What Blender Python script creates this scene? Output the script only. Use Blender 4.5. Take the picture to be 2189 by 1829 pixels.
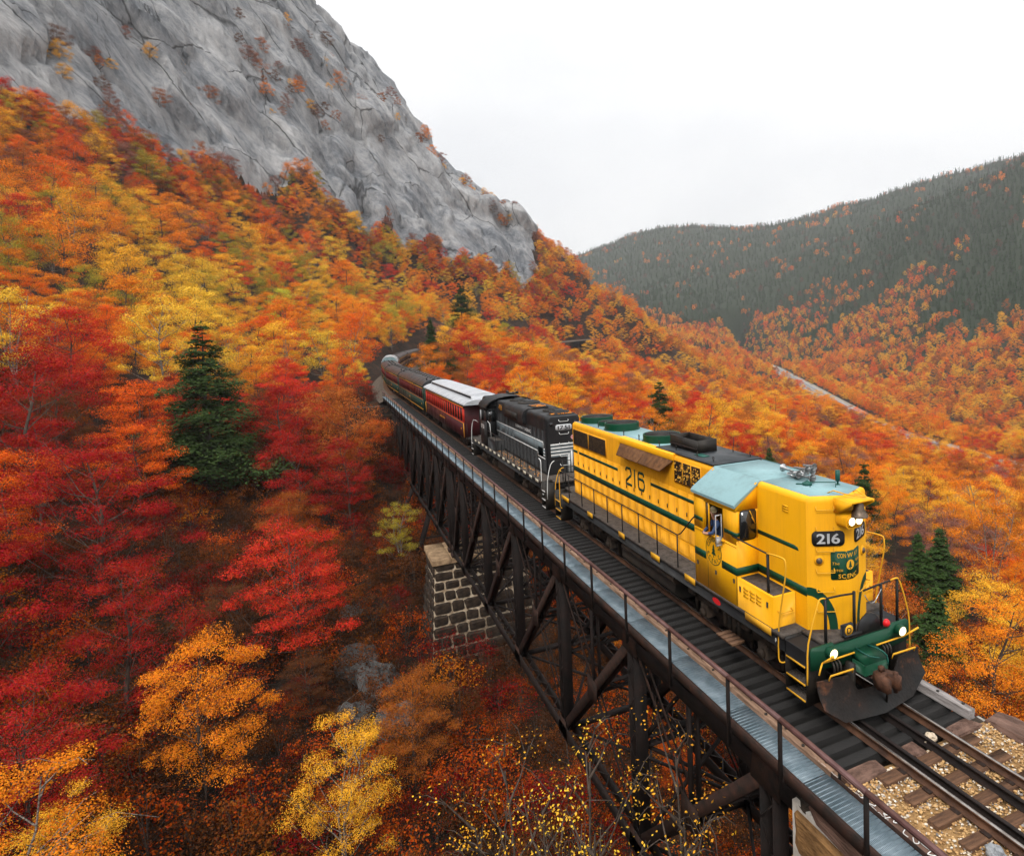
import bpy, bmesh, math, random
import numpy as np
from mathutils import Vector, Matrix
scene = bpy.context.scene
for _o in list(bpy.data.objects): bpy.data.objects.remove(_o)
R_ = math.radians
# ------------------------------------------------------------------ camera
CAM = np.array([10.661, -10.370, 8.508])
cd = bpy.data.cameras.new('camera'); cam = bpy.data.objects.new('camera', cd); scene.collection.objects.link(cam)
_r = Vector((0.45794463, 0.88843919, -0.03102448)); _u = Vector((-0.0467078, 0.05889687, 0.99717077)); _f = Vector((-0.88775284, 0.45519991, -0.06846855))
_m = Matrix((_r, _u, -_f)).transposed().to_4x4(); _m.translation = Vector(CAM)
cam.matrix_world = _m
cd.sensor_fit = 'HORIZONTAL'; cd.sensor_width = 36.0; cd.lens = 36.0*1392.28/2189.0
cd.shift_x = -0.14167; cd.shift_y = -0.05182
cd.clip_start = 0.3; cd.clip_end = 12000
scene.camera = cam
# ------------------------------------------------------------------ sky, sun, exposure
SUN_AZ, SUN_EL = R_(-38), R_(48)          # azimuth measured from +x towards +y
wd = bpy.data.worlds.new('World'); scene.world = wd; wd.use_nodes = True
def build_world():
    nt = wd.node_tree; N = nt.nodes; K = nt.links; N.clear()
    out = N.new('ShaderNodeOutputWorld'); bg = N.new('ShaderNodeBackground')
    sky = N.new('ShaderNodeTexSky'); sky.sky_type = 'NISHITA'; sky.sun_disc = False
    sky.sun_elevation = SUN_EL; sky.sun_rotation = R_(90) - SUN_AZ
    tc = N.new('ShaderNodeTexCoord')
    mp = N.new('ShaderNodeMapping'); mp.inputs['Scale'].default_value = (1.0, 1.0, 2.6)
    no = N.new('ShaderNodeTexNoise'); no.inputs['Scale'].default_value = 1.5; no.inputs['Detail'].default_value = 5; no.inputs['Roughness'].default_value = 0.5
    rp = N.new('ShaderNodeValToRGB')
    rp.color_ramp.elements[0].position = 0.36; rp.color_ramp.elements[0].color = (0.80, 0.81, 0.83, 1)
    rp.color_ramp.elements[1].position = 0.62; rp.color_ramp.elements[1].color = (1.0, 0.995, 0.985, 1)
    K.new(tc.outputs['Generated'], mp.inputs['Vector']); K.new(mp.outputs[0], no.inputs['Vector']); K.new(no.outputs['Fac'], rp.inputs['Fac'])
    sc = N.new('ShaderNodeMix'); sc.data_type = 'RGBA'; sc.blend_type = 'MULTIPLY'; sc.inputs['Factor'].default_value = 1
    sc.inputs[7].default_value = (0.08, 0.08, 0.08, 1); K.new(sky.outputs[0], sc.inputs[6])
    mx = N.new('ShaderNodeMix'); mx.data_type = 'RGBA'; mx.inputs['Factor'].default_value = 0.93     # cloud cover over the clear sky
    K.new(sc.outputs[2], mx.inputs[6]); K.new(rp.outputs[0], mx.inputs[7])
    # an overcast sky is brighter overhead than at the horizon
    sp = N.new('ShaderNodeSeparateXYZ'); K.new(tc.outputs['Generated'], sp.inputs[0])
    pz = N.new('ShaderNodeMath'); pz.operation = 'POWER'; pz.inputs[1].default_value = 2.6; mz = N.new('ShaderNodeMath'); mz.operation = 'MAXIMUM'; mz.inputs[1].default_value = 0.0
    K.new(sp.outputs['Z'], mz.inputs[0]); K.new(mz.outputs[0], pz.inputs[0])
    gz_ = N.new('ShaderNodeMath'); gz_.operation = 'MULTIPLY_ADD'; gz_.inputs[1].default_value = 1.7; gz_.inputs[2].default_value = 1.06; K.new(pz.outputs[0], gz_.inputs[0])
    K.new(mx.outputs[2], bg.inputs['Color']); K.new(gz_.outputs[0], bg.inputs['Strength'])
    K.new(bg.outputs[0], out.inputs[0])
build_world()
sl = bpy.data.lights.new('sun', 'SUN'); sl.energy = 1.5; sl.angle = R_(14); sl.color = (1.0, 0.95, 0.88)
sun = bpy.data.objects.new('sun', sl); scene.collection.objects.link(sun)
_d = Vector((math.cos(SUN_EL)*math.cos(SUN_AZ), math.cos(SUN_EL)*math.sin(SUN_AZ), math.sin(SUN_EL)))
sun.rotation_euler = _d.to_track_quat('Z', 'Y').to_euler()
vs = scene.view_settings; scene.display_settings.display_device = 'sRGB'
vs.view_transform = 'Standard'; vs.look = 'None'; vs.exposure = 0.16; vs.gamma = 1.0; vs.use_curve_mapping = False
scene.render.film_transparent = False
cy = scene.cycles
cy.max_bounces = 6; cy.diffuse_bounces = 1; cy.glossy_bounces = 2; cy.transmission_bounces = 3; cy.transparent_max_bounces = 4; cy.volume_bounces = 0
cy.use_adaptive_sampling = True; cy.adaptive_threshold = 0.02; cy.use_denoising = True
cy.caustics_reflective = False; cy.caustics_refractive = False; cy.sample_clamp_indirect = 6.0

# ------------------------------------------------------------------ helpers
rng = np.random.default_rng(7); random.seed(7)
COL = scene.collection
def link(name, data, parent=None, mat=None, kind=None):
    o = bpy.data.objects.new(name, data); COL.objects.link(o)
    if parent is not None: o.parent = parent
    if mat is not None and data is not None: data.materials.append(mat)
    if kind: o['kind'] = kind
    return o
def tag(o, label, cat, group=None):
    o['label'] = label; o['category'] = cat
    if group: o['group'] = group
    return o
def thing(name, loc, label, cat, group=None, rz=0.0):
    o = bpy.data.objects.new(name, None); COL.objects.link(o); o.location = loc; o.rotation_euler = (0, 0, rz)
    o.empty_display_size = 0.3
    return tag(o, label, cat, group)
def npmesh(name, verts, faces, smooth=False):
    """verts (n,3), faces: list of (m,k) int arrays of equal k"""
    me = bpy.data.meshes.new(name); verts = np.asarray(verts, np.float32)
    me.vertices.add(len(verts)); me.vertices.foreach_set('co', verts.ravel())
    fl = [np.asarray(f, np.int32) for f in faces if len(f)]
    tot = sum(len(f) for f in fl); idx = np.concatenate([f.ravel() for f in fl])
    ks = np.concatenate([np.full(len(f), f.shape[1], np.int32) for f in fl])
    me.loops.add(len(idx)); me.loops.foreach_set('vertex_index', idx)
    me.polygons.add(tot); st = np.zeros(tot, np.int32); st[1:] = np.cumsum(ks)[:-1]
    me.polygons.foreach_set('loop_start', st)
    if smooth: me.polygons.foreach_set('use_smooth', np.ones(tot, bool))
    me.update(calc_edges=True); me.validate()
    return me
def nodes(name):
    m = bpy.data.materials.new(name); m.use_nodes = True; nt = m.node_tree
    b = nt.nodes['Principled BSDF']; b.inputs['Specular IOR Level'].default_value = 0.3; return m, nt, nt.nodes, nt.links, b
def pm(name, c1, c2=None, scale=3.0, rough=0.6, metal=0.0, bump=0.0, bscale=20.0, detail=6.0, lo=0.35, hi=0.65, c3=None, rough2=None, stretch=(1, 1, 1), spec=None, coat=0.0):
    """two/three tone noise material with fine bump"""
    m, nt, N, K, b = nodes(name)
    tc = N.new('ShaderNodeTexCoord'); mp = N.new('ShaderNodeMapping'); mp.inputs['Scale'].default_value = stretch
    K.new(tc.outputs['Object'], mp.inputs['Vector'])
    b.inputs['Metallic'].default_value = metal; b.inputs['Roughness'].default_value = rough
    if spec is not None: b.inputs['Specular IOR Level'].default_value = spec
    b.inputs['Coat Weight'].default_value = coat; b.inputs['Coat Roughness'].default_value = 0.15
    if c2 is None: b.inputs['Base Color'].default_value = (*c1, 1)
    else:
        no = N.new('ShaderNodeTexNoise'); no.inputs['Scale'].default_value = scale; no.inputs['Detail'].default_value = detail; no.inputs['Roughness'].default_value = 0.62
        K.new(mp.outputs[0], no.inputs['Vector'])
        rp = N.new('ShaderNodeValToRGB'); e = rp.color_ramp.elements
        e[0].position = lo; e[0].color = (*c1, 1); e[1].position = hi; e[1].color = (*c2, 1)
        if c3 is not None:
            x = e.new(min(hi+0.1, 0.98)); x.color = (*c3, 1)
        K.new(no.outputs['Fac'], rp.inputs['Fac']); K.new(rp.outputs[0], b.inputs['Base Color'])
        if rough2 is not None:
            mr = N.new('ShaderNodeMapRange'); mr.inputs[1].default_value = lo; mr.inputs[2].default_value = hi; mr.inputs[3].default_value = rough; mr.inputs[4].default_value = rough2
            K.new(no.outputs['Fac'], mr.inputs[0]); K.new(mr.outputs[0], b.inputs['Roughness'])
    if bump:
        n2 = N.new('ShaderNodeTexNoise'); n2.inputs['Scale'].default_value = bscale; n2.inputs['Detail'].default_value = 5
        K.new(mp.outputs[0], n2.inputs['Vector'])
        bp = N.new('ShaderNodeBump'); bp.inputs['Strength'].default_value = bump; bp.inputs['Distance'].default_value = 0.05
        K.new(n2.outputs['Fac'], bp.inputs['Height']); K.new(bp.outputs[0], b.inputs['Normal'])
    return m
# ---- vectorised gradient noise
_perm = np.random.default_rng(3).permutation(512).astype(np.int64)
_grad = np.random.default_rng(4).normal(size=(512, 3)); _grad /= np.linalg.norm(_grad, axis=1)[:, None]
def _h(i, j, k): return _perm[(_perm[(_perm[i & 511] + j) & 511] + k) & 511]
def pnoise(p):
    p = np.asarray(p, float); i = np.floor(p).astype(np.int64); f = p - i; w = f*f*f*(f*(f*6-15)+10); r = 0
    for a in (0, 1):
        for b in (0, 1):
            for c in (0, 1):
                g = _grad[_h(i[:, 0]+a, i[:, 1]+b, i[:, 2]+c)]
                d = ((f - [a, b, c])*g).sum(1)
                r = r + d*(w[:, 0] if a else 1-w[:, 0])*(w[:, 1] if b else 1-w[:, 1])*(w[:, 2] if c else 1-w[:, 2])
    return r*1.6
def fbm(p, oct=4, gain=0.5):
    r = 0; a = 1
    for o in range(oct): r = r + a*pnoise(p*(2.0**o) + 17.3*o); a *= gain
    return r
_jit = np.random.default_rng(5).random((512, 3))
def worley(p):
    """F1, F2 distances and the id of the nearest cell"""
    i = np.floor(p).astype(np.int64); n = len(p); f1 = np.full(n, 9.0); f2 = np.full(n, 9.0); cid = np.zeros(n, np.int64); worley.off = np.zeros((n, 3))
    for a in (-1, 0, 1):
        for b in (-1, 0, 1):
            for c in (-1, 0, 1):
                q = i + [a, b, c]; h = _h(q[:, 0], q[:, 1], q[:, 2]); d = np.sqrt(((q + _jit[h] - p)**2).sum(1))
                nf = d < f1; worley.off = np.where(nf[:, None], p-q-_jit[h], worley.off); f2 = np.where(nf, f1, np.minimum(f2, d)); cid = np.where(nf, h, cid); f1 = np.where(nf, d, f1)
    return f1, f2, cid

# ------------------------------------------------------------------ track line
TR_S, TR_R = 97.0, 350.0
def track(s):
    """centre of the track s metres behind the leading locomotive's front plate: x, y, z, heading (unit vector pointing back along the train)"""
    s = float(s)
    z = 0.0 if s < 105 else 0.015*(s-105)**2/(s-105+30)
    if s < TR_S: return np.array([-s, 0.0, z]), np.array([-1.0, 0.0])
    a = (s-TR_S)/TR_R
    return np.array([-TR_S-TR_R*math.sin(a), TR_R*(1-math.cos(a)), z]), np.array([-math.cos(a), math.sin(a)])
_ts = np.arange(-40, 620, 2.0); _tp = np.array([track(s)[0] for s in _ts])

# ------------------------------------------------------------------ terrain (surveyed spot heights, thin-plate surface)
SPOT = np.array([[float(v) for v in q.split(',')] for q in "-203,-95,63.3;-128,-67,22.7;-82,-49,3.1;-45,-34,-6.2;-24.1,-25.8,-10.8;-233,-85,67.2;-171,-67,32.9;-123,-53,11.0;-80,-40,-1.9;-54,-32,-8.1;-31.9,-25.1,-12.1;-17.5,-20.7,-16.0;-258,-71,71.1;-199,-58,38.9;-140,-46,12.5;-86,-34,-2.6;-59,-28,-9.6;-38,-23,-14.7;-20.1,-19.2,-18.6;-287,-51,71.1;-232,-44,39.2;-167,-36,12.7;-98,-27,-3.5;-66,-23,-10.6;-45,-20,-13.7;-31.7,-18.0,-16.9;-22.7,-16.8,-19.6;-319,-22,66.5;-259,-21,33.2;-169,-19,6.1;-104,-16,-5.9;-69,-15,-11.9;-46,-14,-13.3;-32.2,-13.7,-17.4;-22.2,-13.4,-19.6;-339,6,57.7;-269,1,24.2;-164,-4,2.2;-356,39,48.3;-297,30,21.5;-207,18,5.1;-369,79,34.8;-320,67,13.8;-243,48,2.7;-390,115,22.1;-343,100,3.9;-468,193,25.9;-422,173,6.8;-452,226,1.7;-233,-106,92.1;-256,-112,133.1;-299,-125,197.3;-253,-90,90.9;-267,-93,116.9;-302,-100,169.9;-346,-109,237.4;-277,-74,96.0;-300,-77,134.8;-334,-81,194.4;-382,-87,271.8;-307,-52,97.9;-325,-53,127.9;-339,-53,156.6;-372,-54,224.2;-427,-56,315.7;-331,-29,91.7;-354,-28,129.9;-377,-27,178.9;-429,-24,278.8;-351,-3,81.1;-369,-1,110.8;-391,1,154.1;-372,30,71.3;-387,33,98.5;-402,36,128.7;-384,56,62.4;-403,61,93.1;-390,84,50.1;-408,90,78.3;-364,13,75.1;-379,15,105.2;-396,18,140.6;-400,101,45.4;-414,106,67.9;-429,111,90.4;-419,-10,208.1;-397,-10,183.1;-494,-9,208.9;-422,-1,196.6;-400,-2,172.1;-497,1,195.3;-424,8,188.7;-402,7,164.3;-499,12,185.8;-426,18,180.3;-404,16,156.1;-500,23,175.8;-427,28,171.6;-405,25,147.6;-502,34,165.4;-429,38,162.4;-407,35,138.6;-503,46,154.5;-430,48,148.5;-408,45,125.1;-504,58,138.1;-431,59,130.5;-409,55,107.8;-505,70,117.0;-431,70,115.2;-410,65,92.9;-505,83,99.0;-432,81,107.4;-410,76,85.2;-505,96,89.8;-431,93,99.6;-410,87,77.6;-504,110,80.6;-431,105,89.3;-410,99,67.6;-504,124,68.6;-508,140,70.5;-556,187,35.9;-578,241,12.8;-595,299,-38.8;-445,125,79.7;-453,148,65.1;-460,172,51.7;-465,200,32.4;-466,221,18.1;-157,17,-3.4;-281,59,-6.5;-368,119,-8.5;-424,192,-8.6;-445,239,-7.4;-469,279,-20.5;-489,321,-33.1;-117,14,-6.9;-115,23,-9.2;-94,25,-10.5;-74,21,-11.4;-183,71,-14.2;-301,149,-15.1;-123,58,-15.0;-263,155,-23.8;-101,57,-17.1;-267,185,-34.1;-79,53,-17.9;-168,135,-34.6;-72,62,-21.8;-110,110,-33.0;-49,57,-22.5;-89,102,-33.1;-54,78,-26.7;-55,90,-28.5;-25,38,-19.8;-18.3,24.1,-16.6;-19.5,35.6,-19.5;-39,76,-26.4;-35,90,-27.4;-11.9,39.8,-19.4;-758,564,-47.1;-566,453,-48.5;-350,321,-49.9;-245,257,-47.4;-174,226,-46.6;-148,214,-45.2;-102,185,-41.3;-68,163,-38.0;-1369,578,69.7;-1736,737,169.8;-2194,937,316.4;-880,445,7.7;-1324,675,87.9;-1678,860,206.2;-2121,1093,370.8;-802,481,-8.6;-1101,664,54.2;-1441,874,168.0;-1952,1188,357.2;-802,606,-33.8;-984,747,38.5;-1222,930,145.7;-1578,1204,299.6;-516,481,-56.6;-720,673,-8.2;-865,810,73.0;-1047,982,177.3;-1447,1359,346.6;-373,398,-64.3;-537,573,-35.9;-708,755,45.8;-947,1011,212.6;-1322,1413,365.2;-296,359,-68.1;-449,544,-38.2;-614,744,52.2;-837,1014,230.9;-1169,1415,368.5;-209,324,-66.2;-331,507,-34.1;-485,741,63.9;-679,1032,257.6;-983,1491,385.5;-137,296,-59.9;-234,493,-25.0;-362,753,89.4;-518,1067,288.0;-2333,861,288.4;-2498,672,288.0;-2729,1213,257.5;-2603,1462,333.2;-2189,1555,272.9;-1943,1705,241.3;-1117,1194,242.7;-984,1191,258.3;-877,1199,250.9;-1520,1838,354.4;-1247,1915,386.9;-420,-220,265.0;-600,-100,262.0;-620,-400,290.0;-300,-300,250.0;-1000,-300,240.0;-1000,-900,280.0;-300,-900,260.0;-2000,-900,250.0;-2800,-1600,250.0;-200,-2500,250.0;-640,40,190.0;-1200,100,120.0;-2200,0,140.0;-2900,300,200.0;-5.0,-12.0,-19.0;-20.0,-10.0,-19.0;-30.0,-6.0,-18.0;-42.0,-4.0,-15.5;-55.0,-5.0,-13.0;-70,-6,-10.0;-82,-6,-6.0;-20.0,0.0,-18.0;-42.0,2.0,-15.0;-60,2,-13.0;-80,3,-7.0;-5.0,0.0,-17.0;-20.0,10.0,-19.0;-45.0,14.0,-17.0;-70,14,-14.0;-5.0,12.0,-14.0;5.0,-6.0,-9.0;5.0,-14.0,-15.0;10.0,-20.0,-14.0;20.0,-14.0,-8.0;25.0,-30.0,-4.0;30.0,-5.0,-3.0;6.0,8.0,-5.0;15.0,9.0,-5.0;15.0,25.0,-11.0;0.0,25.0,-15.0;-20.0,30.0,-20.0;-60,35,-20.0;40.0,10.0,-3.0;40,40,-14.0;30,-60,8.0;60,-60,16.0;60,20,-6.0;80,80,-30.0;-20,-45,-12.0;-10.0,-30.0,-17.0".split(';')])
GX, GY, GS = -30.0, -5.0, 45.0
def warp(p): return np.stack([np.arcsinh((p[..., 0]-GX)/GS), np.arcsinh((p[..., 1]-GY)/GS)], -1)
def _sc(p): return 1+np.hypot(p[..., 0]-GX, p[..., 1]-GY)/80
def _phi(r2): return .5*r2*np.log(r2+1e-12)
_SU = warp(SPOT); _n = len(SPOT)
_A = np.zeros((_n+3, _n+3)); _A[:_n, :_n] = _phi(((_SU[:, None]-_SU[None])**2).sum(-1)) + np.eye(_n)*3e-4
_A[:_n, _n] = 1; _A[:_n, _n+1:] = _SU; _A[_n, :_n] = 1; _A[_n+1:, :_n] = _SU.T
_W = np.linalg.solve(_A, np.r_[SPOT[:, 2]/_sc(SPOT), 0, 0, 0])
def height_raw(p):
    out = np.zeros(len(p))
    for a in range(0, len(p), 20000):
        q = p[a:a+20000]; u = warp(q)
        out[a:a+20000] = (_phi(((u[:, None]-_SU[None])**2).sum(-1))@_W[:_n] + _W[_n] + u@_W[_n+1:])*_sc(q)
    return out
def sstep(a, b, x): t = np.clip((x-a)/(b-a), 0, 1); return t*t*(3-2*t)
def bench(p, z):
    """cut the railway bench into the hillside beyond the far abutment and bank it up behind the near one"""
    d2 = ((p[:, None, :2]-_tp[None, :, :2])**2).sum(-1); k = d2.argmin(1); d = np.sqrt(d2[np.arange(len(p)), k]); s = _ts[k]; zt = _tp[k, 2]-0.8
    far = sstep(91.5, 94, s)*(1-sstep(4.2, 12, d))*(1-sstep(5, 11, np.abs(z-zt)))*(1-sstep(430, 470, s)); z = z*(1-far)+zt*far
    x = p[:, 0]; near = sstep(0.6, 3.0, x)*(1-sstep(3.2, 9.5, np.abs(p[:, 1]))); z = z*(1-near)+(-0.75)*near
    return z, d, s
def height(p):
    p = np.asarray(p, float); z = height_raw(p)
    r = np.hypot(p[:, 0]-GX, p[:, 1]-GY); am = 0.5+r/140
    q = np.c_[p[:, 0]/14, p[:, 1]/14, np.zeros(len(p))]; q2 = np.c_[p[:, 0]/90, p[:, 1]/90, np.full(len(p), 3.3)]
    z = z + 0.7*np.minimum(am, 2)*fbm(q, 3) + np.minimum(r/90, 14)*fbm(q2, 2)*(r > 60)
    # valley road bed
    return z
# ---- grid of heights in the warped plane, reused for every look-up
DU = 0.016
_u0, _u1 = np.arcsinh((-3150-GX)/GS), np.arcsinh((75-GX)/GS); _v0, _v1 = np.arcsinh((-1000-GY)/GS), np.arcsinh((2500-GY)/GS)
_gu = np.arange(_u0, _u1, DU); _gv = np.arange(_v0, _v1, DU); NU, NV = len(_gu), len(_gv)
_UU, _VV = np.meshgrid(_gu, _gv, indexing='ij')
GP = np.stack([np.sinh(_UU)*GS+GX, np.sinh(_VV)*GS+GY], -1).reshape(-1, 2)
GZ0 = height(GP)
ROAD = np.array([[-1050, 700, -45], [-758, 564, -47.1], [-566, 453, -48.5], [-350, 322, -49.2], [-245, 257, -48.4], [-174, 226, -46.6], [-148, 214, -45.2], [-102, 185, -41.3], [-68, 163, -38.], [-20, 130, -34]])
def spline(P, n):
    t = np.linspace(0, len(P)-1, n); out = []
    for v in t:
        i = min(int(v), len(P)-2); f = v-i; p0, p1, p2, p3 = P[max(i-1, 0)], P[i], P[i+1], P[min(i+2, len(P)-1)]
        out.append(0.5*((2*p1)+(-p0+p2)*f+(2*p0-5*p1+4*p2-p3)*f*f+(-p0+3*p1-3*p2+p3)*f**3))
    return np.array(out)
RL = spline(ROAD, 220)
def road_dist(p):
    d2 = ((p[:, None, :2]-RL[None, :, :2])**2).sum(-1); k = d2.argmin(1); return np.sqrt(d2[np.arange(len(p)), k]), RL[k, 2]
def road_cut(p, z):
    r = np.hypot(p[:, 0]-GX, p[:, 1]-GY); m = (r > 120) & (r < 1500) & (p[:, 1] > 60)
    if m.any():
        d, rz = road_dist(p[m]); w = 1-sstep(12, 34, d); z = z.copy(); z[m] = z[m]*(1-w)+(rz-0.6)*w
    return z
def full_height(p):
    z = height(p); z = road_cut(p, z); m = (np.hypot(p[:, 0], p[:, 1]) < 640)
    if m.any():
        zz, _, _ = bench(p[m], z[m]); z[m] = zz
    return z
GZ = road_cut(GP, GZ0.copy()); _m = np.hypot(GP[:, 0], GP[:, 1]) < 640
for a in range(0, _m.sum(), 20000):
    ii = np.nonzero(_m)[0][a:a+20000]; GZ[ii] = bench(GP[ii], GZ[ii])[0]
GRID = GZ.reshape(NU, NV)
def hz(p):
    """quick bilinear look-up"""
    u = warp(np.asarray(p, float)); fu = np.clip((u[:, 0]-_u0)/DU, 0, NU-1.001); fv = np.clip((u[:, 1]-_v0)/DU, 0, NV-1.001)
    i = fu.astype(int); j = fv.astype(int); a = fu-i; b = fv-j
    return GRID[i, j]*(1-a)*(1-b)+GRID[i+1, j]*a*(1-b)+GRID[i, j+1]*(1-a)*b+GRID[i+1, j+1]*a*b
def slope(p, e=None):
    p = np.asarray(p, float); e = 3.0+np.hypot(p[:, 0]-GX, p[:, 1]-GY)*0.012 if e is None else e
    ex = np.zeros_like(p); ex[:, 0] = e; ey = np.zeros_like(p); ey[:, 1] = e
    return np.hypot((hz(p+ex)-hz(p-ex))/(2*e), (hz(p+ey)-hz(p-ey))/(2*e))
def grid_faces(nu, nv):
    i, j = np.meshgrid(np.arange(nu-1), np.arange(nv-1), indexing='ij'); a = (i*nv+j).ravel()
    return np.c_[a, a+nv, a+nv+1, a+1]

# materials of the ground
def litter_mat():
    m, nt, N, K, b = nodes('leaf_litter')
    tc = N.new('ShaderNodeTexCoord')
    n1 = N.new('ShaderNodeTexNoise'); n1.inputs['Scale'].default_value = 0.5; n1.inputs['Detail'].default_value = 9; n1.inputs['Roughness'].default_value = 0.7
    n2 = N.new('ShaderNodeTexNoise'); n2.inputs['Scale'].default_value = 7; n2.inputs['Detail'].default_value = 4
    K.new(tc.outputs['Object'], n1.inputs['Vector']); K.new(tc.outputs['Object'], n2.inputs['Vector'])
    rp = N.new('ShaderNodeValToRGB'); e = rp.color_ramp.elements
    e[0].position = .34; e[0].color = (.008, .006, .004, 1); e[1].position = .72; e[1].color = (.10, .036, .012, 1)
    x = e.new(.52); x.color = (.028, .015, .008, 1)
    K.new(n1.outputs['Fac'], rp.inputs['Fac'])
    mx = N.new('ShaderNodeMix'); mx.data_type = 'RGBA'; mx.blend_type = 'OVERLAY'; mx.inputs['Factor'].default_value = .6
    K.new(rp.outputs[0], mx.inputs[6]); K.new(n2.outputs['Fac'], mx.inputs[7]); K.new(mx.outputs[2], b.inputs['Base Color'])
    # moss and needles under the conifers across the valley
    sp = N.new('ShaderNodeSeparateXYZ'); K.new(tc.outputs['Object'], sp.inputs[0]); yr = N.new('ShaderNodeMapRange'); yr.inputs[1].default_value = 330; yr.inputs[2].default_value = 620; K.new(sp.outputs['Y'], yr.inputs[0])
    ms = N.new('ShaderNodeMix'); ms.data_type = 'RGBA'; ms.inputs[7].default_value = (.016, .026, .010, 1); K.new(yr.outputs[0], ms.inputs[0]); K.new(mx.outputs[2], ms.inputs[6]); K.new(ms.outputs[2], b.inputs['Base Color'])
    b.inputs['Roughness'].default_value = .9; b.inputs['Specular IOR Level'].default_value = .2
    bp = N.new('ShaderNodeBump'); bp.inputs['Strength'].default_value = .8; bp.inputs['Distance'].default_value = .25
    K.new(n2.outputs['Fac'], bp.inputs['Height']); K.new(bp.outputs[0], b.inputs['Normal'])
    return m
def granite_mat(name, scale=1.0, base=((.028, .035, .045), (.15, .162, .18), (.50, .49, .485)), crack=1.0):
    """granite: streaks down the dip of the slabs, broad blotches, broken joints"""
    m, nt, N, K, b = nodes(name); tc = N.new('ShaderNodeTexCoord')
    def dot(v): d = N.new('ShaderNodeVectorMath'); d.operation = 'DOT_PRODUCT'; d.inputs[1].default_value = v; K.new(tc.outputs['Object'], d.inputs[0]); return d.outputs['Value']
    def frame(sa, sb):
        c = N.new('ShaderNodeCombineXYZ'); K.new(dot(tuple(np.array(DIP)*sa)), c.inputs[0]); K.new(dot(tuple(np.array(DIP_W)*sb)), c.inputs[1]); K.new(dot(tuple(np.array(DIP_N)*sb)), c.inputs[2]); return c.outputs[0]
    def noise(vec, sc, det, ro, dis=0.0): n = N.new('ShaderNodeTexNoise'); n.inputs['Scale'].default_value = sc; n.inputs['Detail'].default_value = det; n.inputs['Roughness'].default_value = ro; n.inputs['Distortion'].default_value = dis; K.new(vec, n.inputs['Vector']); return n.outputs['Fac']
    st = noise(frame(.016*scale, .085*scale), 1.0, 12, .70, .5); bl = noise(tc.outputs['Object'], .018*scale, 7, .62); fi = noise(frame(.12*scale, .42*scale), 1.0, 9, .78)
    def mad(x, k, y):
        n = N.new('ShaderNodeMath'); n.operation = 'MULTIPLY_ADD'; n.inputs[1].default_value = k; K.new(x, n.inputs[0])
        if isinstance(y, float): n.inputs[2].default_value = y
        else: K.new(y, n.inputs[2])
        return n.outputs[0]
    mixv = mad(st, .42, mad(bl, .30, mad(fi, .34, -.03)))
    rp = N.new('ShaderNodeValToRGB'); e = rp.color_ramp.elements; e[0].position = .33; e[0].color = (*base[0], 1); e[1].position = .60; e[1].color = (*base[2], 1); x = e.new(.43); x.color = (*base[1], 1); K.new(mixv, rp.inputs['Fac'])
    wn = N.new('ShaderNodeTexNoise'); wn.inputs['Scale'].default_value = 2.2; wn.inputs['Detail'].default_value = 5; fr_ = frame(.017*scale, .040*scale); K.new(fr_, wn.inputs['Vector'])
    va = N.new('ShaderNodeVectorMath'); va.operation = 'MULTIPLY_ADD'; va.inputs[1].default_value = (.22, .22, .22); K.new(wn.outputs['Color'], va.inputs[0]); K.new(fr_, va.inputs[2])
    vo = N.new('ShaderNodeTexVoronoi'); vo.feature = 'DISTANCE_TO_EDGE'; vo.inputs['Scale'].default_value = 1.0; K.new(va.outputs[0], vo.inputs['Vector'])
    cw = noise(tc.outputs['Object'], .035*scale, 3, .5); wd_ = N.new('ShaderNodeMapRange'); wd_.inputs[1].default_value = .45; wd_.inputs[2].default_value = .65; wd_.inputs[3].default_value = .003; wd_.inputs[4].default_value = .030; K.new(cw, wd_.inputs[0])
    c1 = N.new('ShaderNodeMapRange'); c1.inputs[1].default_value = 0.0; c1.inputs[3].default_value = 1-.8*crack; c1.inputs[4].default_value = 1; K.new(vo.outputs['Distance'], c1.inputs[0]); K.new(wd_.outputs[0], c1.inputs[2])
    mx = N.new('ShaderNodeMix'); mx.data_type = 'RGBA'; mx.blend_type = 'MULTIPLY'; mx.inputs['Factor'].default_value = 1; K.new(rp.outputs[0], mx.inputs[6]); K.new(c1.outputs[0], mx.inputs[7])
    K.new(mx.outputs[2], b.inputs['Base Color']); b.inputs['Roughness'].default_value = .7; b.inputs['Specular IOR Level'].default_value = .35
    hs = mad(c1.outputs[0], .25, mad(fi, .5, st)); bp = N.new('ShaderNodeBump'); bp.inputs['Strength'].default_value = 1.0; bp.inputs['Distance'].default_value = 3.0/scale; K.new(hs, bp.inputs['Height']); K.new(bp.outputs[0], b.inputs['Normal'])
    return m
def _unit(v): v = np.array(v, float); return v/np.linalg.norm(v)
DIP = _unit((-.40, .46, -.79)); DIP_W = _unit(np.cross(DIP, (.75, .66, .3))); DIP_N = np.cross(DIP, DIP_W)
M_LITTER = litter_mat(); M_GRANITE = granite_mat('granite_cliff')
M_BOULDER = granite_mat('boulder_stone', 22.0, ((.015, .015, .014), (.055, .053, .05), (.15, .145, .14)))

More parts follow.
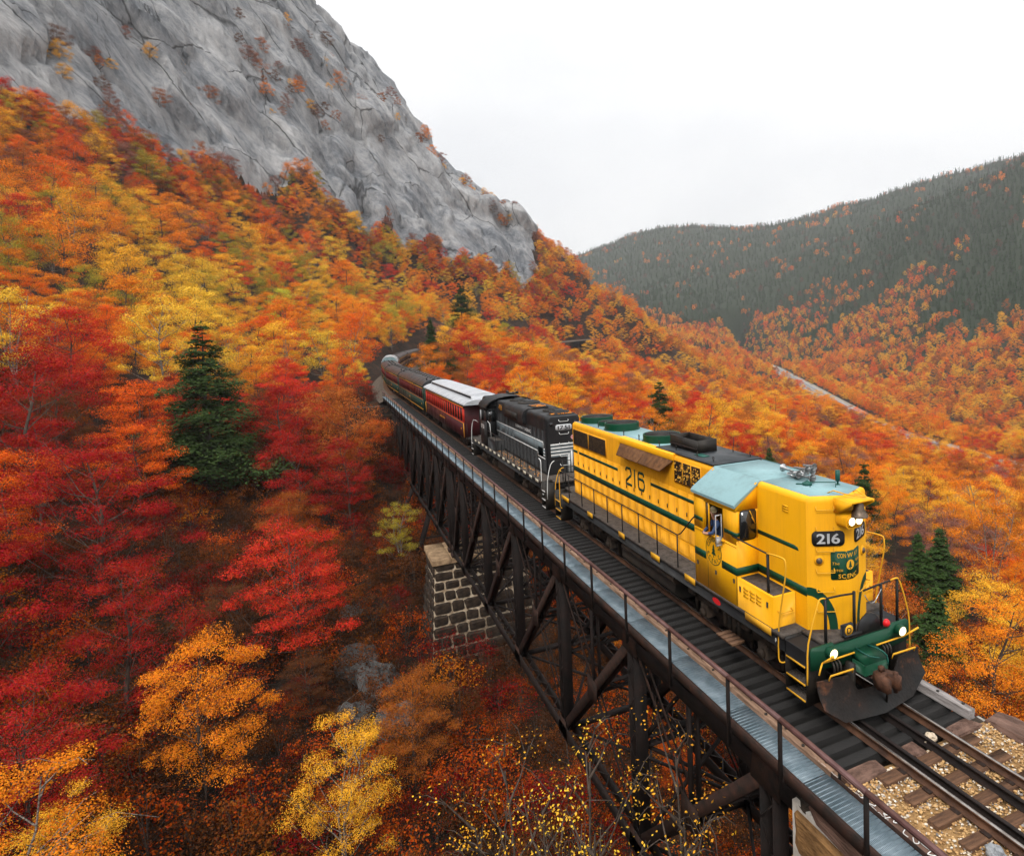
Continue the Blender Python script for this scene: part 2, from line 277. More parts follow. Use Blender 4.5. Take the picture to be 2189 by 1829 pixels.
FOOT = np.array([(-150, -122.), (-204, -99), (-240, -87), (-263, -71), (-277, -58), (-300, -40), (-334, -8), (-353, 24), (-369, 56), (-378, 84), (-399, 116), (-409, 125), (-428, 126), (-445, 124), (-560, 155)])
def rock_side(p):
    """1 uphill of the foot of the cliff, 0 in the woods below it"""
    best = np.full(len(p), 1e9); sg = np.zeros(len(p))
    for a, b in zip(FOOT[:-1], FOOT[1:]):
        t = b-a; L_ = np.hypot(*t); t = t/L_; k = np.clip((p-a)@t, 0, L_); q = a+k[:, None]*t; d = np.hypot(*(p-q).T); s = (p[:, 0]-a[0])*t[1]-(p[:, 1]-a[1])*t[0]; m = d < best; best[m] = d[m]; sg[m] = np.sign(s[m])
    rock_side.sd = -best*sg
    return sstep(0, 7, -best*sg+4*fbm(np.c_[p/14, np.ones(len(p))], 3))
# the cliff patch: a closer grid pushed along its normals
cx = np.arange(-560, -175, 1.35); cyv = np.arange(-330, 215, 1.35); CX, CY = np.meshgrid(cx, cyv, indexing='ij'); CP = np.c_[CX.ravel(), CY.ravel()]
CZ = hz(CP); csl = slope(CP, 14.0)
rock = sstep(.55, .75, csl+.08*fbm(np.c_[CP/30, np.zeros(len(CP))], 3))*rock_side(CP)
CG = CZ.reshape(len(cx), len(cyv)); gx, gy = np.gradient(CG, 1.35); nn = np.c_[-gx.ravel(), -gy.ravel(), np.ones(len(CP))]; nn /= np.linalg.norm(nn, axis=1)[:, None]
cp3 = np.c_[CP, CZ]
def slab(p, s, seed, asp):
    """sheets of rock that peel off along the dip"""
    q = np.c_[p@DIP/(s*asp), p@DIP_W/s, p@DIP_N/(s*1.3)]+seed; q = q+.13*np.c_[fbm(q*.8, 3), fbm(q*.8+9, 3), fbm(q*.8+21, 3)]
    f1, f2, c = worley(q); return f2-f1, _jit[c, 0], (worley.off*(_jit[(c*3+7) % 512]-.5)).sum(1)
d = np.zeros(len(CP))
for s, amp, asp in ((42, 4.6, 2.2), (16, 3.0, 2.6), (7, 1.5, 2.8)):
    e, c, tilt = slab(cp3, s, s*1.7, asp); d += amp*(c-.5+2.2*tilt)*sstep(0, .06, e)-amp*.35*(1-sstep(0, .035, e))
d += 1.5*fbm(np.c_[cp3@DIP/34, cp3@DIP_W/7, cp3@DIP_N/9], 4)+2.2*fbm(cp3/38.0, 3)
cp3 = cp3+nn*(d*rock**2)[:, None]; SD = rock_side.sd
fc = grid_faces(len(cx), len(cyv)); fc = fc[SD[fc].min(1) > -36]; us = np.unique(fc); rm = np.zeros(len(CP), int); rm[us] = np.arange(len(us))
cliff = link('cliff', npmesh('cliff', cp3[us], [rm[fc]], False), None, M_GRANITE, 'structure'); cliff.data.materials.append(M_LITTER); cliff.data.polygons.foreach_set('material_index', (rock[fc].mean(1) < .5).astype(np.int32))
SDF = SD.reshape(len(cx), len(cyv))
ROCKF = rock.reshape(len(cx), len(cyv))
def rockness(p):
    i = ((p[:, 0]-cx[0])/1.35); j = ((p[:, 1]-cyv[0])/1.35); ok = (i >= 0) & (i < len(cx)-1) & (j >= 0) & (j < len(cyv)-1); r = np.zeros(len(p))
    r[ok] = ROCKF[i[ok].astype(int), j[ok].astype(int)]; return r
# the ground sheet (sunk under the cliff patch)
_i = (GP[:, 0]-cx[0])/1.35; _j = (GP[:, 1]-cyv[0])/1.35; _ok = (_i > 6) & (_i < len(cx)-7) & (_j > 6) & (_j < len(cyv)-7); sdg = np.full(len(GP), -99.0); sdg[_ok] = SDF[_i[_ok].astype(int), _j[_ok].astype(int)]
gz = GZ-16*sstep(-30, -22, sdg)
ground = link('ground', npmesh('ground', np.c_[GP, gz], [grid_faces(NU, NV)], True), None, M_LITTER, 'structure')

# valley road: asphalt ribbon, gravel shoulders, painted lines
def ribbon(path, off0, off1, dz):
    t = np.gradient(path[:, :2], axis=0); t /= np.linalg.norm(t, axis=1)[:, None]; n = np.c_[-t[:, 1], t[:, 0]]
    a = np.c_[path[:, :2]+n*off0, path[:, 2]+dz]; b = np.c_[path[:, :2]+n*off1, path[:, 2]+dz]
    k = np.arange(len(path)-1); m = len(path); return np.r_[a, b], [np.c_[k, k+1, k+1+m, k+m]]
M_ASPH = pm('asphalt', (.12, .125, .135), (.19, .195, .205), .3, .55); M_GRAV = pm('road_gravel', (.22, .19, .15), (.38, .33, .26), .8, .9)
M_LINEW = pm('white_line_paint', (.6, .6, .58), (.75, .75, .72), .5, .6); M_LINEY = pm('yellow_line_paint', (.55, .36, .05), (.7, .46, .08), .5, .6)
link('road_shoulder', npmesh('road_shoulder', *ribbon(RL, -9, 9, -.2)), None, M_GRAV, 'structure')
road = link('road', npmesh('road', *ribbon(RL, -5.6, 5.6, -.05)), None, M_ASPH, 'structure')
for nm, a, b, mm in (('edge_line', -4.9, -4.55, M_LINEW), ('edge_line', 4.55, 4.9, M_LINEW), ('centre_line', -.28, -.1, M_LINEY), ('centre_line', .1, .28, M_LINEY)):
    link(nm, npmesh(nm, *ribbon(RL, a, b, -.03)), road, mm)
def variant_collection(name, meshes):
    c = bpy.data.collections.new(name)
    for i, me in enumerate(meshes): c.objects.link(bpy.data.objects.new('%s_%02d' % (name, i), me))
    return c
def scatter(name, pts, rz, scl, vid, tint, coll, label, cat):
    """one mass of trees: instances of a few kinds on points"""
    me = bpy.data.meshes.new(name); n = len(pts); me.vertices.add(n); me.vertices.foreach_set('co', np.asarray(pts, np.float32).ravel())
    def at(nm, ty, v, f): a = me.attributes.new(nm, ty, 'POINT'); a.data.foreach_set(f, np.asarray(v).ravel())
    at('rz', 'FLOAT', np.asarray(rz, np.float32), 'value'); at('vid', 'INT', np.asarray(vid, np.int32), 'value')
    at('scl', 'FLOAT_VECTOR', np.asarray(scl, np.float32), 'vector'); at('tint', 'FLOAT_COLOR', np.c_[tint, np.ones(n)].astype(np.float32), 'color')
    ng = bpy.data.node_groups.new(name, 'GeometryNodeTree'); ng.interface.new_socket('Geometry', in_out='INPUT', socket_type='NodeSocketGeometry'); ng.interface.new_socket('Geometry', in_out='OUTPUT', socket_type='NodeSocketGeometry')
    N = ng.nodes; K = ng.links; gi = N.new('NodeGroupInput'); go = N.new('NodeGroupOutput'); ip = N.new('GeometryNodeInstanceOnPoints'); ci = N.new('GeometryNodeCollectionInfo')
    ci.inputs['Collection'].default_value = coll; ci.inputs['Separate Children'].default_value = True; ci.inputs['Reset Children'].default_value = True
    def na(nm, ty): a = N.new('GeometryNodeInputNamedAttribute'); a.data_type = ty; a.inputs['Name'].default_value = nm; return a.outputs['Attribute']
    cx_ = N.new('ShaderNodeCombineXYZ'); K.new(na('rz', 'FLOAT'), cx_.inputs['Z'])
    K.new(gi.outputs[0], ip.inputs['Points']); K.new(ci.outputs[0], ip.inputs['Instance']); ip.inputs['Pick Instance'].default_value = True
    K.new(na('vid', 'INT'), ip.inputs['Instance Index']); K.new(cx_.outputs[0], ip.inputs['Rotation']); K.new(na('scl', 'FLOAT_VECTOR'), ip.inputs['Scale']); K.new(ip.outputs[0], go.inputs[0])
    o = link(name, me, None, None, 'stuff'); o['label'] = label; o['category'] = cat
    md = o.modifiers.new('trees', 'NODES'); md.node_group = ng; return o

def leaf_mat(name, trans=.20, rough=.55):
    """leaf colour comes from the tree's own tint, varied leaf by leaf"""
    m, nt, N, K, b = nodes(name); N.remove(b); out = N['Material Output']
    at = N.new('ShaderNodeAttribute'); at.attribute_type = 'INSTANCER'; at.attribute_name = 'tint'
    lv = N.new('ShaderNodeAttribute'); lv.attribute_type = 'GEOMETRY'; lv.attribute_name = 'lv'
    hs = N.new('ShaderNodeHueSaturation')
    h = N.new('ShaderNodeMapRange'); h.inputs[3].default_value = .488; h.inputs[4].default_value = .512; K.new(lv.outputs['Fac'], h.inputs[0])
    mu = N.new('ShaderNodeMath'); mu.operation = 'MULTIPLY_ADD'; mu.inputs[1].default_value = 7.31; mu.inputs[2].default_value = .13; K.new(lv.outputs['Fac'], mu.inputs[0])
    fr = N.new('ShaderNodeMath'); fr.operation = 'FRACT'; K.new(mu.outputs[0], fr.inputs[0])
    v = N.new('ShaderNodeMapRange'); v.inputs[3].default_value = .82; v.inputs[4].default_value = 1.12; K.new(fr.outputs[0], v.inputs[0])
    K.new(h.outputs[0], hs.inputs['Hue']); K.new(v.outputs[0], hs.inputs['Value']); K.new(at.outputs['Color'], hs.inputs['Color'])
    df = N.new('ShaderNodeBsdfDiffuse'); tr = N.new('ShaderNodeBsdfTranslucent'); mx = N.new('ShaderNodeMixShader'); mx.inputs[0].default_value = trans
    K.new(hs.outputs[0], df.inputs[0]); K.new(hs.outputs[0], tr.inputs[0]); K.new(df.outputs[0], mx.inputs[1]); K.new(tr.outputs[0], mx.inputs[2])
    K.new(mx.outputs[0], out.inputs[0]); return m
M_LEAF = leaf_mat('autumn_leaves'); M_NEEDLE = leaf_mat('conifer_needles', .12)
def leaves(pos, nrm, size, g, aspect=.62):
    n = len(pos); nrm = nrm/(np.linalg.norm(nrm, axis=1)[:, None]+1e-9)
    r = g.normal(size=(n, 3)); a = np.cross(nrm, r); a /= np.linalg.norm(a, axis=1)[:, None]+1e-9; b = np.cross(nrm, a)
    s = (size*(.65+.7*g.random(n)))[:, None]
    V = np.stack([pos-a*s*.5, pos-b*s*.5*aspect+a*s*.05-nrm*s*.08, pos+a*s*.5-nrm*s*.05, pos+b*s*.5*aspect+a*s*.05-nrm*s*.08], 1).reshape(-1, 3)
    k = np.arange(n)*4; return V, np.c_[k, k+1, k+2, k+3], np.repeat(g.random(n), 4)
def leafmesh(name, V, F, lv, mat, extra=None):
    """extra: (verts, quads, material) of wood joined to the leaves"""
    if extra is None:
        me = npmesh(name, V, [F]); at = me.attributes.new('lv', 'FLOAT', 'POINT'); at.data.foreach_set('value', lv.astype(np.float32)); me.materials.append(mat); return me
    ev, ef, em = extra; n = len(V); me = npmesh(name, np.r_[V, ev], [F, ef+n])
    at = me.attributes.new('lv', 'FLOAT', 'POINT'); at.data.foreach_set('value', np.r_[lv, np.full(len(ev), .5)].astype(np.float32))
    me.materials.append(mat); me.materials.append(em); mi = np.zeros(len(F)+len(ef), np.int32); mi[len(F):] = 1; me.polygons.foreach_set('material_index', mi); return me
def tubes(paths):
    """paths: list of (points (k,3), radii (k,), sides) -> verts, quads"""
    V, F, o = [], [], 0
    for pts, rad, ns in paths:
        pts = np.asarray(pts, float); k = len(pts); t = np.gradient(pts, axis=0); t /= np.linalg.norm(t, axis=1)[:, None]+1e-9
        a = np.where(np.abs(t[:, 2:3]) < .9, [[0, 0, 1.]], [[1., 0, 0]]); s = np.cross(t, a); s /= np.linalg.norm(s, axis=1)[:, None]; w = np.cross(t, s)
        an = np.arange(ns)*2*math.pi/ns
        ring = pts[:, None]+np.asarray(rad)[:, None, None]*(np.cos(an)[None, :, None]*s[:, None]+np.sin(an)[None, :, None]*w[:, None])
        V.append(ring.reshape(-1, 3)); i, j = np.meshgrid(np.arange(k-1), np.arange(ns), indexing='ij'); i = i.ravel(); j = j.ravel(); j2 = (j+1) % ns
        F.append(np.c_[i*ns+j, i*ns+j2, (i+1)*ns+j2, (i+1)*ns+j]+o); o += k*ns
    return np.concatenate(V), np.concatenate(F)
# ------------------------------------------------------------------ modelling kit
class MB:
    """collects shapes into one mesh"""
    def __init__(s): s.V = []; s.F = {}; s.n = 0
    def add(s, v, fs):
        v = np.asarray(v, float)
        for f in fs:
            f = list(f); s.F.setdefault(len(f), []).append([i+s.n for i in f])
        s.V.append(v); s.n += len(v); return s
    def box(s, x0, x1, y0, y1, z0, z1, bev=0.0):
        if bev > 0:
            b = bev; x = (x0, x1); y = (y0, y1); z = (z0, z1); v = []; idx = {}
            sg = [(i, j, k) for i in (0, 1) for j in (0, 1) for k in (0, 1)]
            for i, j, k in sg:
                d = lambda t, q: b if q == 0 else -b
                for ax in range(3):
                    p = [x[i]+d(0, i), y[j]+d(0, j), z[k]+d(0, k)]; p[ax] = (x, y, z)[ax][(i, j, k)[ax]]; idx[(i, j, k, ax)] = len(v); v.append(p)
            f = []
            def q(a): return idx[a]
            for ax in range(3):
                o1, o2 = [t for t in range(3) if t != ax]
                for e in (0, 1):
                    cor = []
                    for a, c in ((0, 0), (1, 0), (1, 1), (0, 1)):
                        t = [0, 0, 0]; t[ax] = e; t[o1] = a; t[o2] = c; cor.append(q((*t, ax)))
                    f.append(cor if (e == 1) == (ax != 1) else cor[::-1])
                # edge chamfers parallel to ax
                for a in (0, 1):
                    for c in (0, 1):
                        t0 = [0, 0, 0]; t0[o1] = a; t0[o2] = c; t1 = list(t0); t1[ax] = 1
                        f.append([q((*t0, o1)), q((*t1, o1)), q((*t1, o2)), q((*t0, o2))])
            for i, j, k in sg: f.append([q((i, j, k, 0)), q((i, j, k, 1)), q((i, j, k, 2))])
            return s.add(v, f)
        v = [(x0, y0, z0), (x1, y0, z0), (x1, y1, z0), (x0, y1, z0), (x0, y0, z1), (x1, y0, z1), (x1, y1, z1), (x0, y1, z1)]
        return s.add(v, [(0, 3, 2, 1), (4, 5, 6, 7), (0, 1, 5, 4), (1, 2, 6, 5), (2, 3, 7, 6), (3, 0, 4, 7)])
    def prism(s, poly, a0, a1, axis='x', cap=True):
        """poly: 2-D outline in the two other axes (y,z)/(x,z)/(x,y), extruded from a0 to a1"""
        p = np.asarray(poly, float); n = len(p)
        mk = {'x': lambda a: np.c_[np.full(n, a), p], 'y': lambda a: np.c_[p[:, 0], np.full(n, a), p[:, 1]], 'z': lambda a: np.c_[p, np.full(n, a)]}[axis]
        f = [(i, (i+1) % n, n+(i+1) % n, n+i) for i in range(n)]
        if cap: f += [tuple(range(n))[::-1], tuple(range(n, 2*n))]
        return s.add(np.r_[mk(a0), mk(a1)], f)
    def cyl(s, p0, p1, r0, r1=None, n=10, cap=True):
        r1 = r0 if r1 is None else r1; p0 = np.asarray(p0, float); p1 = np.asarray(p1, float); t = p1-p0; t /= np.linalg.norm(t); a = np.array([0, 0, 1.]) if abs(t[2]) < .9 else np.array([1., 0, 0])
        u = np.cross(t, a); u /= np.linalg.norm(u); w = np.cross(t, u); an = np.arange(n)*2*math.pi/n; c = np.cos(an)[:, None]*u+np.sin(an)[:, None]*w
        f = [(i, (i+1) % n, n+(i+1) % n, n+i) for i in range(n)]
        if cap: f += [tuple(range(n))[::-1], tuple(range(n, 2*n))]
        return s.add(np.r_[p0+c*r0, p1+c*r1], f)
    def lathe(s, prof, org, axis=(0, 0, 1), n=16):
        """prof: (radius, height) pairs along the axis"""
        t = np.asarray(axis, float); t /= np.linalg.norm(t); a = np.array([0, 0, 1.]) if abs(t[2]) < .9 else np.array([1., 0, 0]); u = np.cross(t, a); u /= np.linalg.norm(u); w = np.cross(t, u)
        an = np.arange(n)*2*math.pi/n; c = np.cos(an)[:, None]*u+np.sin(an)[:, None]*w; v = np.concatenate([np.asarray(org)+c*r+t*h for r, h in prof]); f = []
        for k in range(len(prof)-1): f += [(k*n+i, k*n+(i+1) % n, (k+1)*n+(i+1) % n, (k+1)*n+i) for i in range(n)]
        f += [tuple(range(n))[::-1], tuple(range((len(prof)-1)*n, len(prof)*n))]; return s.add(v, f)
    def tube(s, pts, r, n=6, smooth=0):
        pts = np.asarray(pts, float)
        if smooth: pts = spline(pts, (len(pts)-1)*smooth+1)
        v, f = tubes([(pts, np.full(len(pts), r), n)]); k = len(pts)
        return s.add(v, [tuple(x) for x in f]+[tuple(range(n))[::-1], tuple(range((k-1)*n, k*n))])
    def bar(s, p0, p1, w, h):
        """rectangular bar from p0 to p1, w across, h in the upright direction"""
        p0 = np.asarray(p0, float); p1 = np.asarray(p1, float); t = p1-p0; t /= np.linalg.norm(t); a = np.array([0, 0, 1.]) if abs(t[2]) < .97 else np.array([1., 0, 0])
        u = np.cross(t, a); u /= np.linalg.norm(u); k = np.cross(u, t); c = [u*x*w/2+k*y*h/2 for x, y in ((-1, -1), (1, -1), (1, 1), (-1, 1))]
        return s.add([p0+q for q in c]+[p1+q for q in c], [(3, 2, 1, 0), (4, 5, 6, 7), (0, 1, 5, 4), (1, 2, 6, 5), (2, 3, 7, 6), (3, 0, 4, 7)])
    def mesh(s, name, off=(0, 0, 0), smooth=False):
        return npmesh(name, np.concatenate(s.V)-np.asarray(off), [np.array(f) for f in s.F.values()], smooth)
    def build(s, name, mat, parent=None, kind=None, smooth=False):
        off = np.zeros(3); p = parent
        while p is not None: off += np.array(p.location); p = p.parent
        me = s.mesh(name, off, False)
        if smooth:
            me.polygons.foreach_set('use_smooth', np.ones(len(me.polygons), bool)); me.set_sharp_from_angle(angle=R_(38))
        return link(name, me, parent, mat, kind)
def rrect(x0, x1, y0, y1, r, n=4):
    o = []
    for cx_, cy_, a in ((x1-r, y1-r, 0), (x0+r, y1-r, 90), (x0+r, y0+r, 180), (x1-r, y0+r, 270)):
        o += [(cx_+r*math.cos(R_(a+90*k/n)), cy_+r*math.sin(R_(a+90*k/n))) for k in range(n+1)]
    return o
def smooth_by_angle(o, deg=38): o.data.polygons.foreach_set('use_smooth', np.ones(len(o.data.polygons), bool)); o.data.set_sharp_from_angle(angle=R_(deg)); return o

# lettering: outlines of the built-in face, one cache of letters
GLY = {}
def _glyphs(chars, fat):
    for ch in chars:
        c = bpy.data.curves.new('letter', 'FONT'); c.body = ch; c.size = 1.0; c.offset = fat; c.resolution_u = 3
        o = bpy.data.objects.new('letter', c); COL.objects.link(o); dg = bpy.context.evaluated_depsgraph_get(); me = bpy.data.meshes.new_from_object(o.evaluated_get(dg))
        v = np.array([q.co[:] for q in me.vertices]).reshape(-1, 3); f = [tuple(p.vertices) for p in me.polygons]
        GLY[(ch, fat)] = (v, f, v[:, 0].min() if len(v) else 0, v[:, 0].max() if len(v) else .3)
        bpy.data.objects.remove(o); bpy.data.curves.remove(c); bpy.data.meshes.remove(me)
_glyphs('0123456789CONWAYSEIKPFTDRUVLMGBH', .02); _glyphs('TheoutraR', .0)
def text(mb, st, org, right, up, size, fat=.02, width=None, gap=.09, centre=False, slant=0.0):
    """flat letters lying in the plane (right, up)"""
    org, right, up = (np.asarray(q, float) for q in (org, right, up)); x = 0; runs = []
    for ch in st:
        if ch == ' ': x += .34; continue
        v, f, a, b = GLY[(ch, fat)]; runs.append((v, f, x-a)); x += (b-a)+gap
    x -= gap; sx = size if width is None else width/x; o = -x/2 if centre else 0
    for v, f, d in runs: mb.add(org+np.outer((v[:, 0]+d+o)*sx+slant*v[:, 1]*size, right)+np.outer(v[:, 1]*size, up), f)
    return x*sx
def ring_text(mb, st, c, right, up, r, a_mid, step, size, fat=.02, flip=False):
    c, right, up = (np.asarray(q, float) for q in (c, right, up)); n = len(st)
    for i, ch in enumerate(st):
        a = R_(a_mid+(i-(n-1)/2)*step*(1 if flip else -1)); v, f, x0, x1 = GLY[(ch, fat)]
        rad = np.array([math.cos(a), math.sin(a)]); tan = np.array([math.sin(a), -math.cos(a)])
        if flip: tan = -tan; rad = -rad
        px = (v[:, 0]-(x0+x1)/2)*size; py = (v[:, 1]-.35)*size; q = np.outer(px, tan)+np.outer(py, rad)+r*np.array([math.cos(a), math.sin(a)])
        mb.add(c+np.outer(q[:, 0], right)+np.outer(q[:, 1], up), f)
def fir(mb, c, right, up, h):
    """a little fir-tree badge"""
    c, right, up = (np.asarray(q, float) for q in (c, right, up)); L = [(0, .5), (.14, .24), (.07, .24), (.22, 0), (.12, 0), (.32, -.3), (.05, -.3), (.05, -.5)]; p = L+[(-x, y) for x, y in L[::-1][:-1]]
    p = [q for i, q in enumerate(p)]; v = [c+right*x*h+up*y*h for x, y in p]; n = len(v)
    # fan of convex tiers
    def P(*k): mb.add([c+right*x*h+up*y*h for x, y in k], [tuple(range(len(k)))])
    P((-.14, .24), (.14, .24), (0, .5)); P((-.22, 0), (.22, 0), (.07, .241), (-.07, .241)); P((-.32, -.3), (.32, -.3), (.12, .001), (-.12, .001)); P((-.05, -.5), (.05, -.5), (.05, -.301), (-.05, -.301))
def disc(mb, c, right, up, r, n=28, r_in=0.0):
    c, right, up = (np.asarray(q, float) for q in (c, right, up)); an = np.arange(n)*2*math.pi/n; o = c+np.outer(np.cos(an)*r, right)+np.outer(np.sin(an)*r, up)
    if r_in <= 0: mb.add(o, [tuple(range(n))])
    else: mb.add(np.r_[o, c+np.outer(np.cos(an)*r_in, right)+np.outer(np.sin(an)*r_in, up)], [(i, (i+1) % n, n+(i+1) % n, n+i) for i in range(n)])
def quadplate(mb, org, right, up, w0, w1, h0, h1, r=.05, nrm=None, th=0.0, n=4):
    """rounded plate in a plane, with thickness th along nrm"""
    org, right, up = (np.asarray(q, float) for q in (org, right, up)); p = rrect(w0, w1, h0, h1, r, n); f = np.array([org+right*a+up*b for a, b in p]); m = len(f)
    if th == 0: mb.add(f, [tuple(range(m))]); return
    nrm = np.asarray(nrm, float); mb.add(np.r_[f, f+nrm*th], [tuple(range(m))[::-1], tuple(range(m, 2*m))]+[(i, (i+1) % m, m+(i+1) % m, m+i) for i in range(m)])

# paints and metals
def paint(name, c, dirt, amt=.35, rough=.38, streak=2.2):
    """painted steel: vertical grime streaks, blotches, orange-peel"""
    m, nt, N, K, b = nodes(name); tc = N.new('ShaderNodeTexCoord')
    mp = N.new('ShaderNodeMapping'); mp.inputs['Scale'].default_value = (streak*2.5, streak*2.5, .35); K.new(tc.outputs['Object'], mp.inputs['Vector'])
    n1 = N.new('ShaderNodeTexNoise'); n1.inputs['Scale'].default_value = 1.6; n1.inputs['Detail'].default_value = 7; n1.inputs['Roughness'].default_value = .65; K.new(mp.outputs[0], n1.inputs['Vector'])
    n2 = N.new('ShaderNodeTexNoise'); n2.inputs['Scale'].default_value = 1.1; n2.inputs['Detail'].default_value = 6; K.new(tc.outputs['Object'], n2.inputs['Vector'])
    mu = N.new('ShaderNodeMath'); mu.operation = 'MULTIPLY'; K.new(n1.outputs['Fac'], mu.inputs[0]); K.new(n2.outputs['Fac'], mu.inputs[1])
    mr = N.new('ShaderNodeMapRange'); mr.inputs[1].default_value = .22; mr.inputs[2].default_value = .46; mr.inputs[4].default_value = amt; K.new(mu.outputs[0], mr.inputs[0])
    mx = N.new('ShaderNodeMix'); mx.data_type = 'RGBA'; mx.inputs[6].default_value = (*c, 1); mx.inputs[7].default_value = (*dirt, 1); K.new(mr.outputs[0], mx.inputs[0]); K.new(mx.outputs[2], b.inputs['Base Color'])
    r = N.new('ShaderNodeMapRange'); r.inputs[3].default_value = rough; r.inputs[4].default_value = min(rough+.35, .95); r.inputs[1].default_value = .3; r.inputs[2].default_value = .7; K.new(n2.outputs['Fac'], r.inputs[0]); K.new(r.outputs[0], b.inputs['Roughness'])
    bp = N.new('ShaderNodeBump'); bp.inputs['Strength'].default_value = .12; bp.inputs['Distance'].default_value = .02; K.new(n2.outputs['Fac'], bp.inputs['Height']); K.new(bp.outputs[0], b.inputs['Normal'])
    return m
YEL = (.95, .44, .004)
M_YEL = paint('yellow_paint', YEL, (.62, .25, .010), .4, .42); M_YELW = paint('weathered_yellow_paint', (.86, .37, .006), (.46, .16, .012), .6, .5); M_YELP = paint('yellow_safety_paint', (.80, .40, .02), (.45, .2, .03), .5, .5)
M_TEAL = paint('teal_roof_paint', (.23, .38, .40), (.14, .18, .18), .5, .28); M_TEALD = paint('dark_teal_paint', (.010, .085, .065), (.02, .03, .03), .4, .3); M_GRN = paint('dark_green_paint', (.004, .055, .026), (.008, .03, .018), .3, .35)
M_BLK = paint('black_paint', (.010, .010, .011), (.03, .027, .024), .6, .36); M_BLKR = pm('sooty_black_steel', (.010, .009, .008), (.035, .028, .022), 2.5, .55, bump=.2, bscale=30); M_ROOFBLK = pm('worn_black_roof', (.018, .021, .024), (.045, .05, .055), 2.0, .28, c3=(.09, .07, .06), rough2=.5)
M_DECK = pm('walkway_grit', (.045, .036, .030), (.11, .09, .075), 6, .8, bump=.4, bscale=90); M_GRIME = pm('running_gear_grime', (.012, .010, .008), (.055, .036, .024), 4, .8, bump=.3, bscale=25)
M_RUST = pm('rusty_steel', (.012, .008, .006), (.045, .019, .012), 3.5, .8, c3=(.12, .045, .02), bump=.3, bscale=40); M_RUSTD = pm('dark_rusted_steel', (.006, .0045, .004), (.018, .010, .008), 1.8, .8, c3=(.06, .025, .015), bump=.25, bscale=30)
M_COUP = pm('rusty_coupler', (.04, .017, .010), (.12, .05, .026), 6, .75, bump=.3, bscale=40); M_WHT = pm('white_paint', (.62, .62, .60), (.78, .78, .76), 4, .5); M_SIL = pm('silver_grey_paint', (.42, .43, .44), (.55, .56, .57), 4, .45); M_STRG = paint('slate_grey_paint', (.14, .175, .19), (.08, .06, .045), .6, .45)
M_GLASS = pm('dark_cab_glass', (.010, .011, .012), None, rough=.06, spec=.8); M_GRILLE = pm('brown_radiator_mesh', (.030, .018, .010), (.10, .055, .025), 9, .8, bump=.8, bscale=120); M_LATCH = pm('dark_latch', (.03, .022, .015), None, rough=.6)
M_BRASS = pm('weathered_bronze', (.10, .075, .055), (.20, .15, .11), 9, .42, metal=.7); M_STEEL = pm('horn_metal', (.30, .30, .30), (.45, .45, .45), 9, .3, metal=.9); M_RED = pm('red_lamp', (.7, .015, .02), None, rough=.3)
M_INT = pm('cab_interior_green', (.02, .03, .024), (.045, .06, .05), 3, .8)
def emis(name, c, e):
    m, nt, N, K, b = nodes(name); b.inputs['Base Color'].default_value = (*c, 1); b.inputs['Emission Color'].default_value = (*c, 1); b.inputs['Emission Strength'].default_value = e; return m
M_LAMP = emis('lit_headlight', (1.0, .90, .62), 2.6); M_DITCH = emis('lit_ditch_light', (1.0, .80, .42), 2.2)
def lamp(name, loc, d, e, parent):
    """the beam of a lit lamp"""
    l = bpy.data.lights.new(name, 'SPOT'); l.energy = e; l.spot_size = R_(75); l.spot_blend = .8; l.shadow_soft_size = .07; l.color = (1, .78, .45)
    o = bpy.data.objects.new(name, l); COL.objects.link(o); o.parent = parent; o.location = np.asarray(loc)-np.array(parent.location); o.rotation_euler = Vector(d).to_track_quat('-Z', 'Y').to_euler(); return o
# ------------------------------------------------------------------ running gear shared by the locomotives
def truck(parent, xc, name='truck'):
    """two-axle locomotive truck"""
    t = bpy.data.objects.new(name, None); COL.objects.link(t); t.parent = parent; t.location = (xc-parent.location[0], 0, 0); m = MB()
    for sy in (-1, 1):
        y = sy*1.02
        m.prism([(xc-1.95, .95), (xc-1.75, 1.02), (xc+1.75, 1.02), (xc+1.95, .95), (xc+1.9, .72), (xc+1.0, .66), (xc+.6, .46), (xc-.6, .46), (xc-1.0, .66), (xc-1.9, .72)], y-.09, y+.09, 'y')
        for dx in (-1.37, 1.37): m.box(xc+dx-.2, xc+dx+.2, y-.14, y+.14, .38, .74, .02); m.cyl((xc+dx, y+sy*.12, .5), (xc+dx, y+sy*.22, .5), .13, n=10)
        for dx in (-.33, -.11, .11, .33): m.cyl((xc+dx, y+sy*.08, .5), (xc+dx, y+sy*.08, .86), .075, n=8)
        for dx in (-2.0, -.72, .72, 2.0): m.cyl((xc+dx-.16, y+sy*.12, .88), (xc+dx+.16, y+sy*.12, .88), .10, n=9); m.box(xc+dx-.05, xc+dx+.05, y-.03, y+.05, .32, .85)
    m.box(xc-1.9, xc+1.9, -.9, .9, .62, .86); m.build('side_frame', M_GRIME, t)
    for dx in (-1.37, 1.37):
        w = MB(); w.cyl((xc+dx, -1.0, .5), (xc+dx, 1.0, .5), .08, n=8)
        for sy in (-1, 1): w.lathe([(.42, -.0), (.535, 0), (.53, .03), (.505, .035), (.50, .13), (.42, .13), (.40, .09), (.18, .08), (.16, .15)], (xc+dx, sy*.685, .0+.505), (0, sy, 0), 20)
        w.build('wheelset', M_RUSTD, t)
    return t
def rail_post(m, x, y, z0, z1, r=.022): m.tube([(x, y, z0), (x, y, z1)], r, 6)
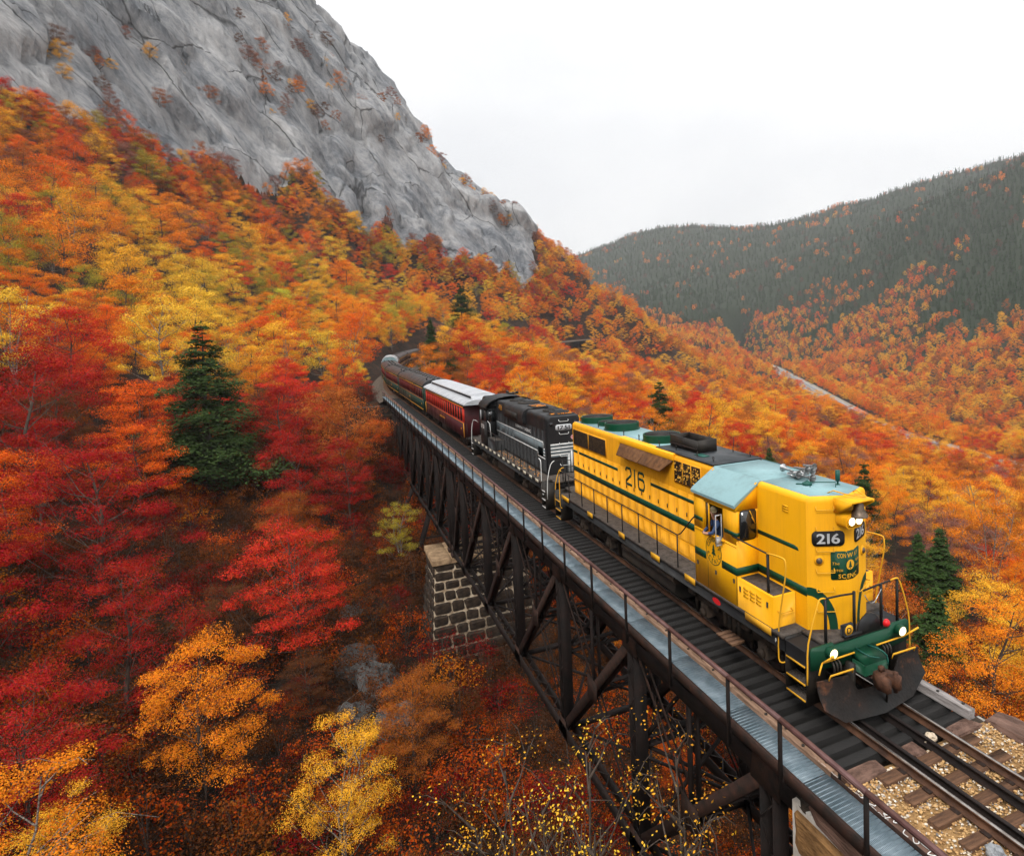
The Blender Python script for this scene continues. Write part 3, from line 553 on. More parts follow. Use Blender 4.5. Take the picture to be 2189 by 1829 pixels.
def step_well(root, x0, x1, sy, mats=M_BLKR, edge=M_YELP, zs=(1.16, .76, .40)):
    """corner steps below the walkway"""
    s = bpy.data.objects.new('steps', None); COL.objects.link(s); s.parent = root; m = MB(); y0 = sy*.98; y1 = sy*1.5
    a, b = min(y0, y1), max(y0, y1)
    m.box(x0-.03, x0, a, b, .3, 1.55); m.box(x1, x1+.03, a, b, .3, 1.55); m.box(x0, x1, y0-sy*.03 if sy > 0 else y0, y0 if sy > 0 else y0+.03, .3, 1.55); m.build('step_well', mats, s)
    for i, z in enumerate(zs):
        k = MB(); w = (.62, .60, .58)[i]; yi = y1-sy*(.28+.0*i); ya, yb = min(yi, y1), max(yi, y1); k.box(x0+.02, x1-.02, ya, yb, z-.03, z)
        for q in range(5):
            yy = ya+.03+q*(yb-ya-.06)/4; k.box(x0+.03, x1-.03, yy-.008, yy+.008, z, z+.012)
        t = k.build('step_tread', M_DECK, s); e = MB(); e.box(x0+.02, x1-.02, y1 if sy > 0 else y1-.015, y1+.015 if sy > 0 else y1, z-.035, z+.005); e.build('tread_edge', edge, t)
    return s
def knuckle(root, x, d):
    """coupler head, shank, uncoupling lever ring"""
    m = MB(); m.box(min(x, x+d*.45), max(x, x+d*.45), -.09, .09, .74, .94, .02)
    m.prism([(x+d*.42, -.16), (x+d*.62, -.24), (x+d*.86, -.2), (x+d*.88, -.1), (x+d*.66, -.07), (x+d*.62, .05), (x+d*.9, .1), (x+d*.88, .2), (x+d*.66, .24), (x+d*.44, .15)], .70, .99, 'z')
    m.cyl((x+d*.78, .13, .62), (x+d*.78, .13, 1.06), .055, n=8); m.box(x+d*.5-.05, x+d*.5+.05, -.05, .05, .99, 1.1); return m.build('coupler', M_COUP, root)

# ------------------------------------------------------------------ yellow locomotive
def yellow_loco():
    X = -8.0; root = thing('diesel_locomotive', (X, 0, 0), 'yellow diesel locomotive numbered 216 leading the train with headlights lit', 'locomotive', 'locomotives of the train'); ZD, ZR, HW, W = 1.59, 4.65, .90, 1.55
    m = MB(); m.box(-15.95, -.05, -1.50, 1.50, 1.18, 1.50, .02); m.box(-15.9, -.1, -.6, .6, .8, 1.18); m.box(-17.0, .0, -.95, .95, 1.1, 1.50); m.build('underframe', M_BLK, root)
    m = MB(); m.box(-15.95, -.75, -W, W, 1.50, ZD); m.box(-17.05, -15.951, -1.0, 1.0, 1.50, ZD); m.box(-.749, .02, -1.02, 1.02, 1.50, ZD); m.build('walkway', M_DECK, root)
    for x0, x1 in ((-15.9, -15.0), (-12.85, -12.3), (-9.85, -9.35), (-7.35, -6.75), (-5.2, -4.62), (-2.22, -1.18)):
        for y in (-W-.006, W): MB().box(x0, x1, y, y+.006, 1.40, 1.585).build('sill_stripe', M_YELP, root)
    # long hood
    def hood_profile(hw=HW, zr=ZR, r=.14):
        p = [(-hw, ZD), (-hw, zr-r)]+[(-hw+r-r*math.cos(R_(a)), zr-r+r*math.sin(R_(a))) for a in (22, 45, 67, 90)]; return p+[(-y, z) for y, z in p[::-1]]
    m = MB(); m.prism(hood_profile(), -16.0, -4.58, 'x'); hood = m.build('long_hood', M_YELW, root, smooth=True)
    m = MB(); m.box(-15.93, -4.55, -.755, .755, ZR-.02, ZR+.012); m.build('hood_roof', M_TEAL, root)
    # doors, tall row and low row, both sides
    xs = [-15.92+i*.62 for i in range(18)]
    tall = MB(); tall.box(0, .585, -.012, 0, 2.12, 3.62, .004); tall = tall.mesh('hood_door'); tall.materials.append(M_YELW)
    low = MB(); low.box(0, .585, -.012, 0, 1.66, 2.06, .004); low = low.mesh('access_panel'); low.materials.append(M_YELW)
    lat = MB(); lat.box(.51, .545, -.034, -.012, 2.9, 3.02); lat = lat.mesh('latch'); lat.materials.append(M_LATCH)
    for sy in (-1, 1):
        for i, x in enumerate(xs):
            if x+.6 > -4.6: continue
            o = link('hood_door', tall, root); o.location = (x-X, sy*HW, 0); o.rotation_euler = (0, 0, 0 if sy < 0 else math.pi)
            if sy > 0: o.location = (x+.585-X, HW, 0)
            if sy < 0: q = link('latch', lat, o)
            o = link('access_panel', low, root); o.location = (x-X if sy < 0 else x+.585-X, sy*HW, 0); o.rotation_euler = (0, 0, 0 if sy < 0 else math.pi)
    # stripes and number on the hood
    def yplate(x0, x1, z0, z1, y, t=.006): return MB().box(x0, x1, y-t if y < 0 else y, y if y < 0 else y+t, z0, z1)
    for sy in (-1, 1):
        y = sy*(HW+.0135)
        yplate(-15.99, -4.60, 2.56, 2.77, y).build('green_stripe', M_GRN, root)
        for a, b in ((-15.99, -15.45), (-15.25, -11.2), (-8.5, -4.60)): yplate(a, b, 3.37, 3.47, y).build('green_stripe', M_GRN, root)
        m = MB()
        def stroke(P, w=.085):
            for (a, b), (c, d) in zip(P[:-1], P[1:]): m.bar((a, y-sy*-.004, b), (c, y-sy*-.004, d), .008, w) if abs(a-c) > 1e-3 else m.box(a-w/2, a+w/2, y-.004, y+.004, min(b, d), max(b, d))
        k = lambda u: -10.5+u if sy < 0 else -8.95-u
        stroke([(k(.02), 3.52), (k(.08), 3.64), (k(.40), 3.64), (k(.47), 3.52), (k(.47), 3.42), (k(.03), 3.16), (k(.03), 3.065), (k(.52), 3.065)])
        stroke([(k(.76), 3.03), (k(.76), 3.68)])
        stroke([(k(1.50), 3.55), (k(1.44), 3.64), (k(1.12), 3.64), (k(1.05), 3.55), (k(1.05), 3.16), (k(1.12), 3.065), (k(1.44), 3.065), (k(1.51), 3.16), (k(1.51), 3.34), (k(1.44), 3.42), (k(1.08), 3.42)])
        m.build('road_number', M_GRN, root)
    # grilles
    def grille(x0, x1, z0, z1, sy, nb, mat):
        y = sy*HW; f = MB(); f.box(x0-.04, x1+.04, min(y, y+sy*.02), max(y, y+sy*.02), z0-.04, z1+.04); g0 = f.build('grille_frame', M_YELW, root)
        p = MB(); p.box(x0, x1, min(y+sy*.02, y+sy*.026), max(y+sy*.02, y+sy*.026), z0, z1)
        n = int((z1-z0)/.035)
        for k in range(n): zz = z0+(k+.5)*(z1-z0)/n; p.box(x0, x1, min(y+sy*.026, y+sy*.036), max(y+sy*.026, y+sy*.036), zz-.007, zz+.007)
        p.build('grille_mesh', mat, g0); b = MB()
        for k in range(1, nb): xx = x0+(x1-x0)*k/nb; b.box(xx-.02, xx+.02, min(y+sy*.02, y+sy*.042), max(y+sy*.02, y+sy*.042), z0, z1)
        if nb > 1: b.build('grille_bar', M_YELW, g0)
        return g0
    for sy in (-1, 1):
        grille(-15.85, -12.3, 3.74, 4.36, sy, 2, M_GRILLE); gl = grille(-6.78, -5.25, 3.86, 4.5, sy, 3, M_GRILLE)
        # fallen leaves caught in the intake grille
        gg = np.random.default_rng(21); n = 170; pz = 3.9+gg.random(n)**1.0*.56; pp = np.c_[-6.75+gg.random(n)*1.47, np.full(n, sy*(HW+.045)), pz]
        V, F, lv = leaves(pp, np.c_[gg.normal(size=n)*.4, np.full(n, sy*1.), gg.normal(size=n)*.4], .075, gg); me = leafmesh('caught_leaves', V-np.array(root.location), F, lv, M_LEAF); o = link('caught_leaves', me, gl); o['kind'] = 'stuff'; o['tint'] = [.8, .42, .07]
        # flared air scoop under the roof edge
        s = MB()
        for x0, x1, c in ((-10.85, -8.8, 0), (-8.78, -6.9, 1)):
            yb, yt = sy*(HW+.01), sy*(HW+.34); e0, e1 = (.30, .02) if c == 0 else (.02, .85)
            v = [(x0, yb, 4.50), (x1, yb, 4.50), (x1-e1*.35, yt, 4.13), (x0+e0, yt, 4.13), (x0, yb, 4.44), (x1, yb, 4.44), (x1-e1*.35, yt, 4.10), (x0+e0, yt, 4.10)]
            s.add(v, [(0, 1, 2, 3), (7, 6, 5, 4), (3, 2, 6, 7), (0, 3, 7, 4), (1, 5, 6, 2)])
        s.build('air_scoop', pm('rusty_scoop', (.10, .045, .02), (.22, .10, .04), 5, .75) if sy < 0 else bpy.data.materials['rusty_scoop'], root)
        q = MB(); q.prism([(sy*.70, ZR-.13), (sy*.95, ZR-.17), (sy*(.97), ZR-.08), (sy*.93, ZR+.01), (sy*.86, ZR+.035), (sy*.70, ZR+.035)], -10.95, -6.85, 'x'); q.build('blower_duct', M_YEL, root, smooth=True)
    # roof equipment
    def fan(x, r, h, mat=M_GRN):
        f = bpy.data.objects.new('roof_fan', None); COL.objects.link(f); f.parent = root
        m = MB(); m.lathe([(r*1.06, 0), (r*1.06, .03), (r, .04), (r, h), (r*.97, h+.01), (r*.93, h), (r*.93, .05)], (x, 0, ZR+.01), (0, 0, 1), 30); m.build('fan_ring', mat, f, smooth=True)
        g_ = MB(); n = max(4, int(r/.062))
        for k in range(1, n): rr = r*.94*k/n; g_.lathe([(rr-.009, h-.004), (rr-.009, h+.01), (rr+.009, h+.01), (rr+.009, h-.004)], (x, 0, ZR+.01), (0, 0, 1), 26)
        for a in range(0, 180, 45): c_, s_ = math.cos(R_(a))*r*.95, math.sin(R_(a))*r*.95; g_.bar((x-c_, -s_, ZR+h), (x+c_, s_, ZR+h), .022, .02)
        g_.build('fan_grille', M_BLKR, f); d = MB(); d.lathe([(r*.9, .02), (r*.9, .03), (.12, .06), (.10, .12)], (x, 0, ZR+.01), (0, 0, 1), 18)
        for k in range(6): a = R_(60*k); d.bar((x+.1*math.cos(a), .1*math.sin(a), ZR+h*.45), (x+r*.85*math.cos(a), r*.85*math.sin(a), ZR+h*.55), .16, .015)
        d.build('fan_blades', M_BLKR, f)
    fan(-15.35, .68, .24); fan(-14.1, .42, .16); fan(-12.75, .68, .27); fan(-9.35, .66, .25)
    m = MB(); m.box(-8.2, -4.68, -.84, .84, ZR+.022, ZR+.06); m.build('roof_hatch', M_ROOFBLK, root)
    m = MB()
    for a, b, c, d in ((-8.05, -6.35, -.36, -.33), (-8.05, -6.35, .33, .36), (-8.05, -8.02, -.33, .33), (-6.38, -6.35, -.33, .33)): m.box(a, b, c, d, ZR+.06, ZR+.44)
    m.box(-8.0, -6.4, -.32, .32, ZR+.061, ZR+.12); m.build('exhaust_box', M_BLKR, root)
    m = MB(); m.box(-8.07, -6.33, -.382, -.361, ZR+.14, ZR+.20); m.build('exhaust_band', M_RUST, root)
    m = MB(); m.box(-6.2, -5.7, -.55, -.3, ZR+.061, ZR+.085); m.build('roof_vent', M_TEALD, root)
    for x in (-11.2, -9.9, -8.35, -7.2, -5.9, -5.0, -15.7, -13.7):
        for y in (-.62, .66):
            m = MB(); m.cyl((x, y, ZR), (x, y, ZR+.12), .018, n=6); n = 8; rg = [(x+.045*math.cos(R_(a)), y, ZR+.16+.045*math.sin(R_(a))) for a in range(0, 361, 45)]; m.tube(rg, .013, 5); m.build('lifting_eye', M_BLKR, root)
    # cab: walls with real openings
    XC0, XC1, ZE = -4.57, -2.53, 4.11; wx0, wx1, wz0, wz1 = -4.06, -3.10, 3.14, 3.96
    cab = bpy.data.objects.new('cab', None); COL.objects.link(cab); cab.parent = root
    for sy in (-1, 1):
        y0, y1 = sorted((sy*W, sy*(W-.06)))
        m = MB(); m.box(XC0, XC1, y0, y1, ZD, wz0); m.box(XC0, XC1, y0, y1, wz1, ZE); m.box(XC0, wx0, y0, y1, wz0, wz1); m.box(wx1, XC1, y0, y1, wz0, wz1); m.build('cab_side', M_YEL, cab)
        s = MB(); s.box(XC0, XC1, min(sy*W, sy*(W+.012)), max(sy*W, sy*(W+.012)), 3.085, 3.10); s.box(wx0-.05, wx1+.05, min(sy*W, sy*(W+.05)), max(sy*W, sy*(W+.05)), wz0-.05, wz0-.005); s.build('window_sill', M_YEL, cab)
        # sliding sash frames and mirror glass
        f = MB(); yy = sy*(W-.03)
        for a, b, c, d in ((wx0, wx0+.05, wz0, wz1), (wx0+.20, wx0+.24, wz0, wz1), (wx1-.04, wx1, wz0, wz1), (wx0, wx1, wz1-.04, wz1)): f.box(a, b, yy-.02, yy+.02, c, d)
        f.build('window_sash', M_YEL, cab); p = MB(); p.box(wx0+.05, wx0+.20, yy-.004, yy+.004, wz0, wz1-.04); p.build('window_pane', M_GLASS, cab)
        f = MB(); ym = sy*(W+.03); xx = wx1-.0; z0, z1 = wz0-.16, wz1-.17
        for t in ((0, .018), (.17, .188)): f.box(xx-.05, xx-.03, *sorted((ym+sy*t[0], ym+sy*t[1])), z0, z1)
        for c in ((z0, z0+.03), (z1-.03, z1), (z0+.22, z0+.24)): f.box(xx-.05, xx-.03, *sorted((ym+sy*.018, ym+sy*.17)), *c)
        f.build('wind_wing_frame', M_SIL, cab); p = MB(); p.box(xx-.045, xx-.035, *sorted((ym+sy*.018, ym+sy*.17)), z0+.03, z0+.22); p.build('wind_wing_panel', M_SIL, cab)
        # front wall with window, outer part
        ya, yb = sorted((sy*(W-.001), sy*HW)); fy0, fy1 = sorted((sy*1.44, sy*.96)); fz0, fz1 = 3.24, 3.98
        m = MB(); m.box(XC1-.057, XC1+.003, ya, yb, ZD, fz0); m.box(XC1-.057, XC1+.003, ya, fy0, fz0, fz1); m.box(XC1-.057, XC1+.003, fy1, yb, fz0, fz1); q = [(sy*(W-.001), fz1), (sy*HW, fz1), (sy*HW, ZR-.02), (sy*(W-.001), ZE)]; m.prism(q, XC1-.057, XC1+.003, 'x'); m.build('cab_front', M_YEL, cab)
        m = MB(); m.prism(rrect(fy0-.012, fy1+.012, fz0-.012, fz1+.012, .10), XC1+.002, XC1+.015, 'x'); m.build('front_window_frame', M_BLK, cab); m = MB(); m.prism(rrect(fy0+.018, fy1-.018, fz0+.018, fz1-.018, .08), XC1+.015, XC1+.019, 'x'); m.build('front_window_pane', M_GLASS, cab)
        m = MB(); m.tube([(XC1+.03, sy*1.16, 3.97), (XC1+.03, sy*1.02, 3.68)], .012, 5); m.bar((XC1+.028, sy*1.10, 3.8), (XC1+.028, sy*1.0, 3.62), .03, .015); m.build('wiper', M_YELP, cab)
        # rear wall
        m = MB(); m.prism([(sy*(W-.001), ZD), (sy*HW, ZD), (sy*HW, ZR-.02), (sy*(W-.001), ZE)], XC0, XC0+.05, 'x'); m.build('cab_rear', M_YEL, cab)
        # roof slope
        e = .05; m = MB(); dy, dz = .62, .52; nrm = np.array([-dz*-sy*-1, dy]) ; a = (sy*(W+.06), ZE-.04); b = (sy*.80, ZR+.035)
        m.prism([a, (a[0], a[1]+.07), (sy*(W-.02), ZE+.11), (b[0], b[1]), (b[0], b[1]-.05)], XC0-.06, XC1+.02, 'x'); m.build('cab_roof', M_TEAL, cab, smooth=True)
        # stripes on the cab side
        y = sy*(W+.001)
        def st(x0, x1, z0, z1): MB().box(x0, x1, *sorted((y, y+sy*.005)), z0, z1).build('green_stripe', M_GRN, cab)
        st(XC0, wx0-.06, 3.35, 3.45); st(wx1+.03, XC1-.0, 3.35, 3.45); st(XC0, -3.98, 2.37, 2.57); st(-3.22, XC1, 2.37, 2.57)
        MB().box(XC1+.003, XC1+.008, *sorted((sy*(W+.005), sy*1.452)), 3.35, 3.45).build('green_stripe', M_GRN, cab); MB().box(XC1+.003, XC1+.008, *sorted((sy*(W+.005), sy*HW)), 2.37, 2.57).build('green_stripe', M_GRN, cab)
        # round herald
        right = np.array([-sy*1.0, 0, 0]) if sy > 0 else np.array([1.0, 0, 0]); up = np.array([0, 0, 1.]); c = np.array([-3.6, sy*(W+.003), 2.70])
        h = MB(); disc(h, c, right, up, .385); hd = h.build('round_emblem', M_YEL, cab); k = MB(); c2 = c+np.array([0, sy*.003, 0]); disc(k, c2, right, up, .385, 32, .362); ring_text(k, 'CONWAY', c2, right, up, .28, 90, 27, .155); ring_text(k, 'SCENIC', c2, right, up, .28, 270, 27, .155, flip=True); fir(k, c2+up*0, right, up, .36); k.build('emblem_lettering', M_GRN, hd)
        # seams of the low doors
        for x in (XC0+.02, -3.9, -2.56): MB().box(x-.006, x+.006, *sorted((y, y+sy*.002)), 1.62, 2.36).build('door_seam', M_LATCH, cab)
        for x, z in ((-4.42, 2.15), (-3.5, 2.15), (-2.66, 2.2)): MB().box(x-.03, x+.03, *sorted((y, y+sy*.02)), z-.05, z+.06, .004).build('door_latch', M_LATCH, cab)
        # battery box in front of the cab
        bx0, bx1, zb = XC1+.001, -1.09, 2.34; ya, yb = sorted((sy*(W-.002), sy*HW)); m = MB(); m.box(bx0, bx1, ya, yb, ZD, zb, .015); bb = m.build('battery_box', M_YEL, root)
        m = MB(); m.box(bx0+.06, bx1-.06, ya+.06, yb-.06, zb, zb+.008); m.build('box_lid', M_DECK, bb)
        for i in range(3):
            for j in range(3): x = -2.26+i*.26; MB().prism([(sy*(W-.002), 2.20-j*.09), (sy*(W+.018), 2.155-j*.09), (sy*(W-.002), 2.145-j*.09)], x, x+.2, 'x').build('louvre', M_YEL, bb)
        for x in (-2.4, -1.3): MB().box(x-.03, x+.03, *sorted((y, y+sy*.02)), 2.03, 2.16, .004).build('box_latch', M_LATCH, bb)
        g_ = MB(); g_.tube([(bx1, sy*1.42, 2.0), (bx1+.09, sy*1.42, 1.97), (bx1+.09, sy*1.05, 1.97), (bx1, sy*1.05, 2.0)], .013, 6); g_.build('grab_iron', M_YELP, root)
    m = MB(); m.box(XC0, XC1+.02, -.80, .80, ZR-.03, ZR+.016); m.build('cab_roof_top', M_TEAL, cab)
    m = MB(); m.box(XC0+.05, XC1-.07, -1.48, 1.48, ZD+.0, ZD+.75); m.box(XC0+.05, -4.2, .3, 1.45, 2.3, 3.6); m.build('cab_interior', M_INT, cab)
    # short hood with a blunt V nose
    cx0, xr_, fl = -.68, -.26, .10; plan = [(XC1, -HW), (cx0, -HW), (xr_, -fl), (xr_, fl), (cx0, HW), (XC1, HW)]
    def inset(d):
        return [(XC1, -HW+d), (cx0-d*.25, -HW+d), (xr_-d, -fl), (xr_-d, fl), (cx0-d*.25, HW-d), (XC1, HW-d)]
    m = MB(); v = []; f = []; lv_ = [(0, ZD), (0, ZR-.13), (.02, ZR-.06), (.06, ZR-.015), (.12, ZR)]
    for d_, z in lv_: v += [(x, y, z) for x, y in inset(d_)]
    for k in range(len(lv_)-1): f += [(k*6+i, k*6+i+1, (k+1)*6+i+1, (k+1)*6+i) for i in range(5)]
    f.append(tuple((len(lv_)-1)*6+i for i in range(6))); m.add(v, f); nose = m.build('nose', M_YEL, root, smooth=True); smooth_by_angle(nose, 50)
    m = MB(); p = [(x-.005, y*.985) for x, y in inset(.13)]; m.prism([(max(x, XC1+.021), y) for x, y in p], ZR-.01, ZR+.012, 'z'); m.build('nose_roof', M_TEAL, root)
    # frame of each bevelled face
    BV = {}
    for sy in (-1, 1):
        a = np.array([cx0, sy*HW, 0.]); b = np.array([xr_, sy*fl, 0.]); r = (b-a)/np.linalg.norm(b-a); nr = np.array([-r[1], r[0], 0])*(-sy)*-1
        nr = np.array([abs(r[1]), sy*abs(r[0]), 0]); BV[sy] = (a, r, nr, np.linalg.norm(b-a))
    up = np.array([0, 0, 1.])
    for sy in (-1, 1):
        a, r, nr, L = BV[sy]; rr = r if sy < 0 else -r; o = a if sy < 0 else a+r*L     # reading direction always left to right
        s0, s1 = (.12, .86) if sy < 0 else (L-.84, L-.12)
        m = MB(); quadplate(m, o+up*0, rr, up, s0, s1, 3.53, 3.88, .11, nr, .025, 5); nb = m.build('number_board', M_BLK, root); m = MB(); text(m, '216', o+rr*((s0+s1)/2)+nr*.027+up*3.595, rr, up, .32, .02, width=.53, centre=True); m.build('board_digits', M_SIL, nb)
        # class lamp
        c = o+rr*(.28 if sy < 0 else L-.28)+up*3.2; m = MB(); m.lathe([(.115, 0), (.115, .012), (.085, .02), (.08, .03)], c, nr, 20); cl = m.build('class_lamp', M_YEL, root); m = MB(); m.lathe([(.075, .025), (.068, .05), (.04, .07), (.01, .075)], c, nr, 18); m.build('lamp_lens', M_BRASS, cl, smooth=True)
        # green curve sweeping down the nose
        m = MB(); P = []
        for k in range(13):
            t = k/12; u = -.02+.62*math.sin(t*math.pi/2)*1.0; z = 2.50-.92*(1-math.cos(t*math.pi/2))
            P.append((u, z))
        P = np.array(P); T = np.gradient(P, axis=0); T /= np.linalg.norm(T, axis=1)[:, None]; Nn = np.c_[-T[:, 1], T[:, 0]]*.095
        oo = a+nr*.004; A = [oo+r*q[0]+up*max(q[1], ZD+.002) for q in P+Nn]; B = [oo+r*max(q[0], .001)+up*max(q[1], ZD+.002) for q in P-Nn]; n_ = len(A); m.add(A+B, [(i, i+1, n_+i+1, n_+i) if sy > 0 else (n_+i, n_+i+1, i+1, i) for i in range(n_-1)]); m.build('green_stripe', M_GRN, root)
        y = sy*(HW+.003); MB().box(XC1+.006, cx0, *sorted((y, y+sy*.003)), 2.37, 2.57).build('green_stripe', M_GRN, root)
        m = MB(); m.prism([(XC1+.006, 3.35), (-.95, 3.35), (-.98, 3.42), (-1.1, 3.45), (XC1+.006, 3.45)], *sorted((y, y+sy*.003)), 'y'); m.build('green_stripe', M_GRN, root)
        for j in range(3): MB().prism([(y, 4.32-j*.06), (y+sy*.018, 4.29-j*.06), (y, 4.28-j*.06)], -1.52, -1.3, 'x').build('louvre', M_YEL, root)
    # ladder of grab irons on the engineer's side of the nose
    a, r, nr, L = BV[-1]
    for z in (4.40, 3.93, 3.45, 2.96, 2.52, 2.06):
        g_ = MB(); P0, P1 = a+r*.22+up*z, a+r*.62+up*(z+.0); g_.tube([P0+up*.05, P0+nr*.03, P0+nr*.07-up*.03, P1+nr*.07-up*.03, P1+nr*.03, P1+up*.05], .012, 6); g_.build('grab_iron', M_YELP, root)
    a, r, nr, L = BV[1]
    g_ = MB(); P0, P1 = a+r*(L-.25)+up*2.35, a+r*.05+up*2.42; g_.tube([P0, P0+nr*.08, P1+nr*.12, P1+nr*.02], .012, 6); g_.build('grab_iron', M_YELP, root)
    # folded herald across the front
    hb = MB(); a, r, nr, L = BV[-1]; quadplate(hb, a, r, up, L-.36, L-.001, 2.74, 3.40, .045, nr, .008); MBc = hb.box(xr_, xr_+.008, -fl, fl, 2.74, 3.40)
    a2, r2, nr2, L2 = BV[1]; quadplate(hb, a2+r2*L2, -r2, up, .001, .36, 2.74, 3.40, .045, nr2, .008); her = hb.build('front_herald', M_GRN, root)
    k = MB(); fo = np.array([xr_+.011, 0, 0]); R1 = np.array([0, 1., 0])
    o1 = a+nr*.011; o2 = a2+r2*L2+nr2*.011
    text(k, 'CON', o1+r*(L-.215)+up*3.25, r, up, .14, width=.20); text(k, 'W', fo+R1*-.09+up*3.25, R1, up, .14, width=.17); text(k, 'AY', o2-r2*.02+up*3.25, -r2, up, .14, width=.2)
    text(k, 'SC', o1+r*(L-.19)+up*2.775, r, up, .14, width=.17); text(k, 'EN', fo+R1*-.09+up*2.775, R1, up, .14, width=.18); text(k, 'IC', o2-r2*.02+up*2.775, -r2, up, .14, width=.14)
    text(k, 'The', o1+r*(L-.34)+up*3.09, r, up, .09, .0, width=.17, slant=.2); text(k, 'NOTCH', o1+r*(L-.35)+up*2.93, r, up*.99+r*.1, .075, width=.26); text(k, 'TRAIN', o2-r2*.11+up*3.1, -r2, up, .075, width=.22); text(k, 'Route', o2-r2*.13+up*2.98, -r2, up, .075, .0, width=.2, slant=.2)
    k.build('herald_lettering', M_YELP, her)
    k = MB(); disc(k, fo+R1*.0+up*3.075, R1, up, .115, 24); k.build('herald_disc', M_YELP, her); k = MB(); fir(k, fo+np.array([.003, 0, 0])+up*3.07, R1, up, .19); k.build('herald_tree', M_GRN, her)
    # headlight
    m = MB(); m.prism(rrect(-.32, .18, 3.98, 4.31, .12), xr_-.1, xr_+.22, 'x'); hl = m.build('headlight_housing', M_YEL, root, smooth=True); m = MB(); m.prism(rrect(-.29, .15, 4.01, 4.28, .10), xr_+.22, xr_+.235, 'x'); m.build('headlight_face', M_YEL, hl)
    for y in (-.175, .035):
        m = MB(); m.lathe([(.108, 0), (.108, .03), (.095, .032)], (xr_+.235, y, 4.15), (1, 0, 0), 20); m.build('lamp_rim', M_YELP, hl); m = MB(); m.lathe([(.092, .03), (.08, .045), (.03, .055)], (xr_+.235, y, 4.15), (1, 0, 0), 20); m.build('headlight_lens', M_LAMP, hl, smooth=True)
    # bell on its bracket
    m = MB(); m.prism([(xr_-.12, ZR-.02), (xr_+.42, ZR-.02), (xr_+.42, ZR-.09), (xr_-.0, ZR-.34), (xr_-.12, ZR-.34)], -.36, -.32, 'y'); m.prism([(xr_-.12, ZR-.02), (xr_+.42, ZR-.02), (xr_+.42, ZR-.06), (xr_-.12, ZR-.06)], -.32, .30, 'y'); m.prism([(xr_-.12, ZR-.02), (xr_+.42, ZR-.02), (xr_+.42, ZR-.09), (xr_-.0, ZR-.34), (xr_-.12, ZR-.34)], .30, .34, 'y'); m.build('bell_bracket', M_YEL, root)
    m = MB(); m.lathe([(.03, .0), (.085, -.02), (.11, -.08), (.125, -.17), (.165, -.26), (.205, -.315), (.205, -.335), (.18, -.33), (.10, -.1)], (xr_+.27, .02, ZR-.07), (0, 0, 1), 22); bl = m.build('bell', M_BRASS, root, smooth=True); m = MB(); m.lathe([(.03, -.30), (.045, -.35), (.03, -.39)], (xr_+.27, .02, ZR-.07), (0, 0, 1), 10); m.build('clapper', M_BLKR, bl)
    m = MB(); m.tube([(-.7, -.25, ZR+.01), (-.55, -.2, ZR+.09), (-.3, -.1, ZR+.05), (-.05, .0, ZR+.04), (.15, .1, ZR+.06)], .015, 6); m.tube([(-.5, .35, ZR+.01), (-.35, .3, ZR+.07), (.1, .15, ZR+.05)], .013, 6); m.build('bell_air_line', M_YELP, root)
    # roof details: horn, can antenna, dish, hand rail
    h = bpy.data.objects.new('air_horn', None); COL.objects.link(h); h.parent = root
    def trumpet(x0, y, z, L_, d, r): m = MB(); m.lathe([(.022, 0), (.026, .1), (.032, L_*.55), (.05, L_*.82), (.085*r, L_*.96), (.10*r, L_), (.092*r, L_+.004), (.03, L_*.75)], (x0, y, z), (d, 0, .06), 14); m.build('horn_bell', M_STEEL, h, smooth=True)
    for x0, y, z, L_, d, r in ((-2.35, .10, ZR+.17, .40, -1, 1.1), (-2.45, .22, ZR+.24, .52, 1, 1.0), (-2.4, .36, ZR+.19, .50, 1, 1.0), (-2.45, .02, ZR+.13, .42, 1, 1.0), (-2.35, .44, ZR+.29, .42, 1, .9), (-2.2, .08, ZR+.10, .62, 1, 1.1)): trumpet(x0, y, z, L_, d, r)
    m = MB(); m.box(-2.5, -2.15, .0, .48, ZR+.07, ZR+.14, .02); m.cyl((-2.35, .2, ZR), (-2.35, .2, ZR+.1), .05, n=8); m.build('horn_base', M_STEEL, h)
    m = MB(); m.cyl((-1.17, .5, ZR), (-1.17, .5, ZR+.10), .025, n=8); m.cyl((-1.17, .5, ZR), (-1.17, .5, ZR+.02), .06, n=10); m.cyl((-1.17, .5, ZR+.10), (-1.17, .5, ZR+.36), .06, n=12); m.build('radio_aerial', M_TEALD, root)
    m = MB(); m.lathe([(.12, 0), (.12, .05), (.10, .06), (.03, .10), (.02, .12)], (-1.55, -.12, ZR+.01), (0, 0, 1), 14); m.bar((-1.55, -.12, ZR+.03), (-1.75, -.3, ZR+.02), .05, .03); m.build('roof_vent', M_TEALD, root)
    m = MB(); m.tube([(-1.35, -.2, ZR), (-1.35, -.2, ZR+.13), (-1.0, .28, ZR+.13), (-1.0, .28, ZR)], .013, 6); m.build('roof_grab', M_TEALD, root)
    # side handrails
    for sy in (-1, 1):
        y = sy*1.5; m = MB(); m.tube([(-16.0, y, 2.56), (-5.66, y, 2.56), (-5.45, y, 2.66), (-4.78, y, 3.25), (-4.66, y, 3.34), (-4.58, sy*1.56, 3.36)], .019, 6); m.build('handrail', M_BLK, root)
        for x in (-15.05, -13.55, -12.22, -10.93, -9.62, -8.3, -6.98, -5.68): rail = MB(); rail_post(rail, x, y, 1.5, 2.56); rail.build('stanchion', M_BLK, root)
        m = MB(); m.tube([(XC1-.15, sy*1.575, 3.36), (XC1, sy*1.55, 3.33), (-1.36, y, 3.28)], .019, 6); m.build('handrail', M_BLK, root); m = MB(); m.box(-1.385, -1.335, y-sy*.02-.02, y-sy*.02+.03, 1.72, 3.29); m.build('stanchion', M_BLK, root)
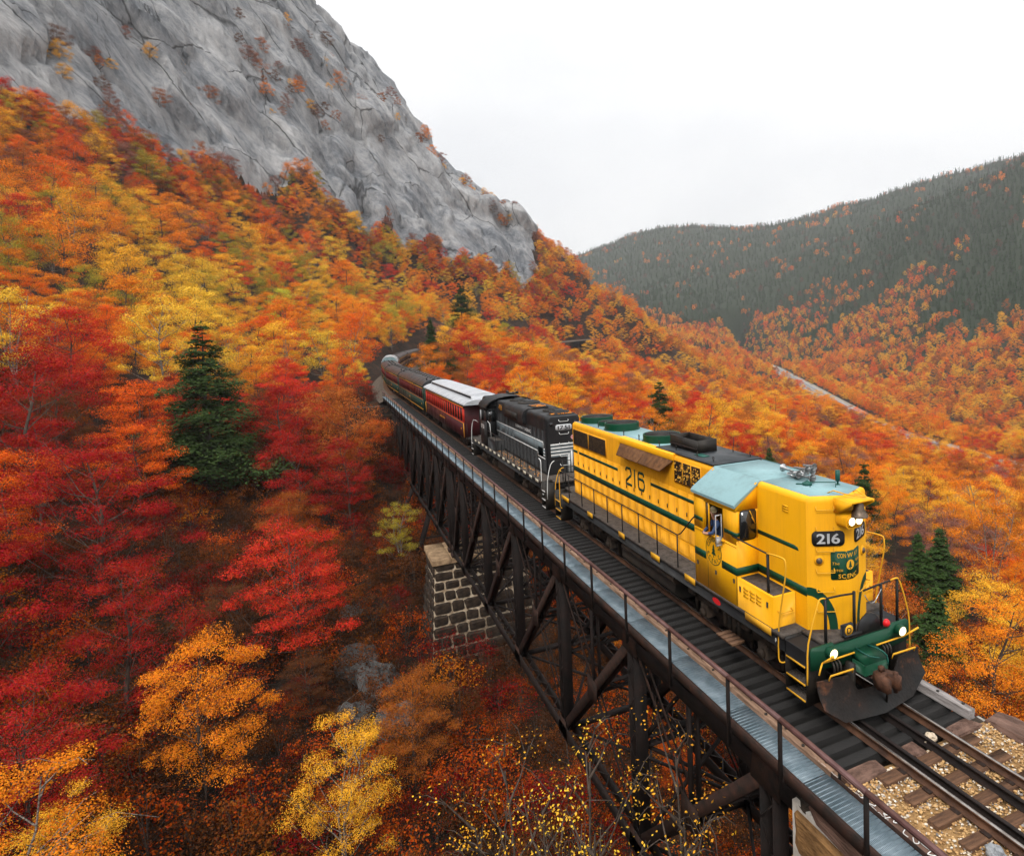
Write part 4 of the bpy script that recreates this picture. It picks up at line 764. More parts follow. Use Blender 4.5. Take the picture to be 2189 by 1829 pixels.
        m = MB(); m.tube([(-1.36, y, 3.28), (-1.1, y, 3.32), (-.78, y, 3.34), (-.68, y, 3.28), (-.70, y, 2.9), (-.92, y, 1.95), (-.97, y, 1.5), (-.98, y, .95), (-.90, sy*1.48, .88), (-.82, sy*1.45, .92)], .019, 6, smooth=2); m.build('step_handrail', M_YELP, root)
        # rear corner rails
        m = MB(); m.tube([(-16.0, y, 2.56), (-16.25, y, 2.5), (-16.3, y, 1.9), (-16.28, y, 1.0), (-16.2, sy*1.45, .9)], .019, 6, smooth=2); m.tube([(-16.95, sy*1.05, 2.5), (-17.0, sy*1.25, 2.4), (-17.0, sy*1.45, 1.8), (-16.98, sy*1.5, .85)], .019, 6, smooth=2); m.build('step_handrail', M_YELP, root)
        step_well(root, -.72, -.04, sy); step_well(root, -16.95, -16.27, sy)
        # front end posts and rail
        m = MB(); m.tube([(.0, sy*.97, 2.58), (.0, sy*.55, 2.56), (.0, sy*.14, 2.52)], .022, 6); m.build('end_rail', M_BLK, root)
        for yy in (.97, .14) if sy < 0 else (.68, 1.19): m = MB(); m.box(-.025, .025, sy*yy-.025, sy*yy+.025, 1.55, 2.57); m.build('end_post', M_BLK, root)
        m = MB(); m.tube([(.0, sy*.97, 2.58), (.03, sy*1.12, 2.62), (.05, sy*1.24, 2.5), (.05, sy*1.5, 1.72), (.05, sy*1.53, 1.2), (.05, sy*1.54, .82)], .019, 6, smooth=2); m.build('step_handrail', M_YELP, root)
        m = MB(); m.tube([(-17.02, sy*.97, 2.5), (-17.02, sy*.3, 2.5)], .02, 6)
        for yy in (.97, .3): m.box(-17.04, -17.0, sy*yy-.02, sy*yy+.02, 1.55, 2.5)
        m.build('end_rail', M_BLK, root)
    # front plate, ditch lamps, drop plate, markers
    m = MB(); m.prism([(-1.46, 1.12), (-1.46, 1.55), (-1.40, 1.60), (-.85, 1.60), (-.8, 1.52), (.8, 1.52), (.85, 1.60), (1.40, 1.60), (1.46, 1.55), (1.46, 1.12), (.5, 1.02), (-.5, 1.02)], .03, .09, 'x'); pl = m.build('front_plate', M_TEALD if False else M_GRN, root)
    m = MB(); m.box(.092, .5, -.32, .38, .86, 1.12, .02); m.prism([(.1, 1.12), (.5, 1.12), (.1, 1.30)], -.3, .36, 'y'); m.build('coupler_pocket', M_GRN, root)
    for y in (-.98, 1.08):
        m = MB(); m.lathe([(.10, 0), (.13, .05), (.13, .16), (.12, .17)], (.09, y, 1.46), (1, 0, -.04), 20); dl = m.build('ditch_light', M_GRN, root, smooth=True); m = MB(); m.lathe([(.105, .172), (.09, .19), (.03, .2)], (.09, y, 1.46), (1, 0, -.04), 20); m.build('ditch_lens', M_DITCH, dl, smooth=True)
    for y0, y1 in ((-1.22, -.30), (.36, 1.24)): m = MB(); m.tube([(.16, y0, 1.27), (.16, y1, 1.27)], .02, 6); m.build('cut_lever', M_YELP, root)
    m = MB(); m.tube([(.16, -1.22, 1.27), (.22, -1.32, 1.2), (.24, -1.38, 1.08)], .02, 6); m.tube([(.16, -1.2, 1.27), (.3, -1.05, 1.42)], .022, 6); m.lathe([(.03, -.03), (.04, 0), (.03, .03)], (.3, -1.05, 1.42), n=8); m.tube([(.16, 1.24, 1.27), (.3, 1.55, 1.45)], .022, 6); m.build('cut_lever', M_YELP, root)
    for s_, y0, y1 in ((-1, -1.22, -.58), (1, .62, 1.3)): m = MB(); m.tube([(.36, y0, .98), (.4, y0+.02, 1.09), (.42, y1, 1.09), (.38, y1, 1.0)], .02, 6); m.build('plow_grab', M_YELP, root)
    for i, y in enumerate((-.95, -.86, -.77, .55, .64, .73)): m = MB(); m.tube([(.1, y, 1.22), (.2, y, 1.2), (.24, y, 1.1), (.2, y+.02, .98)], .026, 6, smooth=2); m.build('air_hose', M_BLKR, root)
    m = MB(); m.tube([(.1, .15, 1.3), (.35, .2, 1.32), (.5, .32, 1.2), (.52, .34, .98)], .02, 6, smooth=2); m.tube([(.1, -.2, 1.32), (.4, -.1, 1.24), (.5, .1, 1.2)], .014, 6, smooth=2); m.build('brake_hose', M_TEALD, root)
    m = MB(); m.box(-.02, .10, -.5, .0, 1.60, 1.66); m.box(.0, .08, -.56, -.24, 1.66, 1.90, .01); m.build('marker_bracket', M_BLK, root); m = MB(); m.lathe([(.115, 0), (.115, .012)], (.082, -.38, 1.77), (1, 0, 0), 22); dpl = m.build('marker_disc', M_YELP, root); m = MB(); text(m, 'D', np.array([.0945+.002, -.38, 1.70]), (0, 1, 0), up, .19, centre=True); m.build('marker_letter', M_BLK, dpl)
    m = MB(); p = [(-.08, 1.55)]+[(.27-.35*math.cos(R_(a)), 1.62+.36*math.sin(R_(a))) for a in range(0, 181, 20)]+[(.62, 1.55)]; m.prism(p, .0, .04, 'x'); m.build('drop_plate', M_BLK, root)
    m = MB(); m.lathe([(.09, 0), (.085, .05), (.05, .09), (.01, .1)], (.06, .76, 1.66), (1, 0, 0), 18); m.build('red_marker_lamp', M_RED, root, smooth=True)
    m = MB(); ch = [(.02, .68+(t-.5)*.0, 2.5) for t in (0,)]; m.tube([(.02, .16, 2.42), (.02, .3, 2.22), (.02, .45, 2.2), (.02, .6, 2.36), (.02, .67, 2.46)], .012, 5, smooth=2); m.build('safety_chain', M_STEEL, root)
    # red class patch on the sill, F mark, keep-off lettering
    m = MB(); disc(m, (-3.55, -1.502, 1.33), (1, 0, 0), up, .0); 
    m = MB(); an = np.arange(24)*2*math.pi/24; m.add(np.c_[-3.6+.2*np.cos(an), np.full(24, -1.503), 1.33+.085*np.sin(an)], [tuple(range(24))]); m.build('builder_plate', M_RED, root)
    m = MB(); text(m, 'F', (-1.1, -1.503, 1.29), (1, 0, 0), up, .13); m.build('end_letter', M_WHT, root)
    m = MB(); m.box(-.72, -.04, -.985, -.975, 1.2, 1.5); m.build('step_back', M_BLKR, root); m = MB(); text(m, 'KEEP OFF', (-.70, -1.003+.0, 1.25), (1, 0, 0), up, .13, width=.62); o = m.build('warning_lettering', M_YELP, root); o.location.y -= .03
    # plow
    m = MB(); ys = np.linspace(-1.5, 1.5, 13); rows = []; TH = .03
    zt = lambda y: (1.0 if abs(y) > .62 else .62); zb = lambda y: .12+max(0, (abs(y)-1.0))*.75
    for y in ys:
        xf = .30+.24*(1-abs(y)/1.5); rows.append([(xf+.24*(1-t)**2+.02*t, y, zb(y)+(zt(y)-zb(y))*t) for t in np.linspace(0, 1, 6)])
    v = np.array(rows).reshape(-1, 3); v2 = v-[TH, 0, 0]; n_ = len(v); f = []
    for i in range(12):
        for j in range(5): a_ = i*6+j; f += [(a_, a_+6, a_+7, a_+1), (n_+a_+1, n_+a_+7, n_+a_+6, n_+a_)]
    for i in range(12): f += [(i*6+5, i*6+11, n_+i*6+11, n_+i*6+5), (i*6, n_+i*6, n_+i*6+6, i*6+6)]
    for j in range(5): f += [(j, j+1, n_+j+1, n_+j), (72+j, n_+72+j, n_+73+j, 73+j)]
    m.add(np.r_[v, v2], f); m.build('snow_plow', pm('scraped_plow_steel', (.006, .0055, .005), (.018, .013, .011), 1.6, .5, c3=(.12, .045, .02), rough2=.7, bump=.3, bscale=12, lo=.4, hi=.6), root, smooth=True)
    m = MB(); m.box(.0, .3, -.5, -.4, .3, 1.1); m.box(.0, .3, .4, .5, .3, 1.1); m.build('plow_bracket', M_BLKR, root)
    m = MB(); m.tube([(.62, .12, .95), (.70, .14, .6), (.64, .16, .25)], .03, 6); m.build('coupler_hose', M_BLKR, root)
    knuckle(root, .15, 1); knuckle(root, -17.05, -1); truck(root, -3.45); truck(root, -13.1)
    m = MB(); m.prism([(-.95, 1.1), (-1.25, .95), (-1.3, .55), (-1.05, .32), (1.05, .32), (1.3, .55), (1.25, .95), (.95, 1.1)], -10.2, -6.3, 'x'); m.build('fuel_tank', M_BLKR, root, smooth=True)
    for sy in (-1, 1): m = MB(); m.cyl((-10.0, sy*1.25, 1.0), (-6.2, sy*1.25, 1.0), .15, n=12); m.build('air_reservoir', M_GRIME, root, smooth=True); m = MB(); m.box(-3.35, -2.62, *sorted((sy*1.32, sy*1.68)), .56, .60); [m.box(-3.34+i*.19, -3.19+i*.19, *sorted((sy*1.30, sy*1.70)), .60, .625) for i in range(4)]; m.build('truck_step', pm('worn_wood_step', (.10, .05, .03), (.2, .11, .06), 6, .8) if sy < 0 else bpy.data.materials['worn_wood_step'], root)
    for y in (-.98, 1.08): lamp('ditch_beam', (.32, y, 1.455), (1, 0, -.12), 45, root)
    lamp('headlight_beam', (xr_+.32, 0, 4.15), (1, 0, -.1), 60, root)
    return root
LOCO = yellow_loco()
# ------------------------------------------------------------------ railway: rails, ties, ballast
M_RAIL = pm('rusty_rail_side', (.045, .022, .014), (.13, .06, .032), 3, .6, bump=.2, bscale=40); M_RAILTOP = pm('polished_rail_head', (.20, .17, .15), (.34, .31, .29), 5, .22, metal=.8)
M_TIEW = pm('dark_creosote_wood', (.006, .0055, .005), (.020, .018, .017), 4, .5, c3=(.05, .048, .046), bump=.5, bscale=25, stretch=(4, .5, 4), rough2=.75)
M_TIEB = pm('brown_worn_tie', (.060, .030, .017), (.17, .085, .045), 4, .8, c3=(.26, .16, .10), bump=.6, bscale=25, stretch=(4, .5, 4))
M_TIMB = pm('weathered_timber', (.13, .075, .045), (.34, .21, .14), 3.5, .8, c3=(.46, .37, .30), bump=.7, bscale=22, stretch=(.5, 4, 4)); M_TIMG = pm('grey_weathered_timber', (.16, .14, .13), (.36, .33, .32), 3.5, .75, bump=.6, bscale=22, stretch=(.5, 4, 4))
M_BALL = pm('sandy_ballast', (.22, .12, .045), (.46, .27, .11), 5, .95, c3=(.55, .40, .22), bump=1.0, bscale=38); M_GRAT = pm('galvanised_grating', (.12, .17, .20), (.24, .30, .34), 2.5, .42, metal=.35)
M_STB = pm('brown_granite_block', (.014, .010, .007), (.060, .040, .026), 1.8, .85, c3=(.12, .08, .05), bump=.8, bscale=9); M_MORT = pm('pale_lime_mortar', (.22, .15, .09), (.60, .50, .37), 3, .9, bump=.4, bscale=14)
M_STO = pm('ochre_granite_block', (.11, .055, .02), (.36, .19, .07), 1.6, .85, c3=(.46, .30, .15), bump=1.0, bscale=9); M_COPE = pm('brown_coping_stone', (.075, .04, .028), (.20, .115, .085), 2.4, .85, bump=.9, bscale=10)
def sweep(mb, ss, prof, closed=True):
    """profile (offset to the right of travel, z) swept along the track from s0 on"""
    P = []; n = len(prof)
    for s in ss:
        c, h = track(s); nr = np.array([h[1], -h[0]])    # +y side is positive on the straight
        for a, z in prof: P.append((c[0]+nr[0]*a, c[1]+nr[1]*a, c[2]+z))
    f = []
    for i in range(len(ss)-1):
        for j in range(n if closed else n-1): f.append((i*n+j, i*n+(j+1) % n, (i+1)*n+(j+1) % n, (i+1)*n+j))
    if closed: f += [tuple(range(n))[::-1], tuple((len(ss)-1)*n+j for j in range(n))]
    return mb.add(P, f)
SS = np.r_[-18.0, np.arange(-16, 97, 8.0), np.arange(97, 430, 6.0)]
trk = bpy.data.objects.new('railway_track', None); COL.objects.link(trk); trk['kind'] = 'structure'
def railprof(y, top=0.0): return [(y-.07, top-.172), (y+.07, top-.172), (y+.07, top-.158), (y+.012, top-.135), (y+.010, top-.045), (y+.036, top-.035), (y+.036, top-.006), (y-.036, top-.006), (y-.036, top-.035), (y-.010, top-.045), (y-.012, top-.135), (y-.07, top-.158)]
for y in (-.7525, .7525):
    r = sweep(MB(), SS, railprof(y)).build('rail', M_RAIL, trk); sweep(MB(), SS, [(y-.034, -.005), (y+.034, -.005), (y+.028, 0.0), (y-.028, 0.0)]).build('rail_head', M_RAILTOP, r)
SG = np.r_[-9.0, np.arange(-8, 97, 8.0), 97.0]
for y in (-.50, .22): sweep(MB(), SG, railprof(y, -.012)).build('guard_rail', M_RUSTD, trk)
# ballast: near the viewpoint and along the far bench
m = MB(); xs = np.arange(1.62, 17, .22); ys = np.r_[np.linspace(-2.9, 2.6, 26)]; XX, YY = np.meshgrid(xs, ys, indexing='ij'); q = np.c_[XX.ravel(), YY.ravel()]; zz = -.255+.035*fbm(np.c_[q*2.2, np.zeros(len(q))], 3)+.03*fbm(np.c_[q*.7, np.ones(len(q))], 2)-.02*np.exp(-(q[:, 1]/.9)**2); m.add(np.c_[q, zz], [tuple(x) for x in grid_faces(len(xs), len(ys))]); ball = m.build('ballast', M_BALL, trk, smooth=True); ball['kind'] = 'stuff'
sweep(MB(), np.arange(91, 430, 6.0), [(-3.4, -.75), (-2.0, -.24), (2.0, -.24), (3.4, -.75)], False).build('ballast', pm('grey_brown_ballast', (.05, .036, .025), (.14, .105, .08), 2.5, .95, bump=1, bscale=12), trk)['kind'] = 'stuff'
tie = MB().box(-.125, .125, -1.38, 1.36, -.36, -.172, .012).mesh('tie'); tie.materials.append(M_TIEB)
gt = np.random.default_rng(31)
for i in range(24):
    o = link('tie', tie, trk); o.location = (1.98+.60*i+gt.normal()*.03, gt.normal()*.03, gt.normal()*.006); o.rotation_euler = (gt.normal()*.006, gt.normal()*.02, gt.normal()*.02); o.scale = (1+.12*gt.normal(), 1, 1)
plate = MB().box(-.09, .09, -.15, .15, -.172, -.155).mesh('tie_plate'); plate.materials.append(M_RUST)
for i in range(24):
    for y in (-.7525, .7525): o = link('tie_plate', plate, trk); o.location = (1.98+.60*i, y, .002)
for i in range(150):
    c, h = track(98+i*.6); o = link('tie', tie, trk); o.location = (c[0], c[1], c[2]-.02); o.rotation_euler = (0, 0, math.atan2(h[1], h[0])+math.pi)
# loose stones of the ballast
def pebble(seed):
    bm = bmesh.new(); bmesh.ops.create_icosphere(bm, subdivisions=1, radius=1.0); g_ = np.random.default_rng(seed)
    for v in bm.verts: v.co = Vector(np.array(v.co)*(.75+.5*g_.random(3))*[1, .8, .6])
    me = bpy.data.meshes.new('pebble'); bm.to_mesh(me); bm.free(); return me
def tint_mat(name, rough=.85):
    m, nt, N, K, b = nodes(name); at = N.new('ShaderNodeAttribute'); at.attribute_type = 'INSTANCER'; at.attribute_name = 'tint'; K.new(at.outputs['Color'], b.inputs['Base Color']); b.inputs['Roughness'].default_value = rough; return m
M_PEB = tint_mat('pebble_stone'); _pb = [pebble(i) for i in range(5)]
for p_ in _pb: p_.materials.append(M_PEB)
C_PEB = variant_collection('pebble_kinds', _pb)
npb = 26000; px_ = np.c_[1.75+14*gt.random(npb)**1.5, -2.3+4.6*gt.random(npb)]; dens = (np.abs(px_[:, 1]) < 1.05) | (gt.random(npb) < .6); px_ = px_[dens]; npb = len(px_)
peb_t = np.array([(.45, .27, .11), (.36, .20, .08), (.58, .50, .40), (.52, .33, .15), (.20, .18, .17), (.68, .62, .52)])[gt.choice(6, npb, p=[.3, .25, .12, .2, .08, .05])]*(.8+.4*gt.random((npb, 1)))
ps = .014+.030*gt.random(npb)**2.0; scatter('gravel', np.c_[px_, np.full(npb, -.24)+.03*gt.random(npb)], gt.random(npb)*6.28, np.c_[ps, ps, ps*.8], gt.integers(0, 5, npb), np.clip(peb_t, 0, .9), C_PEB, 'tan and white gravel between the ties at the bridge end', 'gravel')
def boulder(name, loc, size, seed, mat, label, cat='boulder', group=None, flat=.7):
    bm = bmesh.new(); bmesh.ops.create_icosphere(bm, subdivisions=4, radius=1.0); v = np.array([q.co[:] for q in bm.verts]); n_ = v/np.linalg.norm(v, axis=1)[:, None]
    f1, f2, c = worley(v*1.1+seed); v = v*(1+.28*fbm(v*.9+seed, 3)+.34*(_jit[c, 0]-.5)+.25*(worley.off*(_jit[(c*3+7) % 512]-.5)).sum(1))[:, None]*np.array([1, .8, flat])*size
    me = bpy.data.meshes.new(name); bm.to_mesh(me); bm.free(); me.vertices.foreach_set('co', v.astype(np.float32).ravel()); me.update(); o = link(name, me, None, mat); o.location = loc; o.rotation_euler = (0, 0, seed); return tag(o, label, cat, group)
boulder('loose_stone', (4.15, -1.12, -.15), .16, 3.1, pm('grey_fieldstone', (.16, .17, .18), (.30, .31, .32), 6, .8, bump=.5, bscale=20), 'grey fist of rock lying by the rail between two brown ties', 'stone')
boulder('loose_stone', (1.62, .36, -.10), .15, 5.2, pm('pale_fieldstone', (.45, .36, .25), (.6, .5, .38), 6, .8), 'pale round stone between the rails at the end of the bridge', 'stone')

# ------------------------------------------------------------------ trestle bridge
br = thing('trestle_bridge', (0, 0, 0), 'long dark steel trestle bridge with a grated walkway carrying the train', 'bridge')
bt = MB().box(-.125, .125, -2.08, 1.86, -.42, -.172, .012).mesh('bridge_tie'); bt.materials.append(M_TIEW)
for i in range(219): o = link('bridge_tie', bt, br); o.location = (1.22-.42*i+gt.normal()*.012, gt.normal()*.02, gt.normal()*.006); o.rotation_euler = (0, 0, gt.normal()*.008)
# guard timbers in lengths, bolts
bolt = MB().cyl((0, 0, 0), (0, 0, .025), .035, n=6).mesh('bolt'); bolt.materials.append(M_BLKR)
for yc, mat in ((-2.17, M_TIMB), (1.76, M_TIMG)):
    x = 1.55
    while x > -91:
        L_ = 5.2 if x < 1 else 3.4; m = MB(); m.box(x-L_+.02, x, yc-.10, yc+.10, -.165, .05, .012); t_ = m.build('guard_timber', mat, br)
        for k in range(int(L_/.62)):
            if x-.3-k*.62 > -46: o = link('bolt', bolt, t_); o.location = (x-.25-k*.62, yc+.03*(-1)**k, .05)
        x -= L_
# walkway: grating panels, channels, handrail
pan = MB(); LP = 2.60
for k in range(27): xx = -LP/2+.02+k*(LP-.04)/26; pan.box(xx-.009, xx+.009, -.29, .29, -.03, .004)
for k in range(20): yy = -.285+k*.03; pan.box(-LP/2, LP/2, yy-.0065, yy+.0065, -.035, 0)
pan = pan.mesh('grating_panel'); pan.materials.append(M_GRAT)
x = 9.3
while x > -91: o = link('grating_panel', pan, br); o.location = (x-1.3, -2.555, -.05); x -= 2.63
for y0, y1, z0, z1 in ((-2.93, -2.86, -.24, .0), (-2.26, -2.245, -.20, .03)):
    MB().box(-91, 9.3, y0, y1, z0, z1).build('walkway_channel', M_RUST, br)
MB().box(-91, 9.3, -2.86, -2.80, -.24, -.21).build('walkway_angle', M_RUSTD, br)
px0 = [3.17, .93, -.88]+[-3.55-2.69*k for k in range(33)]
post = MB().box(-.035, .035, -.03, .03, -.55, .95).box(-.05, .05, .031, .045, -.5, -.05).mesh('railing_post'); post.materials.append(M_RUSTD)
for x in [8.6, 5.9]+px0: o = link('railing_post', post, br); o.location = (x, -2.965, 0)
rp = [(9.6, .93), (5.9, .96), (3.17, .97), (.93, 1.0), (-.88, .99), (-3.55, .99), (-91.5, .99)]
for (xa, za), (xb, zb) in zip(rp[:-1], rp[1:]):
    n_ = max(1, int(abs(xa-xb)/5.4))
    for k in range(n_): a = xa+(xb-xa)*k/n_; b = xa+(xb-xa)*(k+1)/n_; c = za+(zb-za)*k/n_; d_ = za+(zb-za)*(k+1)/n_; m = MB(); m.bar((a, -2.955, c), (b+.004, -2.955, d_), .085, .022); m.bar((a, -2.995, c-.03), (b+.004, -2.995, d_-.03), .012, .05); m.build('handrail', pm('purple_brown_rail_paint', (.075, .032, .030), (.15, .075, .068), 3, .5) if 'purple_brown_rail_paint' not in bpy.data.materials else bpy.data.materials['purple_brown_rail_paint'], br)
for x in px0:
    if x < 2: m = MB(); m.bar((x, -2.95, -.28), (x, -2.1, -.28), .09, .12); m.bar((x, -2.93, -.30), (x, -2.2, -1.1), .05, .05); m.build('walkway_bracket', M_RUSTD, br)
# trusses
def laced(p0, p1, w, d, ax, pitch=.55, t=.05):
    """built-up member: two channels joined by zigzag lacing on both open faces. ax: unit vector across the channels"""
    m = MB(); p0 = np.asarray(p0, float); p1 = np.asarray(p1, float); ax = np.asarray(ax, float); L_ = np.linalg.norm(p1-p0); u = (p1-p0)/L_; v = np.cross(u, ax); v /= np.linalg.norm(v)
    def slab_(c0, c1, a_, wa, b_, wb): q = [c0+a_*sx*wa/2+b_*sy*wb/2 for sx, sy in ((-1, -1), (1, -1), (1, 1), (-1, 1))]; r = [c1+a_*sx*wa/2+b_*sy*wb/2 for sx, sy in ((-1, -1), (1, -1), (1, 1), (-1, 1))]; m.add(q+r, [(3, 2, 1, 0), (4, 5, 6, 7), (0, 1, 5, 4), (1, 2, 6, 5), (2, 3, 7, 6), (3, 0, 4, 7)])
    for s in (-1, 1): slab_(p0+ax*s*w/2, p1+ax*s*w/2, ax, t, v, d)
    n = max(2, int(L_/pitch))
    for f in (-1, 1):
        for k in range(n): a = p0+u*L_*k/n+ax*(w/2)*(1 if k % 2 else -1)+v*f*d/2; b = p0+u*L_*(k+1)/n+ax*(w/2)*(-1 if k % 2 else 1)+v*f*d/2; slab_(a, b, np.cross(u, v), .05, v, .014)
    return m
def truss(x0, x1, nodes_x, zb_, name_mat=M_RUSTD):
    ZT = -1.15
    for y in (-2.15, 1.95):
        MB().box(x1, x0, y-.22, y+.22, -.80, -.44).build('top_chord_plate', M_RUSTD, br); m = MB(); m.box(x1, x0, y-.2, y-.13, ZT-.25, -.80); m.box(x1, x0, y+.13, y+.2, ZT-.25, -.80); m.build('top_chord', M_RUSTD, br)
        for a, b in zip(nodes_x[:-1], nodes_x[1:]):
            laced((a, y, zb_), (b, y, zb_), .42, .46, (0, 1, 0), .6).build('bottom_chord', M_RUSTD, br)
            # main diagonal: from the foot of the far post to the head of the near post, plain plate girder box
            m = MB(); p0 = np.array([b, y, zb_+.1]); p1 = np.array([a, y, ZT]); m.bar(p0+[0, -.16, 0], p1+[0, -.16, 0], .05, .34); m.bar(p0+[0, .16, 0], p1+[0, .16, 0], .05, .34); m.bar(p0+[0, 0, .15], p1+[0, 0, .15], .30, .03); m.build('main_diagonal', M_RUST if y < 0 else M_RUSTD, br)
            mid = (p0+p1)/2; xm = (a+b)/2
            m = MB(); m.bar((xm, y-.12, ZT), (xm, y-.12, mid[2]), .05, .22); m.bar((xm, y+.12, ZT), (xm, y+.12, mid[2]), .05, .22); m.build('sub_post', M_RUSTD, br)
            for dy in (-.10, .10): m = MB(); m.bar((b, y+dy, ZT), (mid[0], y+dy, mid[2]), .03, .12); m.build('tie_rod', M_RUST, br); 
            for dy in (-.08, .08): m = MB(); m.bar((mid[0], y+dy, mid[2]), (a, y+dy, zb_+.2), .03, .11); m.build('tie_rod', M_RUSTD, br)
            laced((xm, -.1-2.0, mid[2]), (xm, -.1+2.0, mid[2]), .26, .22, (0, 0, 1), .4).build('sub_strut', M_RUSTD, br) if y < 0 else None; m = MB(); m.prism([(xm-.45, mid[2]-.5), (xm+.45, mid[2]-.35), (xm+.5, mid[2]+.4), (xm-.4, mid[2]+.5)], y-.215, y-.20, 'y'); m.build('gusset_plate', M_RUST, br)
        for x in nodes_x:
            laced((x, y, zb_), (x, y, ZT), .46, .40, (0, 1, 0) if False else (1, 0, 0), .55).build('truss_post', M_RUSTD, br)
            for z in (ZT, zb_): m = MB(); m.prism([(x-.55, z-.35), (x+.55, z-.35), (x+.4, z+.5), (x-.4, z+.5)], y-.235, y-.22, 'y'); m.build('gusset_plate', M_RUST if y < 0 else M_RUSTD, br)
    for x in nodes_x:
        m = MB(); m.bar((x, -2.1, -.66), (x, 1.9, -.66), .26, .4); m.build('floor_beam', M_RUSTD, br); m = MB(); m.bar((x, -2.1, zb_), (x, 1.9, zb_), .2, .2); m.build('bottom_strut', M_RUSTD, br)
        zm = (ZT+zb_)/2; m = MB(); laced((x, -2.1, zm), (x, 1.9, zm), .3, .25, (0, 0, 1), .4).build('sway_strut', M_RUSTD, br)
        for za, zc in ((ZT-.2, zm), (zm, zb_+.2)):
            for s_ in (-1, 1): m = MB(); m.bar((x, -.1-s_*2.0, za), (x, -.1+s_*2.0, zc), .12, .10); m.build('sway_brace', M_RUSTD, br)
    for a, b in zip(nodes_x[:-1], nodes_x[1:]):
        m = MB(); m.bar((a, -2.1, zb_-.05), (b, 1.9, zb_-.05), .1, .08); m.build('bottom_lateral', M_RUSTD, br); m = MB(); m.bar((a, 1.9, zb_+.05), (b, -2.1, zb_+.05), .1, .08); m.build('bottom_lateral', M_RUSTD, br)
    for y in (-.9, .9): MB().box(x1, x0, y-.15, y+.15, -1.1, -.43).build('stringer', M_RUSTD, br)
truss(.7, -40.2, [-.4, -7.4, -14.5, -21.6, -28.7, -35.8, -40.0], -7.9)
truss(-40.4, -89.5, [-41.4, -47.5, -53.6, -59.7, -65.8, -71.9, -78.0, -84.0], -7.9)
for x in (-53.6, -65.8):    # steel bents standing on the ravine side
    for y0, y1 in ((-2.15, -4.0), (1.95, 3.8)): laced((x, y0, -8.1), (x, y1, float(hz(np.array([[x, y1]]))[0])-.5), .4, .4, (1, 0, 0), .6).build('bent_leg', M_RUSTD, br)
    m = MB(); m.bar((x, -2.6, -10.5), (x, 2.4, -10.5), .12, .12); m.build('bent_strut', M_RUSTD, br)
for y in (-2.15, 1.95):
    for x in (-40.0, -41.4): MB().box(x-.35, x+.35, y-.35, y+.35, -8.25, -8.02).build('bearing_shoe', M_RUST, br)

# ------------------------------------------------------------------ masonry
def stone_mesh(seed):
    """unit block, rough-hewn face, a few dozen triangles"""
    bm = bmesh.new(); bmesh.ops.create_cube(bm, size=1.0); bmesh.ops.bevel(bm, geom=bm.edges[:]+bm.verts[:], offset=.13, segments=1, affect='EDGES', profile=.6); g_ = np.random.default_rng(seed)
    for v in bm.verts: v.co += Vector(g_.normal(size=3)*.04)
    me = bpy.data.meshes.new('stone'); bm.to_mesh(me); bm.free(); return me
def stone_kinds(mat):
    o = []
    for i in range(4): me = stone_mesh(70+i); me.materials.append(mat); o.append(me)
    return o
ST_B, ST_O = stone_kinds(M_STB), stone_kinds(M_STO)
def courses(parent, kinds, p0, right, nrm, W_, z0, z1, h, wmean, seed, gap=.07, taper=0.0, depth=.5):
    """courses of hewn blocks on a wall face. p0: lower left corner of the face; taper: inward lean per metre of height"""
    g_ = np.random.default_rng(seed); p0 = np.asarray(p0, float); right = np.asarray(right, float); nrm = np.asarray(nrm, float); z = z0; a = math.atan2(right[1], right[0])
    while z < z1-.15:
        hh = min(h*(.85+.35*g_.random()), z1-z); lean = taper*(z-z0); x = lean; xe = W_-lean
        while x < xe-.12:
            w = min(wmean*(.6+.85*g_.random()), xe-x)
            if xe-x-w < .3: w = xe-x
            o = link('stone', kinds[int(g_.integers(0, 4))], parent); c = p0+right*(x+w/2)-nrm*(lean+depth/2-.06-.05*g_.random())+np.array([0, 0, z-p0[2]+hh/2]); par = np.zeros(3); q = parent
            while q is not None: par += np.array(q.location); q = q.parent
            o.location = c-par; o.rotation_euler = (g_.normal()*.012, g_.normal()*.02, a+g_.normal()*.015); o.scale = (w-gap, depth, hh-gap); x += w
        z += hh
def frustum(mb, x0, x1, y0, y1, z0, z1, t):
    d = t*(z1-z0); mb.add([(x0, y0, z0), (x1, y0, z0), (x1, y1, z0), (x0, y1, z0), (x0+d, y0+d, z1), (x1-d, y0+d, z1), (x1-d, y1-d, z1), (x0+d, y1-d, z1)], [(0, 3, 2, 1), (4, 5, 6, 7), (0, 1, 5, 4), (1, 2, 6, 5), (2, 3, 7, 6), (3, 0, 4, 7)])
pier = thing('stone_pier', (-41.5, 0, -17.5), 'dark stone pier with pale mortar joints under the middle of the trestle', 'pier'); X0, X1, Y0, Y1, Z0, Z1 = -44.5, -39.1, -4.5, 3.9, -17.5, -8.65; tp = .085
m = MB(); frustum(m, X0, X1, Y0, Y1, Z0, Z1, tp); m.build('mortar_core', M_MORT, pier)
courses(pier, ST_B, (X1, Y0, Z0), (0, 1, 0), (1, 0, 0), Y1-Y0, Z0, Z1, .78, 1.25, 1, gap=.12, taper=tp); courses(pier, ST_B, (X0, Y0, Z0), (1, 0, 0), (0, -1, 0), X1-X0, Z0, Z1, .78, 1.25, 2, gap=.12, taper=tp)
d_ = tp*(Z1-Z0)-.22
